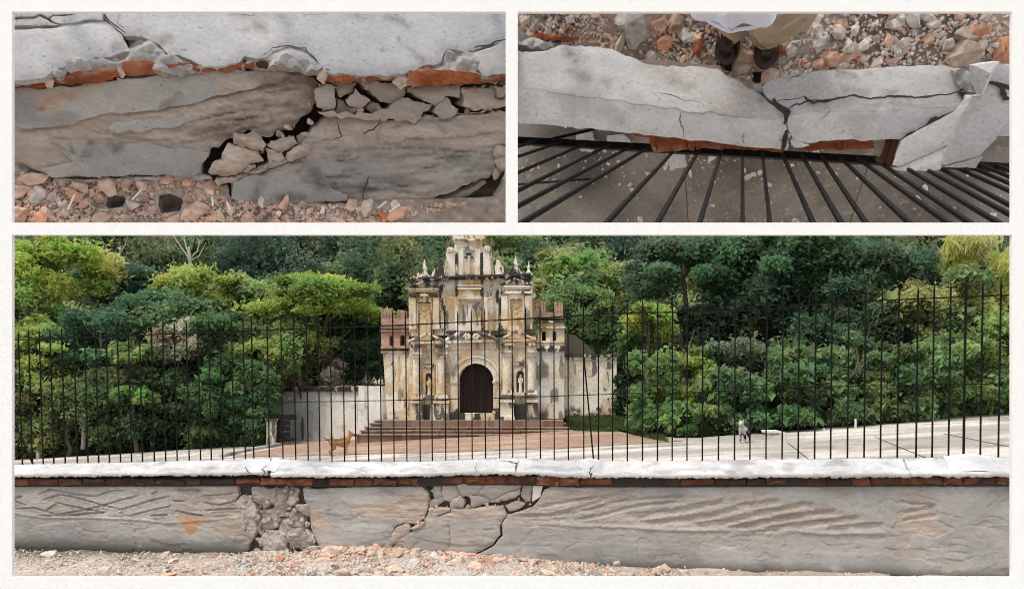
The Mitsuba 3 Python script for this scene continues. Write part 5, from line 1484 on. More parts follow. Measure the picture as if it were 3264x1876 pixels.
for q, lb in [([(336, 664), (410, 644), (428, 700), (412, 748), (360, 744), (332, 700)], 'white plaster fragment on the pavement behind the fence, leftmost'), ([(484, 664), (560, 660), (600, 700), (590, 740), (540, 756), (500, 720)], 'white plaster fragment on the pavement behind the fence, second from the left'), ([(776, 750), (860, 750), (878, 818), (800, 830), (782, 790)], 'biggest white plaster fragment on the pavement, just outside the orange bricks'), ([(668, 842), (708, 852), (700, 864), (676, 860)], 'thin white plaster flake on the pavement under the fifth bar'), ([(1478, 738), (1526, 736), (1520, 752), (1490, 750)], 'pale plaster flake on the pavement below the right bricks')]:
    ms = slab_meshes([XP.px(*Z2(*s)) for s in q], XP, thick=.03, res=.02, rough=.008, off=.03)
    k = key_for('plaster_fragment'); scene[k] = mikit.ply(ms[0][:2], 'mat_coping', smooth=True, uv=ms[0][2] * [.3, 0])
    tag(k, lb, 'plaster fragment')
rg2 = np.random.default_rng(61)
pl = []
for _ in range(300):
    q = (rg2.uniform(40, 2480), rg2.uniform(620, 1100)) if rg2.random() < .3 else (rg2.normal(900, 420), 690 + abs(rg2.normal(0, 120)))
    r = .004 * (6 ** (rg2.random() ** 2.6))
    M = np.eye(4); M[:3, :3] = np.stack([XP.a, XP.b, XP.n], 1) @ rot(rg2) @ np.diag([r * 1.3, r, r * .6]); M[:3, 3] = XP.w(XP.px(*Z2(*q)), r * .4)[0]
    pl.append((M, .1, rg2.uniform(1.0, 1.5)))
v, f, u = stone_mass(pl, rg2)
tag(add('plaster_crumbs', mikit.ply((v, f), 'mat_stone', uv=u)), 'small white plaster crumbs scattered over the dark pavement', 'crumbs', kind='stuff')
put('back_board', boxpx(XP, 1662, -90, 3250, 690, -.26, -.22), 'mat_board', stand)  # added support, out of view behind the right tableau
for px in (1760, 2440, 3120):
    e = XP.w(XP.px(px, -60, -.24), -.24)[0] - EYE
    strut(px, -60, BD + .001, e @ FWD)
# fence seen along its bars from above
fence2 = thing('iron_fence', 'black iron railing seen from above, its bars fanning out over the dark pavement', 'fence')
XF = level(*NAD, 2.72)
rail_y = lambda x: 688 + (x - 40) * .0555
rl_ = [XF.w(XF.px(*Z2(x, rail_y(x) + 6)))[0] for x in np.linspace(14, 2700, 30)]
put('bottom_rail', split(tube(rl_, .0165, 4)), 'mat_iron', fence2)
r2 = [p_ - V2 * .0 + XF.b * .0 for p_ in rl_]
bars = [30, 150, 270, 390, 505, 615, 700, 825, 937, 1047, 1147, 1245, 1342, 1437, 1532, 1622, 1705, 1792, 1880, 1968, 2056, 2140, 2225, 2310, 2395]
rb = np.random.default_rng(17)
for x in bars:
    b = XF.w(XF.px(*Z2(x, rail_y(x) - 6)), -.03)[0]
    ln = (b - EYE) @ FWD - BD - .035
    # upright bar; its free end stops at the opening of the added border board
    d = -V2 + XF.a * rb.normal(0, .006) + XF.b * rb.normal(0, .004)
    L = min(2.4, ln / (V2 @ FWD))
    while L > .1:
        e = b + d * L - EYE
        ex, ey = CX + FL * (e @ RGT) / (e @ FWD), CY - FL * (e @ UPV) / (e @ FWD)
        if ex > 1638 and ey < 722:
            break
        L -= .01
    put('bar', split(tube([b, b + d * L], .0054, 4)), 'mat_iron', fence2)
put('loose_bar', split(tube([XP.w(XP.px(*Z2(30, 906)), .03)[0], XP.w(XP.px(*Z2(435, 876)), .03)[0]], .005, 4)), 'mat_iron', fence2)
put('loose_bar', split(tube([XF.w(XF.px(*Z2(225, 680)), .05)[0], XF.w(XF.px(*Z2(420, 640)), -.1)[0]], .006, 4)), 'mat_iron', fence2)
# road rubble under the feet
tag('rubble_ground_001', 'road rubble of brick and plaster seen from above around the feet', kind='structure')
COUNT['rubble_ground'] = 2
hole = [XG.px(*Z2(*q)) for q in [(1198, 356), (1254, 352), (1258, 402), (1216, 412), (1196, 400)]]
ms = slab_meshes([XG.px(*Z2(*q)) for q in [(14, -300), (2700, -300), (2700, 440), (1400, 440), (1180, 460), (14, 360)]], XG, thick=.14, res=.028, rough=0, off=0, bevel=.004, hfun=lambda p: strata(p, .03, 5, 5, 2) + strata(p, .012, 25, 25, 3), holes=[hole])
scene['rubble_ground_001'] = mikit.ply(ms[0][:2], 'mat_dirt', smooth=True, uv=ms[0][2] * [.1, 0])
put('subsoil', boxpx(XG, *Z2(30, -100), *Z2(2600, 420), -.4, -.17), 'mat_gap_shade', 'rubble_ground_001')  # dark block that makes the hole read as shaded
rgn = Polygon([XG.px(*Z2(*q)) for q in [(30, -60), (2600, -60), (2600, 320), (1400, 372), (1290, 392), (1100, 380), (640, 300), (30, 250)]])
xmid = XG.px(*Z2(1330, 200))[0]
shoes_zone = unary_union([Polygon([XG.px(*Z2(*q)) for q in z]) for z in ([(1020, 150), (1130, 150), (1130, 340), (1020, 340)], [(1215, 180), (1325, 180), (1325, 350), (1215, 350)])] + [Polygon(hole)])


def tone2(q, r):
    if q[0] > xmid and r.random() < .72:
        return r.choice([.1, .25]), r.uniform(.95, 1.3)
    return r.choice([.1, .3, .6, .75, .95], p=[.2, .30, .34, .14, .02]), r.uniform(.6, 1.0)


scatter(XG, rgn, 300, 3600, rg2, tone2, 'rubble_ground_001', 'gravel', (.011, .036), (.004, .012), h=.006, avoid=shoes_zone)
for k, (q, r, t, b, fl, el) in enumerate([((615, 150), .105, .1, .62, .7, 1.0), ((575, 100), .06, .1, .7, .7, 1.2), ((2225, 275), .085, .35, .55, .7, 1.1), ((2240, 180), .06, .3, .7, .6, 1.0), ((760, 215), .05, .95, .8, .6, 1.1), ((1155, 295), .065, .6, .75, .25, 1.3), ((1140, 335), .05, .3, .75, .3, 1.2), ((1530, 315), .045, .75, .85, .7, 1.0), ((1575, 290), .05, .75, .7, .6, 1.2), ((1540, 220), .05, .1, .85, .7, 1.0), ((2430, 245), .06, .95, .55, .5, 1.3), ((2298, 172), .05, .95, .6, .5, 1.2),
                                          ((860, 170), .05, .1, .8, .6, 1.2), ((755, 130), .06, .75, .7, .5, 1.2), ((1640, 290), .05, .75, .85, .5, 1.1), ((1860, 205), .035, .6, 1.0, .6, 1.0), ((1990, 90), .05, .1, .95, .6, 1.0), ((2160, 215), .05, .1, .8, .6, 1.0), ((300, 100), .04, .1, .8, .6, 1.0), ((130, 130), .04, .1, .6, .6, 1.2), ((1700, 150), .03, .1, 1.1, .6, 1.0), ((1440, 130), .035, .1, 1.1, .6, 1.0), ((910, 180), .05, .6, .8, .4, 1.4)]):
    stone_at('stone', XG, XG.px(*Z2(*q)), r * .75, np.random.default_rng(700 + k), t, b, 'rubble_ground_001', .01, flat=fl, elong=el)
for q, lb in [([(112, 168), (200, 172), (345, 184), (350, 206), (250, 204), (150, 190)], 'long orange brick lying at the upper left of the rubble'), ([(905, 236), (940, 172), (962, 170), (956, 230), (930, 276), (908, 262)], 'sharp orange brick shard left of the shoes'), ([(2396, 250), (2420, 212), (2458, 210), (2452, 250), (2420, 290), (2402, 284)], 'orange brick shard at the right end above the coping'), ([(1196, 190), (1236, 196), (1240, 240), (1206, 262), (1194, 230)], 'orange brick crumbs between the shoes'), ([(1312, 215), (1350, 222), (1396, 246), (1366, 276), (1318, 282)], 'orange crushed brick beside the right shoe')]:
    ms = slab_meshes([XG.px(*Z2(*s)) for s in q], XG, thick=.04, res=.014, rough=.012, off=.035, bevel=.012, hfun=lambda p: strata(p, .015, 20, 20), masks=lambda p, h: np.c_[.1 + 0 * h, 0 * h])
    k = key_for('broken_brick'); scene[k] = mikit.ply(ms[0][:2], 'mat_brick', smooth=True, uv=ms[0][2] * [.3, 0])
    tag(k, lb, 'brick')
ms = slab_meshes([XG.px(*Z2(*s)) for s in [(640, 296), (760, 300), (900, 312), (1040, 328), (1052, 350), (960, 348), (840, 352), (690, 336)]], XG, thick=.05, res=.03, rough=.004, off=.06, hfun=lambda p: strata(p, .004, 3, 20))
k = key_for('plaster_fragment'); scene[k] = mikit.ply(ms[0][:2], 'mat_plaster', smooth=True, uv=ms[0][2] * 0 + [.75, 0])
tag(k, 'long tan strip of plaster along the coping left of the shoes', 'plaster fragment')
ms = slab_meshes([XG.px(*Z2(*s)) for s in [(1060, 318), (1096, 326), (1098, 352), (1062, 346)]], XG, thick=.03, res=.03, rough=.004, off=.03)
k = key_for('plastic_scrap'); scene[k] = mikit.ply(ms[0][:2], 'mat_iron', smooth=True, uv=ms[0][2] * 0)
tag(k, 'scrap of black plastic at the tip of the left shoe', 'plastic')


# ---------------------------------------------------------------- the photographer, seen by himself from above
def X3(x, y, dist):
    """the point under pixel (x, y) at a depth along the plumb line"""
    d = ray(*Z2(x, y))
    return EYE + d * (dist / (d @ V2))


person = thing('person', 'person in pale blue shirt, khaki trousers and dark brown shoes standing on rubble', 'person')
SH = [((1084, 168), (1074, 222), (1068, 274)), ((1270, 190), (1266, 244), (1262, 290))]
for k, (heel, mid, toe) in enumerate(SH):
    h0, m0, t0 = X3(*heel, 2.92), X3(*mid, 2.93), X3(*toe, 2.945)
    s = XG.a
    ch = [[(h0, .034), (m0 - s * .004, .038), (m0 * .4 + t0 * .6, .040), (t0, .032)], [(h0 - V2 * .035, .030), (m0 * .7 + h0 * .3 - V2 * .03, .027), (m0 - V2 * .012, .026), (t0 - V2 * .006, .020)]]
    m = bodyhull(ch, .012, 10)
    put('shoe', m, 'mat_shoe', person, smooth=True)
    sole = bodyhull([[(h0 + V2 * .03, .037), (m0 + V2 * .03, .041), (m0 * .4 + t0 * .6 + V2 * .025, .043), (t0 + V2 * .02, .035)]], .014, 4)
    put('sole', sole, 'mat_shoe', person, smooth=True)
    cr_ = [m0 * .55 + t0 * .45 - V2 * .037 + s * q * .025 + XG.b * (.006 * math.cos(q * 2)) for q in np.linspace(-1, 1, 7)]
    put('crease', tube(cr_, .0035, 5), 'mat_shoe', person, smooth=True)
aL, kL, hL = X3(1100, 138, 2.85), X3(1085, 0, 2.42), X3(1080, -170, 2.02)
aR, kR, hR = X3(1272, 150, 2.83), X3(1345, 6, 2.42), X3(1360, -170, 2.02)
pel = X3(1190, -250, 1.92)
tr = bodyhull([[(aL, .038), (kL, .050), (hL, .07), (pel, .09)], [(aR, .048), (aR * .55 + kR * .45, .070), (kR, .098), (hR, .09), (pel, .09)]], .022, 6)
v = tr.vertices
w = (meshkit.fbm(np.c_[v @ XG.a * 9, v @ XG.b * 9, v @ V2 * 16], 3) - .5)
fold = np.sin((v @ V2) * 30 + 60 * (v @ XG.a) + 9 * w) * .006
tr.vertices = v + tr.vertex_normals * (w * .030 + fold)[:, None]
put('trousers', tr, 'mat_trousers', person, smooth=True)
for c, r in ((aL, .041), (aR, .050)):
    ring = [c + V2 * .03 + r * (math.cos(t) * XG.a + math.sin(t) * XG.b) for t in np.linspace(0, 2 * math.pi, 25)]
    put('trouser_cuff', tube(ring, .006, 6, cap=False), 'mat_trousers', person, smooth=True)
inn = bodyhull([[(aL + V2 * .06, .03), (kL, .04), (hL, .055), (pel, .07), (X3(1170, -360, 1.60), .08)], [(aR + V2 * .06, .03), (kR, .05), (hR, .06), (pel, .07)]], .03, 4)
put('body', inn, 'mat_skin', person, smooth=True)
# shirt: flaring hem that dips to a point in front
hemz = [(905, 40), (960, 92), (1050, 142), (1096, 154), (1112, 150), (1180, 140), (1252, 116), (1302, 70), (1322, 30), (1300, -160), (1150, -260), (960, -200)]
hem = np.array([X3(*q, 1.84 + (.02 if i < 9 else 0)) for i, q in enumerate(hemz)])
chest_c = X3(1120, -150, 1.55)
from scipy.interpolate import splprep, splev
tck, _ = splprep(np.vstack([hem, hem[:1]]).T, s=0, per=True, k=3)
ring0 = np.array(splev(np.linspace(0, 1, 97)[:-1], tck)).T
rows = []
cen = ring0.mean(0)
for t in np.linspace(0, 1, 14):
    c = cen * (1 - t) + (X3(1118, -330, 1.56)) * t
    sc = 1 - .28 * t + .0 * t
    R = (ring0 - cen) * sc + c
    ph = np.linspace(0, 2 * np.pi, 96, endpoint=False)
    wv = (np.sin(ph * 7 + t * 3) * .006 + np.sin(ph * 3 + 1) * .008) * (1 - .5 * t)
    dirs = (R - c); dirs /= np.linalg.norm(dirs, axis=1, keepdims=True)
    rows.append(R + dirs * wv[:, None])
R = np.array(rows)
i, j = np.meshgrid(np.arange(13), np.arange(96), indexing='ij')
a = (i * 96 + j).ravel(); b = (i * 96 + (j + 1) % 96).ravel()
F = np.vstack([np.c_[a, b, b + 96], np.c_[a, b + 96, a + 96]])
V = np.vstack([R.reshape(-1, 3), X3(1118, -340, 1.54)])
F = np.vstack([F, [[13 * 96 + q, 13 * 96 + (q + 1) % 96, len(V) - 1] for q in range(96)]])
sh = trimesh.Trimesh(V, F, process=False)
put('shirt', sh, 'mat_shirt', person, smooth=True)
hp = np.vstack([ring0, ring0[:1]])
put('shirt_hem', tube(hp, .0045, 6, cap=False), 'mat_shirt', person, smooth=True)


def on_shirt(x, y, dist, up=.006):
    return X3(x, y, dist) - V2 * up


ii = int(np.argmin(np.linalg.norm(ring0 - X3(1090, 152, 1.83), axis=1)))
pk = [R[k, (ii - k // 6) % 96] + (-V2) * .006 for k in range(0, 12)]
off_ = [R[k, (ii - 9 - k // 6) % 96] + (-V2) * .004 for k in range(0, 12)]
put('shirt_placket', tube(pk, .0035, 6), 'mat_shirt', person, smooth=True)
for kk in (4, 9):
    bt = trimesh.creation.cylinder(.009, .005, sections=16)
    c = (R[kk, (ii - 4) % 96]) - V2 * .006
    fr = np.eye(4); fr[:3, :3] = np.stack([XG.a, XG.b, -V2], 1); fr[:3, 3] = c
    bt.apply_transform(fr)
    put('button', split(bt), 'mat_board', person)
tiep = [X3(1084, 146, 1.835), X3(1092, 153, 1.84), X3(1100, 146, 1.835)]
tie = trimesh.Trimesh([X3(1082, 138, 1.842), X3(1104, 138, 1.842), X3(1093, 156, 1.846), X3(1082, 138, 1.848), X3(1104, 138, 1.848), X3(1093, 156, 1.852)], [[0, 1, 2], [3, 5, 4], [0, 2, 5], [0, 5, 3], [1, 4, 5], [1, 5, 2]], process=False)
put('tie_tip', tie, 'mat_tie', person)
scene['mat_tie'] = tw(pr((.20, .008, .02), .6))

# ================================================================ THE RUINED CHURCH across the plaza
YF = 27.0
church = thing('church', 'ruined baroque church facade of weathered cream and ochre plaster with an arched dark door', 'church')


def cpart(name, x0, y0, x1, y1, conv, out, depth, u=.15, v=.35, mat='mat_stucco', parent=None):
    return put(name, pxbox(x0, y0, x1, y1, conv, YF - out, depth), mat, parent or church, u=u, v=v)


def cpoly(name, pts, conv, out, depth, u=.15, v=.35, mat='mat_stucco', holes=(), parent=None):
    return put(name, extrude_px(pts, conv, YF - out, depth, holes), mat, parent or church, u=u, v=v)


def arch(xl, xr, ytop, ybot, n=14, spring=None):
    cx, r = (xl + xr) / 2, (xr - xl) / 2
    sp = ytop + r if spring is None else spring
    ry = sp - ytop
    return [(xl, ybot)] + [(cx - r * math.cos(t), sp - ry * math.sin(t)) for t in np.linspace(0, math.pi, n)] + [(xr, ybot)]


# lower tier wall with its door opening
cpoly('lower_wall', [(396, 1190), (392, 200), (1900, 160), (1905, 1150)], ZB, 0, 1.2, u=.42, v=.30, holes=[arch(980, 1392, 474, 1075, spring=690)])
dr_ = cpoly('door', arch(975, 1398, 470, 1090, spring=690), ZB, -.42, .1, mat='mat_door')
labels[dr_] = {'label': 'dark brown arched timber door of two planked leaves'}
for k, x in enumerate(np.linspace(992, 1370, 9)):
    yt = 690 - 206 * math.sqrt(max(.02, 1 - ((x + 20 - 1186) / 206) ** 2)) + 12
    put('plank', pxbox(x, yt, x + 38, 1070, ZB, YF + .40 - (.012 if k % 2 else 0), .05), 'mat_door', dr_)
put('stile', pxbox(1180, 490, 1190, 1070, ZB, YF + .35, .05), 'mat_door', dr_)
ring = [(1178 - 296 * math.cos(t), 690 - 302 * math.sin(t)) for t in np.linspace(0, math.pi, 30)] + [(1178 + 214 * math.cos(t), 690 - 212 * math.sin(t)) for t in np.linspace(0, math.pi, 30)]
cpoly('archivolt', ring, ZB, .14, .2, u=.1, v=.25)
rim_ = [(1178 - 300 * math.cos(t), 690 - 306 * math.sin(t)) for t in np.linspace(0, math.pi, 30)] + [(1178 + 280 * math.cos(t), 690 - 286 * math.sin(t)) for t in np.linspace(0, math.pi, 30)]
cpoly('archivolt_rim', rim_, ZB, .20, .2, u=.2, v=.45)
for x0, x1 in ((884, 972), (1388, 1470)):
    cpart('door_jamb', x0, 700, x1, 1075, ZB, .13, .2, u=.35, v=.25)
    cpart('impost', x0 - 8, 684, x1 + 8, 712, ZB, .18, .2, u=.25, v=.4)
    cpart('jamb_base', x0 - 6, 1010, x1 + 6, 1110, ZB, .18, .2, u=.4, v=.7)
cpart('threshold', 880, 1072, 1480, 1160, ZB, .22, .5, u=.5, v=.75)


def column(xc, w, ytop, ybot, parent, u=.05, v=.25, conv=ZB, out=.10):
    a, b = at(*conv(xc, ytop), YF - out), at(*conv(xc, ybot), YF - out)
    r = w / 2 / 3.733 * YF / FL
    n = 12
    prof = [(0, 1.0), (.05, 1.0), (.3, 1.02), (1, .90)]
    P = np.array([b * (1 - t) + a * t for t, _ in prof])
    m = tube(P, [r * s for _, s in prof], 14)
    put('column_shaft', m, 'mat_stucco', parent, smooth=40 if False else True, u=u, v=v)


for side, (xs_, y0, y1, pb, nich) in {'l': ([(478, 96), (768, 122)], 404, 856, (432, 948, 864, 1190), (555, 690)), 'r': ([(1556, 112), (1850, 92)], 384, 800, (1500, 938, 1922, 1150), (1636, 1780))}.items():
    col = church
    for xc, w in xs_:
        column(xc, w, y0, y1, church, u=.08, v=.30)
        hw = w / 2
        cpart('column_base', xc - hw - 12, y1 - 4, xc + hw + 12, y1 + 26, ZB, .34, .4, u=.15, v=.5)
        cpart('column_base', xc - hw - 20, y1 + 26, xc + hw + 20, y1 + 50, ZB, .40, .45, u=.15, v=.55)
        cpart('capital', xc - hw - 4, y0 - 34, xc + hw + 4, y0 + 6, ZB, .32, .4, u=.2, v=.45)
        cpart('capital', xc - hw - 14, y0 - 62, xc + hw + 14, y0 - 34, ZB, .40, .45, u=.35, v=.5)
        cpart('entablature_block', xc - hw - 8, y0 - 120, xc + hw + 8, y0 - 62, ZB, .30, .4, u=.45, v=.45)
        cpart('cornice_break', xc - hw - 22, y0 - 148, xc + hw + 22, y0 - 120, ZB, .44, .5, u=.25, v=.65)
        cpart('pedestal', xc - hw - 24, pb[1], xc + hw + 24, pb[3] - 30, ZB, .34, .4, u=.05, v=.6)
        cpart('pedestal_base', xc - hw - 32, pb[3] - 40, xc + hw + 32, pb[3], ZB, .42, .45, u=.2, v=.6)
        cpart('pedestal_cap', xc - hw - 32, pb[1] - 26, xc + hw + 32, pb[1] + 4, ZB, .42, .45, u=.35, v=.6)
    cpart('plinth', pb[0], pb[1] + 20, pb[2], pb[3], ZB, .16, .3, u=.2, v=.7)
    n0, n1 = nich
    nx = (n0 + n1) / 2
    yo = 0 if side == 'l' else -28
    cpoly('niche_frame', [(n0, 905 + yo), (n0, 560 + yo), (n1, 560 + yo), (n1, 905 + yo)], ZB, .09, .12, u=.75 if side == 'l' else .0, v=.4, holes=[arch(n0 + 28, n1 - 26, 592 + yo, 850 + yo)])
    cpoly('niche_back', arch(n0 + 24, n1 - 22, 588 + yo, 855 + yo), ZB, .015, .02, u=.3, v=1.0)  # niche shade painted on a flush panel
    cpoly('niche_pediment', [(n0 + 2, 480 + yo), (nx, 405 + yo), (n1 - 2, 480 + yo)], ZB, .10, .12, u=.6 if side == 'l' else 0, v=.55)
    cpart('niche_cornice', n0 - 6, 500 + yo, n1 + 6, 524 + yo, ZB, .16, .2, u=.5 if side == 'l' else .1, v=.7)
    cpart('niche_sill', n0 - 2, 852 + yo, n1 + 2, 884 + yo, ZB, .24, .3, u=.3, v=.55)
    # statue: robed figure, head, folded arms
    c = at(*ZB(nx + 6, 848 + yo), YF - .13)
    k = YF / FL / 3.733
    H = 215 * k
    st = bodyhull([[(c + [0, 0, .02], .062), (c + [0, 0, .35 * H], .055), (c + [0, -.01, .62 * H], .066), (c + [0, 0, .78 * H], .045)], [(c + [0, -.01, .90 * H], .034), (c + [0, 0, .80 * H], .022)],
                   [(c + [-.062, 0, .74 * H], .024), (c + [-.075, -.02, .55 * H], .022), (c + [.0, -.06, .56 * H], .018)], [(c + [.062, 0, .74 * H], .024), (c + [.072, -.02, .56 * H], .022), (c + [.01, -.06, .62 * H], .018)]], .02, 4)
    put('statue', st, 'mat_stucco', church, smooth=True, u=.75 if side == 'l' else .0, v=.25 if side == 'l' else .1)
    labels[f'church__statue' if side == 'l' else 'church__statue_001'] = {'label': 'ochre saint statue in the left niche' if side == 'l' else 'whitened saint statue in the right niche'}
# entablature, central pediment with scrolls, side pediments
cpoly('frieze', [(396, 320), (396, 240), (1896, 205), (1896, 290)], ZB, .08, .2, u=.55, v=.35)
cpoly('cornice', [(392, 248), (390, 218), (1900, 178), (1900, 208)], ZB, .20, .3, u=.5, v=.45)
cpoly('cornice', [(830, 236), (830, 208), (1462, 192), (1462, 218)], ZB, .26, .3, u=.3, v=.35)
for a, b, c in (((372, 214), (598, 118), (832, 212)), ((1464, 192), (1650, 96), (1896, 186))):
    for p, q in ((a, b), (b, c)):
        d = np.array(q) - np.array(p); n = np.array([-d[1], d[0]]) / np.linalg.norm(d) * 13
        cpoly('raking_cornice', [tuple(np.array(p) - n), tuple(np.array(q) - n), tuple(np.array(q) + n), tuple(np.array(p) + n)], ZB, .24, .3, u=.1, v=.55)
    cpoly('pediment_field', [a, b, c], ZB, .05, .1, u=.5, v=.7)
for x0, x1 in ((505, 660), (1560, 1760)):
    cpart('attic_pier', x0, -50 if x0 < 900 else -70, x1, 200 if x0 < 900 else 180, ZB, .22, .3, u=.85, v=.3)
for sgn, cx_ in ((-1, 1078), (1, 1186)):
    pts = []
    for t in np.linspace(0, 3.3 * math.pi, 30):
        r = 40 * (1 - t / (3.6 * math.pi))
        pts.append(at(*ZB(cx_ + sgn * (-r * math.cos(t)) * -1, 166 - r * math.sin(t)), YF - .24))
    put('volute', tube(pts, np.linspace(.055, .03, 30), 6), 'mat_stucco', church, smooth=True, u=0, v=.1)
    arcp = [at(*ZB(cx_ + sgn * q[0], q[1]), YF - .22) for q in ((10, 128), (80, 128), (150, 148), (210, 180), (262, 212))]
    put('curved_cornice', tube(arcp, .075, 6), 'mat_stucco', church, smooth=True, u=.2, v=.6)
    cpoly('pediment_field', [(cx_, 140), (cx_ + sgn * 90, 140), (cx_ + sgn * 160, 160), (cx_ + sgn * 230, 205), (cx_, 215)], ZB, .10, .15, u=.45, v=.5)
cpoly('string_course', [(826, 122), (826, 90), (1462, 86), (1462, 116)], ZB, .2, .3, u=.2, v=.95)

# upper tier
cpoly('upper_wall', [(418, 1290), (410, 545), (2000, 490), (2010, 1250)], ZA, -.05, 1.0, u=.2, v=.52)
for x0, x1, v in ((424, 502, .25), (726, 800, .2), (1600, 1682, .25), (1902, 1990, .45)):
    cpart('pilaster', x0, 800 if x0 < 900 else 770, x1, 1160 if x0 < 900 else 1150, ZA, .14, .3, u=.0, v=v)
    cpart('pilaster_base', x0 - 8, 1150, x1 + 8, 1200, ZA, .20, .3, u=.2, v=.6)
for x0, x1 in ((1002, 1052), (1378, 1424)):
    cpart('pilaster', x0, 790, x1, 1215, ZA, .14, .3, u=.0, v=.15)
for x0, x1 in ((926, 1000), (1426, 1496)):
    cpart('ribbed_pilaster', x0, 780, x1, 1225, ZA, .06, .3, u=.75, v=.2)
    for k in range(17):
        cpart('rib', x0 + 2, 800 + k * 25, x1 - 2, 812 + k * 25, ZA, .10, .2, u=.3, v=.15)
for x0, x1 in ((812, 880), (1536, 1596)):
    cpart('recess', x0, 640, x1, 1225, ZA, .0, .3, u=.1, v=.74)  # shade of the bay put into the colour of a proud strip
for x0, x1, y in ((418, 790, 0), (1592, 1990, -35)):
    cpart('moulding', x0, 676 + y, x1, 700 + y, ZA, .22, .3, u=.1, v=.45)
    cpart('moulding', x0 + 20, 706 + y, x1 - 20, 726 + y, ZA, .16, .3, u=.1, v=.3)
    cpart('moulding', x0, 748 + y, x1, 780 + y, ZA, .20, .3, u=.05, v=.7)
for x0, x1, y0, y1, u in ((512, 716, 772, 1150, .25), (1690, 1894, 735, 1140, .15)):
    cpoly('panel_frame', [(x0, y1), (x0, y0), (x1, y0), (x1, y1)], ZA, .07, .1, u=u, v=.25, holes=[[(x0 + 22, y1 - 12), (x0 + 22, y0 + 22), (x1 - 20, y0 + 22), (x1 - 20, y1 - 12)]])
    cpart('panel_field', x0 + 10, y0 + 100, x1 - 10, y1, ZA, .0, .1, u=.75, v=.2)
    mx = (x0 + x1) / 2
    cpoly('relief_shell', [(mx - 88, y0 + 90), (mx - 80, y0 + 20), (mx, y0 + 8), (mx + 80, y0 + 20), (mx + 88, y0 + 90), (mx + 40, y0 + 70), (mx, y0 + 84), (mx - 40, y0 + 70)], ZA, .12, .15, u=.1, v=.5)
    for dx, dy, r in ((0, 170, 46), (-46, 150, 26), (46, 150, 26), (0, 250, 34), (-38, 300, 24), (40, 300, 24), (0, 330, 30), (-52, 220, 20), (52, 220, 20)):
        pt = at(*ZA(mx + dx, y0 + dy), YF + .0)
        s = trimesh.creation.icosphere(1, r / 4.022 * YF / FL * .9); s.apply_transform(np.diag([1, .45, 1, 1])); s.apply_translation(pt)
        put('relief_boss', s, 'mat_stucco', church, smooth=True, u=.8, v=.25)
for a, b, c in (((418, 668), (600, 586), (790, 664)), ((1588, 636), (1780, 548), (1996, 640))):
    for p, q in ((a, b), (b, c)):
        d = np.array(q) - np.array(p); n = np.array([-d[1], d[0]]) / np.linalg.norm(d) * 12
        cpoly('raking_cornice', [tuple(np.array(p) - n), tuple(np.array(q) - n), tuple(np.array(q) + n), tuple(np.array(p) + n)], ZA, .24, .3, u=.1, v=.8)
    cpoly('pediment_field', [a, b, c], ZA, .06, .1, u=.3, v=.6)
# centre bay: ochre panels over the splayed window
cpart('ochre_panel', 1048, 545, 1330, 800, ZA, .12, .3, u=1.0, v=.15)
for y0, y1 in ((632, 652), (668, 690), (776, 790), (794, 812)):
    cpart('moulding', 1036, y0, 1342, y1, ZA, .22, .3, u=.15, v=.15)
for x0, x1 in ((1030, 1060), (1318, 1360)):
    cpart('side_block', x0 - 14, 672, x1 + 14, 790, ZA, .10, .2, u=.2, v=1.0)
for k in (0, 1):
    P_ = [at(*ZA(*q), YF - o) for q, o in (((1040, 812), .12), ((1340, 812), .12), ((1312, 905), -.25), ((1150, 905), -.25), ((1150, 1115), -.25), ((1060, 1215), .12), ((1060, 900), .12), ((1312, 1115), -.25), ((1332, 1215), .12), ((1332, 900), .12))]
Vp = np.array(P_)
Fp = np.array([[0, 1, 2], [0, 2, 3], [0, 3, 6], [6, 3, 4], [6, 4, 5], [1, 9, 2], [9, 8, 7], [9, 7, 2], [5, 4, 7], [5, 7, 8]])
put('window_splay', split(trimesh.Trimesh(Vp, Fp, process=False)), 'mat_stucco', church, u=.6, v=.15)
wd = cpart('window', 1146, 900, 1316, 1120, ZA, -.24, .1, mat='mat_gap_shade')  # dark panel in place of the shaded opening
for y in (985, 1040, 1092):
    put('bar', pxbox(1150, y, 1312, y + 16, ZA, YF + .20, .04), 'mat_stucco', wd, u=.1, v=.4)
cpoly('sill', [(1052, 1225), (1052, 1150), (1340, 1150), (1340, 1225)], ZA, .2, .3, u=.1, v=.2)
lc = at(*ZA(1206, 1050), YF - .02)
lant = bodyhull([[(lc, .085), (lc + [0, 0, .28], .10)], [(lc + [0, 0, .34], .05), (lc + [0, 0, .42], .085)]], .03, 3)
labels[put('lantern', lant, 'mat_white', church, smooth=True)] = {'label': 'white lantern standing in the window'}
# main cornice: dark, weathered
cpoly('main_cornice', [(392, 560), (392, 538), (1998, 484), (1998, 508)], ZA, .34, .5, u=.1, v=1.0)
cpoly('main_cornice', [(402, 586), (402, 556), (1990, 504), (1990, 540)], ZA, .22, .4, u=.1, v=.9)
cpart('corner_block', 1900, 500, 2004, 760, ZA, .10, .3, u=.1, v=1.0)
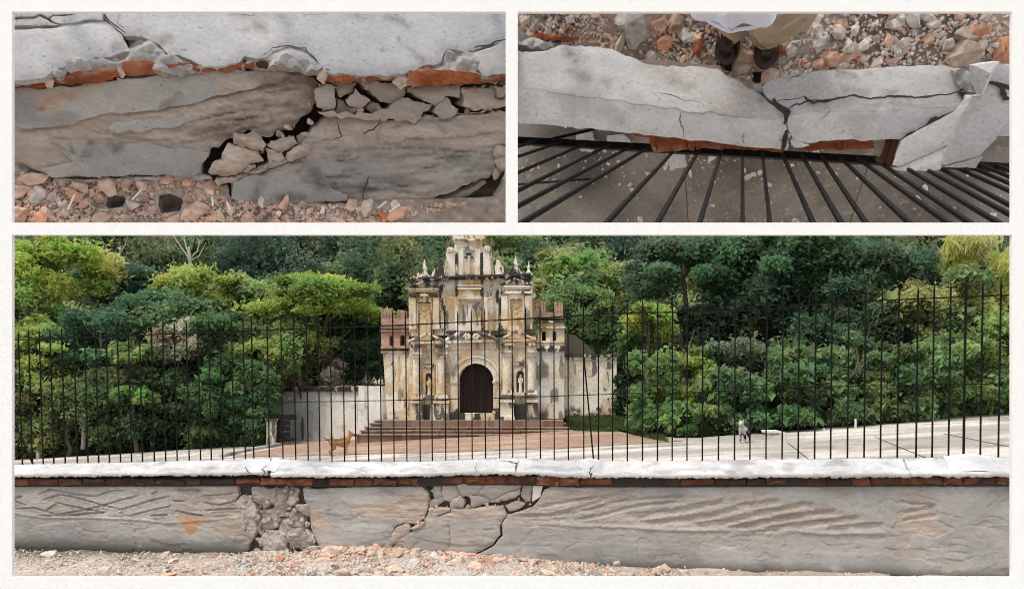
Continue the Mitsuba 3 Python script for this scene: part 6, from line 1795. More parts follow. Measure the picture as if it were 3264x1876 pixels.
# crowning gable
cpoly('gable_wall', [(1000, 530), (1000, 60), (1340, 50), (1362, 520)], ZA, -.05, .9, u=.05, v=.35)
for x0, x1 in ((1052, 1112), (1258, 1328)):
    cpart('pilaster', x0, 170, x1, 505, ZA, .08, .3, u=.05, v=.2)
for x0, x1 in ((1010, 1048), (1330, 1372)):
    cpart('recess', x0, 150, x1, 520, ZA, .02, .2, u=.1, v=.72)  # gable recess shade put into the colour
cpoly('relief_panel', [(1112, 500), (1112, 250), (1258, 250), (1258, 500)], ZA, .02, .1, u=.8, v=.25)
cpart('relief_cross', 1172, 258, 1196, 492, ZA, .10, .1, u=.3, v=.4)
cpart('relief_cross', 1128, 268, 1246, 288, ZA, .08, .1, u=.4, v=.8)
cpart('relief_crown', 1150, 222, 1216, 252, ZA, .10, .1, u=.2, v=1.0)
cpoly('relief_arch', [(1112, 190), (1130, 150), (1180, 136), (1232, 150), (1254, 190), (1230, 190), (1180, 160), (1134, 190)], ZA, .10, .15, u=.2, v=.5)
cpart('gable_cornice', 984, 46, 1350, 66, ZA, .20, .4, u=.1, v=.6)
cpart('gable_cornice', 1010, 70, 1335, 96, ZA, .10, .3, u=.15, v=.4)
cpoly('gable_top', [(960, 46), (975, -20), (1020, -90), (1340, -90), (1380, -20), (1392, 46)], ZA, .0, .6, u=.35, v=.55)
cpoly('gable_crown', [(1060, -90), (1080, -230), (1180, -320), (1280, -230), (1300, -90)], ZA, .0, .5, u=.2, v=.5)
for pts in ([(884, 520), (884, 330), (900, 290), (890, 240), (905, 160), (960, 146), (1000, 180), (1008, 520)], [(1372, 520), (1366, 170), (1400, 130), (1470, 140), (1480, 200), (1462, 280), (1490, 340), (1500, 420), (1510, 500), (1500, 520)]):
    cpoly('scroll_buttress', pts, ZA, .05, .5, u=.0, v=.42)
for cx_, cy_, sg in ((945, 190, 1), (1425, 180, -1)):
    pts = [at(*ZA(cx_ + sg * (34 * (1 - t / 11)) * math.cos(t), cy_ - 34 * (1 - t / 11) * math.sin(t)), YF - .1) for t in np.linspace(0, 9, 24)]
    put('volute', tube(pts, .04, 5), 'mat_stucco', church, smooth=True, u=0, v=.3)
cpoly('scroll_buttress', [(700, 540), (715, 470), (760, 430), (790, 450), (800, 340), (830, 290), (860, 330), (880, 420), (884, 535)], ZA, .0, .4, u=.1, v=.75)
cpoly('scroll_buttress', [(1500, 510), (1500, 330), (1540, 300), (1580, 330), (1600, 380), (1650, 400), (1680, 480), (1690, 505)], ZA, .0, .4, u=.1, v=.85)


def finial(x, ybase, ytop, w, conv=ZA, v=.6):
    b, t = at(*conv(x, ybase), YF + .15), at(*conv(x, ytop), YF + .15)
    k = w / 4.022 * YF / FL
    H = t - b
    pr_ = [(0, .9), (.12, 1.0), (.2, .55), (.36, .42), (.44, .62), (.56, .50), (.60, .30), (.85, .16), (1.0, .02)]
    put('finial', tube([b + H * q for q, _ in pr_], [k * r for _, r in pr_], 10), 'mat_stucco', church, smooth=True, u=.1, v=v)


finial(1784, 490, 252, 62)
finial(1952, 488, 322, 34)
finial(616, 540, 300, 60)
finial(536, 545, 470, 34)
finial(742, 536, 420, 36)
cpoly('gable_block', [(1690, 500), (1700, 450), (1740, 430), (1840, 430), (1880, 495)], ZA, .0, .4, u=.1, v=.75)
cpoly('gable_block', [(520, 552), (560, 490), (600, 470), (650, 480), (690, 545)], ZA, .0, .4, u=.1, v=.75)


# side towers
def tower(name, shaft, belf, arches, merlons, yc, brick, vv):
    x0, y0, x1, y1 = shaft
    cpoly(f'{name}_shaft', [(x0 + 55 if name == 'left_tower' else x0, y1), (x0, y0), (x1, y0), (x1, y1)], ZB, -.15, 1.4, u=.02, v=vv)
    bx0, by0, bx1, by1 = belf
    op = [arch(a, b, c, d) for a, b, c, d in arches]
    cpoly(f'{name}_belfry', [(bx0, by1), (bx0, by0), (bx1, by0), (bx1, by1)], ZB, -.18, .5, u=.45, v=.3, mat='mat_church_brick' if brick else 'mat_stucco', holes=op)
    cpart(f'{name}_hollow', bx0 + 10, by0 + 60, bx1 - 10, by1, ZB, -.9, .4, mat='mat_gap_shade')  # dark backing, so the arches read as an unlit interior
    for a, b, u_, v_, o in yc:
        cpart('tower_cornice', bx0 - 8, a, bx1 + 8, b, ZB, o, .6, u=u_, v=v_, mat='mat_church_brick' if brick else 'mat_stucco')
    for m0, m1, t, bb in merlons:
        n = max(2, int((m1 - m0) / 30))
        for i in range(n):
            a = m0 + (m1 - m0) * i / n
            cpart('merlon_brick', a + 2, t + (7 * ((i * 7) % 3)), m0 + (m1 - m0) * (i + 1) / n - 2, bb, ZA, -.18, .35, mat='mat_church_brick', u=.1, v=.45)


tower('left_tower', (78, 345, 404, 1195), (56, -60, 384, 300), [(152, 204, 146, 268), (278, 338, 140, 264)], [(60, 196, 936, 1085), (262, 380, 950, 1090)], [(36, 60, .2, .6, -.05), (84, 98, .3, .4, -.08), (278, 300, .3, .5, -.05), (330, 356, .3, .8, -.06)], True, .42)
tower('right_tower', (1900, 325, 2236, 1132), (1916, -10, 2236, 275), [(1970, 2018, 90, 206), (2096, 2142, 88, 206)], [(2012, 2170, 838, 1010), (2284, 2392, 850, 1030)], [(-30, -8, .2, .9, -.05), (36, 60, .2, .6, -.05), (208, 226, .2, .5, -.08), (268, 300, .2, .75, -.05), (302, 330, .1, .95, -.02)], False, .45)
cpart('tower_parapet', 1990, 985, 2392, 1060, ZA, -.16, .4, mat='mat_church_brick', u=.3, v=.7)
cpart('tower_parapet', 62, 1075, 360, 1150, ZA, -.16, .4, mat='mat_church_brick', u=.6, v=.2)
for x0, y0, x1, y1, u, v in ((140, 1020, 420, 1195, .6, .5), (1905, 1010, 2045, 1135, .5, .5), (240, 380, 300, 700, .85, .2), (300, 650, 360, 1000, .5, .45), (100, 370, 215, 520, .2, .6)):
    c = at(*ZB((x0 + x1) / 2, (y0 + y1) / 2), YF + .13)
    pts = [(x0 + (x1 - x0) * (.5 + .5 * math.cos(t) * (.75 + .25 * math.sin(3 * t + x0))), y0 + (y1 - y0) * (.5 + .5 * math.sin(t) * (.8 + .2 * math.cos(2 * t + y0)))) for t in np.linspace(0, 2 * math.pi, 26)[:-1]]
    cpoly('bare_patch', pts, ZB, -.14, .02, u=u, v=v)

# brick steps
steps = thing('brick_steps', 'broad worn red brick steps leading up to the church door', 'steps')
SB = [(215, 95, 1752), (198, 130, 1720), (180, 165, 1690), (162, 200, 1665), (142, 235, 1640), (88, 262, 1640)]
zb = on_plaza(1500, 1393)[2]
rise = .105
front = on_plaza(1500, 1393)[1]
for k in range(5):
    y, x0, x1 = SB[k]
    Yk = front + .30 * k
    zt = zb + rise * (k + 1)
    a, b = at(*Z7(x0, 215), Yk)[0], at(*Z7(x1, 200), Yk)[0]
    n = int((b - a) / .9)
    w_ = (b - a) / n
    rs = np.random.default_rng(90 + k)
    for i in range(n):
        zz = rs.uniform(-.012, .012)
        yy_ = Yk + rs.uniform(-.02, .02)
        m = box((a + i * w_ + .006, yy_, zt - .05 + zz), (a + (i + 1) * w_ - .006, YF + .6 if k == 4 else Yk + .5, zt + zz))
        put('tread', split(m), 'mat_terrace', steps)
    m = box((a + .05, Yk + .07, zb - .45), (b - .05, Yk + .5, zt - .052))
    put('riser', split(m), 'mat_terrace', steps)
pm = box((at(*Z7(300, 100), YF - .5)[0], YF - .55, zb), (at(*Z7(1640, 100), YF - .5)[0], YF + 1.2, at(*Z7(1000, 92), YF - .55)[2]))
put('platform', split(pm), 'mat_terrace', steps)

# low annexe on the right with medallions, and the dark roof slope behind it
annex = thing('annexe', 'low flat-topped wall right of the church with faded oval medallions and a bare stone foot', 'building')
k = put('wall', extrude_px([(1652, 1410), (1652, 935), (2036, 935), (2036, 1400)], Z4, YF + .5, .6), 'mat_stucco', annex, u=.05, v=.30)
put('cornice', pxbox(1648, 902, 2040, 922, Z4, YF + .38, .6), 'mat_stucco', annex, u=.1, v=.95)
put('cornice', pxbox(1650, 924, 2038, 945, Z4, YF + .44, .6), 'mat_stucco', annex, u=.1, v=.6)
for cx_, cy_, rx, ry in ((1722, 1080, 42, 66), (1845, 1010, 42, 60), (1950, 1095, 30, 80), (1740, 1000, 50, 30), (1860, 985, 46, 30), (1970, 985, 44, 28)):
    pts = [(cx_ + rx * math.cos(t) * (1 + .12 * math.sin(4 * t)), cy_ + ry * math.sin(t)) for t in np.linspace(0, 2 * math.pi, 28)[:-1]]
    put('medallion', extrude_px(pts, Z4, YF + .485, .06), 'mat_stucco', annex, u=.35, v=.55)
rs = np.random.default_rng(31)
for i in range(46):
    px, py = rs.uniform(1655, 2030), rs.uniform(1300, 1398)
    if py < 1330 and rs.random() < .5:
        continue
    c = at(*Z4(px, py), YF + .45)
    sh_ = stone_ply(i, .35, .5)
    M = np.eye(4); M[:3, :3] = rot(rs) @ np.diag([.16, .13, .12]); M[:3, 3] = c
    add('stone', {**sh_, 'to_world': T(M)}, annex)
roof_ = extrude_px([(1655, 905), (1655, 748), (1730, 762), (1810, 830), (1880, 902)], Z4, YF + 1.6, 2.0)
labels[put('roof', roof_, 'mat_dark_tile', annex)] = {'label': 'dark moss-brown roof slope behind the annexe'}
scene['mat_dark_tile'] = tw(pr((.11, .105, .075)))

# low white wall and plank gate on the left
gw = thing('boundary_wall', 'stained whitewashed wall with a tiled top left of the church', 'wall')
A_, B_ = on_plaza(938, 1403), at(1225, 1394, 27.6)


def on_gw(px, py):
    d = ray(px, py)
    n = np.array([-(B_ - A_)[1], (B_ - A_)[0], 0]); n /= np.linalg.norm(n)
    return EYE + d * (((A_ - EYE) @ n) / (d @ n))


GWn = np.array([(B_ - A_)[1], -(B_ - A_)[0], 0]); GWn /= np.linalg.norm(GWn)
def gwall(pts, t, o):
    f = np.array([on_gw(*q) for q in pts]) + GWn * o
    n = len(f)
    V = np.vstack([f, f - GWn * t])
    tri = trimesh.creation.triangulate_polygon(Polygon([(q[0], q[1]) for q in pts]), engine='earcut')[1]
    F = np.vstack([tri, tri[:, ::-1] + n, [[i, (i + 1) % n, n + (i + 1) % n] for i in range(n)], [[i, n + (i + 1) % n, n + i] for i in range(n)]])
    return split(trimesh.Trimesh(V, F, process=False))
put('plaster_wall', gwall([(846, 1256), (862, 1245), (1222, 1244), (1222, 1410), (930, 1416), (852, 1330)], .35, 0), 'mat_whitewash', gw)
put('wall_top', gwall([(866, 1246), (878, 1236), (1150, 1232), (1222, 1236), (1222, 1247)], .5, .1), 'mat_stucco', gw, u=.2, v=.95)
for i, px in enumerate(np.linspace(872, 1140, 26)):
    c0_ = on_gw(px, 1238) + GWn * .14
    put('roof_tile', tube([c0_, c0_ - GWn * .6 + [0, 0, .05]], .075, 6), 'mat_stucco', gw, u=.25, v=.85)
put('wall_pier', gwall([(1148, 1412), (1150, 1230), (1226, 1230), (1226, 1400)], .3, .12), 'mat_whitewash', gw)
for px, hh in ((1167, 30), (1192, 22), (1215, 30)):
    b, t = on_gw(px, 1224) + GWn * .0, on_gw(px, 1224 - hh)
    put('finial', tube([b, b * .7 + t * .3, b * .4 + t * .6, t], [.13, .16, .08, .01], 8), 'mat_stucco', gw, smooth=True, u=.1, v=.8)
gate = thing('plank_gate', 'dark weathered horizontal plank gate at the end of the white wall', 'gate')
gy = 27.3
for i, (y0, y1) in enumerate(((48, 86), (94, 128), (136, 170), (178, 212), (220, 250))):
    put('plank', pxbox(2046 - 4 * (i % 2), y0, 2148 if i else 2196, y1, Z6, gy + .02 * (i % 2), .05), 'mat_wood', gate)
put('plank', pxbox(2130, 218, 2186, 244, Z6, gy - .08, .05), 'mat_wood', gate)
put('post', pxbox(2052, 44, 2066, 268, Z6, gy + .06, .1), 'mat_wood', gate)
gp = thing('gatepost', 'stubby mossy white gatepost under the bushes beside the plank gate', 'post')
put('shaft', pxbox(1972, 92, 2044, 288, Z6, gy - .1, .45), 'mat_stucco', gp, u=.35, v=.55)
put('cap', pxbox(1964, 80, 2052, 96, Z6, gy - .18, .6), 'mat_stucco', gp, u=.3, v=.85)
# kerb between the terrace and the planting at the left
kb = [on_plaza(*Z6(*q), .0) for q in [(1640, 366), (1850, 318), (2010, 292), (2180, 250)]]
tag(put('kerb', split(tube([p + np.array([0, 0, .04]) for p in kb], .09, 4)), 'mat_concrete'), 'low kerb between the brick terrace and the bushes at the left', kind='structure')

# grass right of the steps
gp_ = [(1640, 60), (1660, 140), (1745, 168), (2000, 176), (2240, 170), (2330, 235), (2420, 250), (2300, 100), (2100, 60)]
Gq = []
for q in gp_:
    P_ = Z7(*q)
    Gq.append(on_plaza(*P_, .02) if q[1] > 150 else at(*P_, 27.4))
Gq = np.array(Gq)
gc = Gq.mean(0)
V = np.vstack([Gq, gc]); n = len(Gq)
gmesh = trimesh.Trimesh(V, [[i, (i + 1) % n, n] for i in range(n)], process=False)
tag(put('grass_bank', gmesh, 'mat_grass'), 'grassy bank sloping up to the annexe', kind='structure')
rs = np.random.default_rng(41)
gs, _ = trimesh.sample.sample_surface(trimesh.Trimesh(V, gmesh.faces), 9000, seed=3)
ang_ = rs.uniform(0, 6.28, len(gs)); hh = rs.uniform(.03, .10, len(gs))
dx = np.c_[np.cos(ang_), np.sin(ang_), 0 * ang_] * .018
tip = np.c_[rs.normal(0, .04, (len(gs), 2)), hh]
VV = np.stack([gs - dx, gs + dx, gs + tip], 1).reshape(-1, 3)
colr = np.array([.10, .14, .05]) * rs.uniform(.5, 1.5, (len(gs), 1)) * np.array([1, 1, 1])
tag(add('grass', mikit.ply((VV, np.arange(len(VV)).reshape(-1, 3)), 'mat_leaf', color=np.repeat(colr, 3, 0))), 'short grass on the bank right of the brick steps', 'grass', kind='stuff')

# ---------------------------------------------------------------- dogs
def dog(label, feet, H, face, cols, cmp_head=1.0):
    """standing dog: feet = point on the ground under the chest, face = direction of the nose (unit xy); modelled about its shoulder height H"""
    d = thing('dog', label, 'dog')
    f = np.array([face[0], face[1], 0.0]); f /= np.linalg.norm(f)
    s = np.array([-f[1], f[0], 0.0])
    P = lambda x, y, z: np.asarray(feet) + (f * x + s * y + np.array([0, 0, 1.0]) * z) * H
    ch = [[(P(-.50, 0, .84), .125 * H), (P(-.20, 0, .76), .135 * H), (P(.10, 0, .72), .185 * H), (P(.34, 0, .80), .165 * H)],                        # croup, loin tuck, chest, shoulder
          [(P(.34, 0, .86), .13 * H), (P(.52, 0, 1.08), .095 * H), (P(.58, 0, 1.18), .115 * H)], [(P(.62, 0, 1.17), .10 * H), (P(.80, 0, 1.10), .055 * H), (P(.88, 0, 1.085), .042 * H)],
          [(P(-.58, 0, .90), .045 * H), (P(-.78, .02, .92), .03 * H), (P(-.92, .03, 1.08), .022 * H)]]
    for y in (-.12, .12):
        ch.append([(P(.33, y, .66), .085 * H), (P(.30, y, .42), .052 * H), (P(.32, y, .20), .038 * H), (P(.31, y, .05), .036 * H), (P(.36, y, .03), .034 * H)])
        ch.append([(P(-.46, y, .74), .12 * H), (P(-.36, y, .47), .075 * H), (P(-.58, y, .27), .040 * H), (P(-.54, y, .05), .036 * H), (P(-.48, y, .03), .034 * H)])
        ch.append([(P(.53, y * .6, 1.26), .035 * H), (P(.50, y * .85, 1.38), .014 * H)])
    ch = [[(p, r * (1.32 if i == 0 else 1.22)) for p, r in c] for i, c in enumerate(ch)]
    m = bodyhull(ch, .03 * H, 4)
    q = (m.vertices - np.asarray(feet)) / H
    loc = np.c_[q @ f, q @ s, q[:, 2]]
    rgb = cols(loc)
    put_ = putc('body', m, 'mat_paint', d, smooth=True, rgb=rgb)
    for y in (-.055, .055):
        e = trimesh.creation.icosphere(1, .018 * H); e.apply_translation(P(.68, y, 1.22))
        putc('eye', e, 'mat_paint', d, rgb=(.01, .01, .01))
    e = trimesh.creation.icosphere(1, .03 * H); e.apply_translation(P(.92, 0, 1.09))
    putc('nose', e, 'mat_paint', d, rgb=(.01, .01, .01))
    return d


def tan_dog(l):
    n = meshkit.fbm(l * 5, 3)[:, None]
    c = np.array([.36, .19, .085]) * (.75 + .6 * n)
    belly = np.clip((.62 - l[:, 2:3]) * 4, 0, 1) * np.clip(l[:, :1] * 2 + .6, 0, 1)
    c = np.where((l[:, 2:3] > .84) & (n > .42) & (l[:, :1] < .3), c * .38, c)
    c = np.where((l[:, :1] > .74), c * .15, c)
    return np.clip(c * (1 - .5 * belly) + np.array([.55, .42, .28]) * .5 * belly, 0, 1)


def pied_dog(l):
    n = meshkit.fbm(l * 3.2 + 4, 2)
    w = ((n + .55 * np.clip(l[:, 0] - .1, -.6, .5) + .2 * (l[:, 2] > .95)) > .60).astype(float)
    w = np.maximum(w, (l[:, 2] < .12))
    return np.where(w[:, None] > .5, np.array([[.46, .45, .43]]), np.array([[.018, .017, .018]]))


g = on_plaza(1086, 1452)
dog('tan dog standing on the brick terrace seen side on behind the railing', g, .50, (.85, .45), tan_dog)
g = on_plaza(2372, 1411)
dog('black and white dog standing on the plaza at the foot of the hedge', g, .40, (-.55, -.75), pied_dog)

# small things on the plaza's edge
bench = thing('stone_slab', 'white low slab on short feet at the edge of the plaza by the hedge', 'slab')
y_ = on_plaza(2470, 1386)[1]
put('top', pxbox(622, 168, 722, 184, Z8, y_, .35), 'mat_white', bench)
put('top', split(trimesh.util.concatenate([box(at(2484, 1382, y_ + .1) - [0, .1, .03], at(2498, 1378, y_ + .1) + [.0, .2, .02])])), 'mat_white', bench)
put('leg', pxbox(636, 182, 648, 200, Z8, y_ + .05, .2), 'mat_white', bench)
for i, (x, y0, y1, lb) in enumerate(((1052, 150, 172, 'short white stake at the plaza edge, nearer the white slab'), (1286, 80, 152, 'taller white stake standing at the plaza edge against the hedge'), (1858, 10, 100, 'thin pale post standing at the plaza edge toward the right end'))):
    yy = on_plaza(*Z8(x, y1))[1]
    tag(put('stake', split(tube([at(*Z8(x, y1 + 2), yy), at(*Z8(x, y0), yy)], .03 if i else .02, 6)), 'mat_white'), lb, 'stake')
yy = 27.6
tag(put('bollard', pxbox(266, 250, 290, 376, Z6, yy, .25), 'mat_white'), 'white marker post among the undergrowth at the far left', 'post')

# ================================================================ TREES
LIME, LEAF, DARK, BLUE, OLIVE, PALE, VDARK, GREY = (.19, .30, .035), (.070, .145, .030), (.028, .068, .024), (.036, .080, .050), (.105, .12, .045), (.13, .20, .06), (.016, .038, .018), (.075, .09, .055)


def crown_mesh(n_leaf, radii, leaf, n_clump, seed, base, droop=0.0, flat=.75, spread=.30, var=.40, aspect=.5, low=-.75, hue=.15, boxy=1.0):
    r = np.random.default_rng(seed)
    u = r.normal(size=(n_clump * 3, 3)); u /= np.linalg.norm(u, axis=1, keepdims=True)
    u = np.sign(u) * np.abs(u) ** boxy
    u = u[u[:, 2] > low][:n_clump]
    n_clump = len(u)
    rad = r.uniform(.50, 1.0, (n_clump, 1)) ** .7
    lob = 1 + .75 * (meshkit.fbm(u * 1.6 + seed * 3.1, 2, seed)[:, None] - .5)
    cc = u * rad * lob * np.asarray(radii) * .92
    rc = spread * np.mean(radii) * r.uniform(.6, 1.25, n_clump)
    shade = r.uniform(1 - var, 1 + var, n_clump)
    k = r.integers(0, n_clump, n_leaf)
    d = r.normal(size=(n_leaf, 3)); d /= np.linalg.norm(d, axis=1, keepdims=True)
    d[:, 2] = np.where((d[:, 2] < -.2) & (r.random(n_leaf) < .55), -d[:, 2], d[:, 2])
    st = r.uniform(.55, 1.35, (n_clump, 3)) * np.array([1.1, 1.1, flat])
    g = r.normal(size=(n_leaf, 3)) * .52
    shell = r.random(n_leaf) < .45
    g = np.where(shell[:, None], d * r.uniform(.75, 1.05, (n_leaf, 1)), g)
    pos = cc[k] + g * rc[k][:, None] * st[k]
    stray = r.random(n_leaf) < .16
    sh_ = r.uniform(.8, 1.22, n_clump)
    pos = np.where(stray[:, None], pos * sh_[k][:, None] * r.uniform(.8, 1.1, (n_leaf, 1)), pos)
    csz = r.uniform(.6, 1.5, n_clump)
    chue = np.clip(r.normal(0, .12, (n_clump, 1)), -.15, .3) * np.array([1.3, .35, .1])
    nrm = d * .35 + np.array([0, -.15, .65]) + r.normal(0, .55, (n_leaf, 3)); nrm /= np.linalg.norm(nrm, axis=1, keepdims=True)
    ax = r.normal(size=(n_leaf, 3)) + d * .7; ax[:, 2] -= droop * 2.2 + .35
    ax -= (ax * nrm).sum(1, keepdims=True) * nrm * (1 - min(droop, 1)); ax /= np.linalg.norm(ax, axis=1, keepdims=True)
    sd = np.cross(nrm, ax); sd /= np.linalg.norm(sd, axis=1, keepdims=True) + 1e-9
    nn = np.cross(ax, sd)
    L = (leaf * csz[k] * r.uniform(.6, 1.35, n_leaf))[:, None]
    b, t = pos - ax * L * .5, pos + ax * L * .5 - nn * L * .10
    m = pos + nn * L * .08
    V = np.stack([b, m + sd * L * aspect * .5, t, m - sd * L * aspect * .5], 1).reshape(-1, 3)
    i = np.arange(n_leaf) * 4
    F = np.vstack([np.c_[i, i + 1, i + 2], np.c_[i, i + 2, i + 3]])
    col = np.asarray(base) * (shade[k] * r.uniform(.75, 1.28, n_leaf))[:, None] * (1 + chue[k] + r.normal(0, hue, (n_leaf, 1)) * np.array([1.0, .25, .2]))
    return V, F, np.repeat(np.clip(col, .004, .7), 4, 0)


def trunk_mesh(base, top, r0, seed, limbs=4, spread=1.0):
    r = np.random.default_rng(seed)
    base, top = np.asarray(base, float), np.asarray(top, float)
    H = np.linalg.norm(top - base)
    t = np.linspace(0, 1, 7)[:, None]
    p = base * (1 - t) + top * t + np.c_[r.normal(0, .03, (7, 2)) * H, np.zeros(7)] * np.sin(t * np.pi)
    ms = [tube(p, np.linspace(r0, r0 * .35, 7), 7)]
    for _ in range(limbs):
        k = r.uniform(.45, .9)
        s = base * (1 - k) + top * k
        a = r.uniform(0, 6.28)
        e = s + np.array([math.cos(a) * spread, math.sin(a) * spread, r.uniform(.3, 1.0) * spread])
        mid = (s + e) / 2 + r.normal(0, .06, 3) * spread
        ms.append(tube([s, mid, e], [r0 * .45, r0 * .3, r0 * .1], 5))
    return trimesh.util.concatenate(ms)


TSEED = [100]


def tint(c):
    c = np.asarray(c) ** .88 * 2.5 * np.array([1.12, 1, .95])
    return c * .84 + c.mean() * .16



def tree(name, label, cat, dx, dy, rx, ry, Y, base, dens=1.0, leaf=.22, depth=None, ground=None, group=None, trunk=True, bark='mat_bark', **k):
    """a tree whose crown centre stands over (dx, dy) of the plan at distance Y, crown radii from the plan, foot on the ground below"""
    TSEED[0] += 1
    c = at(*D(dx, dy), Y)
    sx = rx * 1.2886 / FL * Y
    sz = ry * 1.2886 / FL * Y
    if not trunk:
        gz = float(plaza_z(c[0], c[1])) - .1
        top = c[2] + sz
        c[2], sz = (top + gz) / 2, (top - gz) / 2 * 1.05
        k = {'low': -1, 'boxy': .8 if 'hedge' in name else 1.05, **k}
    sy = depth or min(sx, 1.1 * sz + .8, 2.6)
    n = int(4200 * dens * (sx * sz) ** .66 / (leaf / .22) ** 1.5)
    n = max(1400, min(n, 24000))
    v, f, col = crown_mesh(n, (sx, sy, sz), leaf, max(16, int(17 * (sx * sz / (leaf * 4) ** 2 * .9) ** .72)), TSEED[0], tint(base), spread=k.pop('spread', .27), **k)
    kk = thing(name, label, cat, group)
    add('crown', mikit.ply((v + c, f), 'mat_leaf', color=col), kk)
    rb_ = np.random.default_rng(TSEED[0] + 5000)
    for _ in range(7 if sx > .8 else 3):      # bare twigs that stand out of the crown
        e = rb_.normal(size=3); e[2] = abs(e[2]) * .9 + .1; e /= np.linalg.norm(e)
        p0, p1 = c + e * np.array([sx, sy, sz]) * .45, c + e * np.array([sx, sy, sz]) * rb_.uniform(.98, 1.16)
        put('twig', tube([p0, (p0 + p1) / 2 + rb_.normal(0, .06, 3), p1], [.030, .020, .007], 4), bark, kk)
    if trunk:
        gz = float(terrain_z(c[0], c[1])) if ground is None else ground
        b = np.array([c[0] + (TSEED[0] % 5 - 2) * .12, c[1] + .1, gz - .1])
        if c[2] - gz > .4:
            put('trunk', trunk_mesh(b, c + [0, 0, sz * .45], max(.05, .035 * (c[2] - gz) ** .8 + .03), TSEED[0], 5, sx * .55), bark, kk, smooth=True)
    return kk


# --- left of the church
tree('tree', 'bright lime-green broad tree filling the upper left corner of the view over the plaza', 'tree', 140, 672, 140, 74, 33, (.17, .27, .035), 1.5)
tree('tree', 'mid-green tree at the left edge below the lime-green crown', 'tree', 60, 770, 95, 80, 31, (.11, .19, .04), 1.3)
tree('tree', 'blue-green tree right of the big lime-green crown', 'tree', 300, 705, 105, 62, 36, BLUE, 1.2)
tree('tree', 'large blue-green tree in the middle of the left wood', 'tree', 390, 790, 130, 72, 31.5, (.040, .095, .045), 1.4)
tree('tree', 'lime-tipped tree above the middle of the left wood', 'tree', 480, 715, 105, 48, 35, (.15, .24, .04), 1.3)
tree('tree', 'pale olive tree between the lime-tipped tree and the umbrella tree', 'tree', 610, 745, 92, 62, 36, PALE, 1.2)
tree('umbrella_tree', 'spreading flat-topped tree with bright layered leaves left of the church', 'tree', 800, 745, 150, 72, 31, (.10, .18, .03), 2.0, flat=.4, low=-.55, leaf=.22)
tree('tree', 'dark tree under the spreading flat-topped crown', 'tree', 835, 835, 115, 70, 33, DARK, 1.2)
tree('tree', 'light green bushy tree below and left of the flat-topped crown', 'tree', 735, 862, 98, 72, 30.4, (.10, .17, .045), 1.3)
tree('palm_clump', 'clump of long yellowing leaves behind the left end of the white wall', 'plant', 700, 935, 60, 50, 31.6, (.13, .14, .035), .8, leaf=.6, aspect=.12, droop=.5)
tree('tree', 'dark green tree in the middle left, right of the pale-leaved one', 'tree', 560, 845, 105, 78, 30, (.04, .085, .03), 1.3)
tree('tree', 'tree with pale speckled leaves over a dark tree', 'tree', 450, 850, 105, 52, 29.2, (.15, .16, .10), 1.1, var=.6)
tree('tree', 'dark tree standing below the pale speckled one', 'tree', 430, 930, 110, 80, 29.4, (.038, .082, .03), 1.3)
tree('tree', 'dark blue-green tree right of the leftmost foliage', 'tree', 250, 850, 120, 90, 29.8, (.034, .078, .04), 1.4)
tree('tree', 'yellow-green tree at the left edge over the railing spikes', 'tree', 90, 880, 110, 80, 29.2, (.12, .19, .04), 1.4)
tree('bush', 'olive bush at the left end of the undergrowth', 'bush', 95, 1010, 100, 110, 28.4, (.085, .12, .035), 1.5, trunk=False)
tree('bush', 'dark bush second from the left in the undergrowth', 'bush', 250, 1020, 100, 105, 28.5, (.045, .08, .03), 1.5, trunk=False)
tree('bush', 'very dark bush in the middle of the undergrowth', 'bush', 400, 1035, 90, 95, 28.6, (.026, .055, .024), 1.5, trunk=False)
tree('bush', 'dark leafy bush left of the gatepost', 'bush', 545, 1010, 90, 112, 28.5, (.040, .088, .03), 1.5, trunk=False)
tree('bush', 'dark green bush overhanging the gatepost', 'bush', 630, 985, 62, 85, 27.9, (.040, .090, .032), 1.3, trunk=False)
tree('bush', 'bush with dull pinkish flowers above the white wall', 'bush', 838, 930, 34, 38, 30.4, (.15, .135, .12), .7, var=.6)
tree('bush', 'dark bush behind the white wall beside the left tower', 'bush', 900, 900, 60, 62, 31, VDARK, 1.2)
tree('tree', 'light yellow-green sapling crown at the left edge between the two brighter trees', 'tree', 45, 940, 60, 50, 28.2, (.12, .19, .05), 1.0)
tree('tree', 'pale green crown just over the railing left of the pale speckled tree', 'tree', 330, 880, 60, 42, 28.6, (.085, .15, .045), 1.0)
tree('tree', 'light green crown over the dark leafy bush left of the gatepost', 'tree', 625, 880, 70, 55, 29.3, (.11, .18, .05), 1.1)
tree('tree', 'mid-green crown low in the undergrowth left of the pale trunk', 'tree', 165, 985, 55, 42, 27.9, (.075, .13, .04), 1.0)
tree('tree', 'fresh green crown low in the undergrowth right of the pale trunk', 'tree', 330, 985, 60, 40, 27.8, (.07, .14, .035), 1.0)
# --- right of the church
tree('tree', 'light green tree right of the church gable', 'tree', 1420, 688, 110, 56, 40, (.10, .18, .045), 1.3)
tree('tree', 'mid-green tree behind the right tower', 'tree', 1430, 780, 95, 72, 35, (.06, .115, .04), 1.3)
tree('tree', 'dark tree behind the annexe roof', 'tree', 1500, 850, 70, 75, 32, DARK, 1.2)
tree('tree', 'lime-green bushy tree right of the annexe', 'tree', 1605, 805, 66, 62, 27.4, (.14, .22, .035), 1.3)
tree('tree', 'mid-green tree below the lime bushy one at the annexe corner', 'tree', 1585, 880, 60, 70, 28.2, (.05, .10, .03), 1.2)
tree('tree', 'blue-green crown at the left of the great dark tree', 'tree', 1690, 660, 145, 78, 31, (.042, .088, .05), 1.5)
tree('great_tree', 'great dark spreading tree in the upper right', 'tree', 1950, 650, 215, 88, 28.5, (.034, .080, .036), 2.2, leaf=.24)
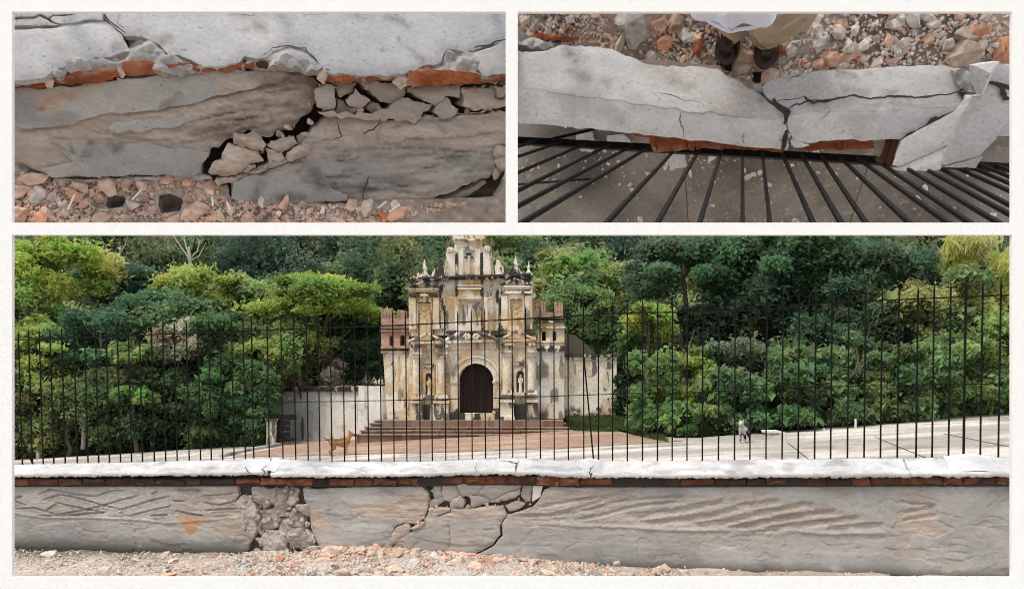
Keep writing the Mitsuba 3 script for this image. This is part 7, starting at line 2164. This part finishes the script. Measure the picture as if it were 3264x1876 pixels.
tree('tree', 'blue-green crown right of the great dark tree', 'tree', 2150, 705, 165, 92, 27.5, (.042, .086, .048), 1.8)
tree('tree', 'very dark crown below the great dark tree, its shadow put into the leaf colour', 'tree', 1900, 800, 200, 100, 29.5, (.02, .045, .026), 1.5)  # leaves coloured darker in place of the shadow under the big tree
tree('tree', 'dark inner tree left of the olive shrubs', 'tree', 2110, 830, 140, 88, 26.4, (.028, .058, .03), 1.4)
tree('bamboo', 'drooping bright yellow-green bamboo at the upper right corner', 'bamboo', 2425, 640, 112, 86, 24.5, (.26, .36, .06), 1.7, leaf=.42, aspect=.16, droop=.8)
tree('tree', 'pale olive tree below the bamboo', 'tree', 2330, 750, 115, 80, 24.6, (.12, .16, .06), 1.5, trunk=True)
tree('tree', 'yellow-green tree at the right edge above the plaza', 'tree', 2470, 820, 80, 110, 23.8, (.15, .21, .05), 1.5)
H_ = [(1625, 960, 66, 88, 21.2, (.050, .105, .035), 'bushy green shrub at the left end of the hedge by the grass'), (1690, 900, 62, 62, 21.6, (.13, .21, .04), 'lime-tipped shrub in the upper left part of the hedge'), (1720, 1010, 70, 80, 20.3, (.055, .115, .036), 'leafy shrub second along the foot of the hedge'),
      (1815, 1000, 78, 86, 20.2, (.040, .088, .036), 'dark leafy shrub left of the black and white dog'), (1800, 910, 90, 62, 22, (.050, .085, .05), 'grey-green shrub in the upper middle of the hedge'), (1905, 985, 80, 90, 20.4, (.045, .10, .036), 'broad-leaved shrub above the white slab'), (1940, 890, 90, 62, 22, (.058, .11, .04), 'shrub with mid-green leaves under the very dark crown'),
      (2010, 975, 82, 90, 20.6, (.038, .085, .034), 'dark shrub right of the white slab'), (2110, 960, 80, 90, 20.9, (.055, .105, .04), 'broad-leaved shrub at the short white stake'), (2130, 880, 85, 60, 22.4, (.05, .095, .04), 'dull green shrub in the upper right part of the hedge'), (2210, 950, 80, 92, 21.2, (.06, .112, .042), 'shrub at the taller white stake'),
      (2300, 930, 85, 98, 21.5, (.075, .13, .045), 'pale-leaved shrub left of the pale post'), (2390, 920, 82, 98, 21.9, (.07, .125, .04), 'green shrub right of the pale post'), (2480, 905, 80, 108, 22.3, (.085, .15, .04), 'bright shrub at the right end of the hedge')]
for x, y, rx, ry, Y, c, lb in H_:
    tree('hedge_shrub', lb, 'shrub', x, y, rx, ry, Y, c, 1.5, leaf=.21, trunk=False, aspect=.55, var=.4, droop=.25)
tree('bush', 'black-green bush in the gap right of the annexe', 'bush', 1560, 960, 40, 90, 27.6, VDARK, 1.2, trunk=False)
# --- bare pale trees against the hill
def bare(name, label, pts, Y, r0, br):
    k = thing(name, label, 'tree')
    p = [at(*D(*q), Y) for q in pts]
    put('trunk', tube(p, np.linspace(r0, r0 * .5, len(p)), 7), 'mat_pale_bark', k, smooth=True)
    for b in br:
        q = [at(*D(*s), Y + dy_) for s, dy_ in zip(b, (0, .3, .5, .6))]
        put('branch', tube(q, np.linspace(r0 * .45, r0 * .12, len(q)), 5), 'mat_pale_bark', k, smooth=True)


bare('bare_tree', 'tall pale bare trunk with twisted branches on the hill edge', [(473, 705), (471, 660), (470, 640), (468, 610)], 35.5, .10, [[(470, 642), (440, 600), (420, 570)], [(470, 640), (488, 622), (494, 600), (486, 585)], [(469, 636), (455, 590), (462, 570)], [(470, 644), (492, 634), (510, 600)]])
bare('bare_tree', 'thin white forked bare tree left of the tall pale trunk', [(273, 715), (280, 680), (290, 640), (300, 615)], 35.5, .05, [[(284, 660), (262, 610), (240, 575)], [(292, 640), (310, 605), (318, 575)], [(280, 680), (268, 640), (258, 610)]])
bare('bare_tree', 'pale trunk standing in the undergrowth at the left', [(206, 1110), (208, 1060), (204, 1000), (210, 950)], 27.9, .09, [[(206, 1020), (220, 980), (240, 960)]])

# --- wooded hill: one mass far behind
rs = np.random.default_rng(77)
PAL = [(.062, .082, .036), (.05, .075, .035), (.035, .062, .034), (.078, .088, .045), (.030, .052, .036), (.092, .115, .045), (.055, .062, .042)]
proto = []
for i, c in enumerate(PAL):
    v, f, col = crown_mesh(6500, (1, .9, 1.1), .11, 60, 900 + i, np.asarray(c) * 4.4 * .80 + np.mean(c) * 4.4 * .20, var=.42, spread=.25, low=-.85)
    tm = trunk_mesh((0, 0, -2.6), (0, 0, .2), .07, 900 + i, 4, .5)
    proto.append((mikit.ply((v, f), 'mat_leaf', color=col), mikit.ply(tm, 'mat_bark', smooth=True)))
spots = []
for row, Y in enumerate((37, 41, 45.5, 51, 57, 64, 72)):
    half = Y * .80
    n = int(2 * half / (3.1 + .028 * Y))
    for i in range(n):
        x = -half + (i + rs.uniform(.1, .9)) * 2 * half / n
        spots.append((x, Y + rs.uniform(-2, 2)))
for x, y in spots:
    px = CX + x / y * FL
    if y < 40 and (1290 < px < 1740 or 320 < px < 680):
        continue
    i = int(rs.integers(len(PAL)))
    s = rs.uniform(2.2, 3.3)
    z = float(terrain_z(x, y)) + s * 1.0
    a = rs.uniform(0, 6.28)
    M = np.array([[math.cos(a), -math.sin(a), 0, x], [math.sin(a), math.cos(a), 0, y], [0, 0, 1, z], [0, 0, 0, 1]]) @ np.diag([s, s, s * rs.uniform(.9, 1.35), 1])
    k = key_for('hillside_forest')
    kk = f'{k}__crown'
    scene[k + '__crown'] = {**proto[i][0], 'to_world': T(M)}
    scene[k + '__trunk'] = {**proto[i][1], 'to_world': T(M)}
    labels[k] = {'label': 'dull green wood covering the hill behind the church', 'category': 'forest', 'kind': 'stuff'}

# ferns and saplings covering the forest floor
rs = np.random.default_rng(78)
n = 90000
y = 28.0 + 46 * rs.random(n) ** 1.5
x = rs.uniform(-.80, .80, n) * y
keep = ~((y < 36) & (np.abs(x + 1.6) < 5.0)) & ~((x > 0) & (x < 4) & (y < 30)) & ~((y < 33) & (x > -11) & (x < 6))
x, y = x[keep], y[keep]
n = len(x)
z = terrain_z(x, y) + np.abs(rs.normal(0, .55, n)) + meshkit.fbm(np.c_[x * .5, y * .5, 0 * x], 3) * 1.3 - .3
c = np.c_[x, y, z]
ax = rs.normal(size=(n, 3)); ax[:, 2] = rs.normal(.0, .5, n); ax /= np.linalg.norm(ax, axis=1, keepdims=True)
nr = np.c_[rs.normal(0, .5, n), rs.normal(-.5, .4, n), np.full(n, .8)]
sd = np.cross(nr, ax); sd /= np.linalg.norm(sd, axis=1, keepdims=True)
L = rs.uniform(.16, .42, (n, 1)) * (y[:, None] / 40)
V = np.stack([c - ax * L * .5, c + sd * L * .3, c + ax * L * .5, c - sd * L * .3], 1).reshape(-1, 3)
i = np.arange(n) * 4
tone = meshkit.fbm(np.c_[x * .35, y * .35, 0 * x + 5], 3)[:, None]
col = (np.array([.10, .13, .07]) * (1 - tone) + np.array([.22, .25, .12]) * tone) * rs.uniform(.6, 1.4, (n, 1))
tag(add('undergrowth', mikit.ply((V, np.vstack([np.c_[i, i + 1, i + 2], np.c_[i, i + 2, i + 3]])), 'mat_leaf', color=np.repeat(col, 4, 0))), 'dense green undergrowth covering the forest floor', 'undergrowth', kind='stuff')
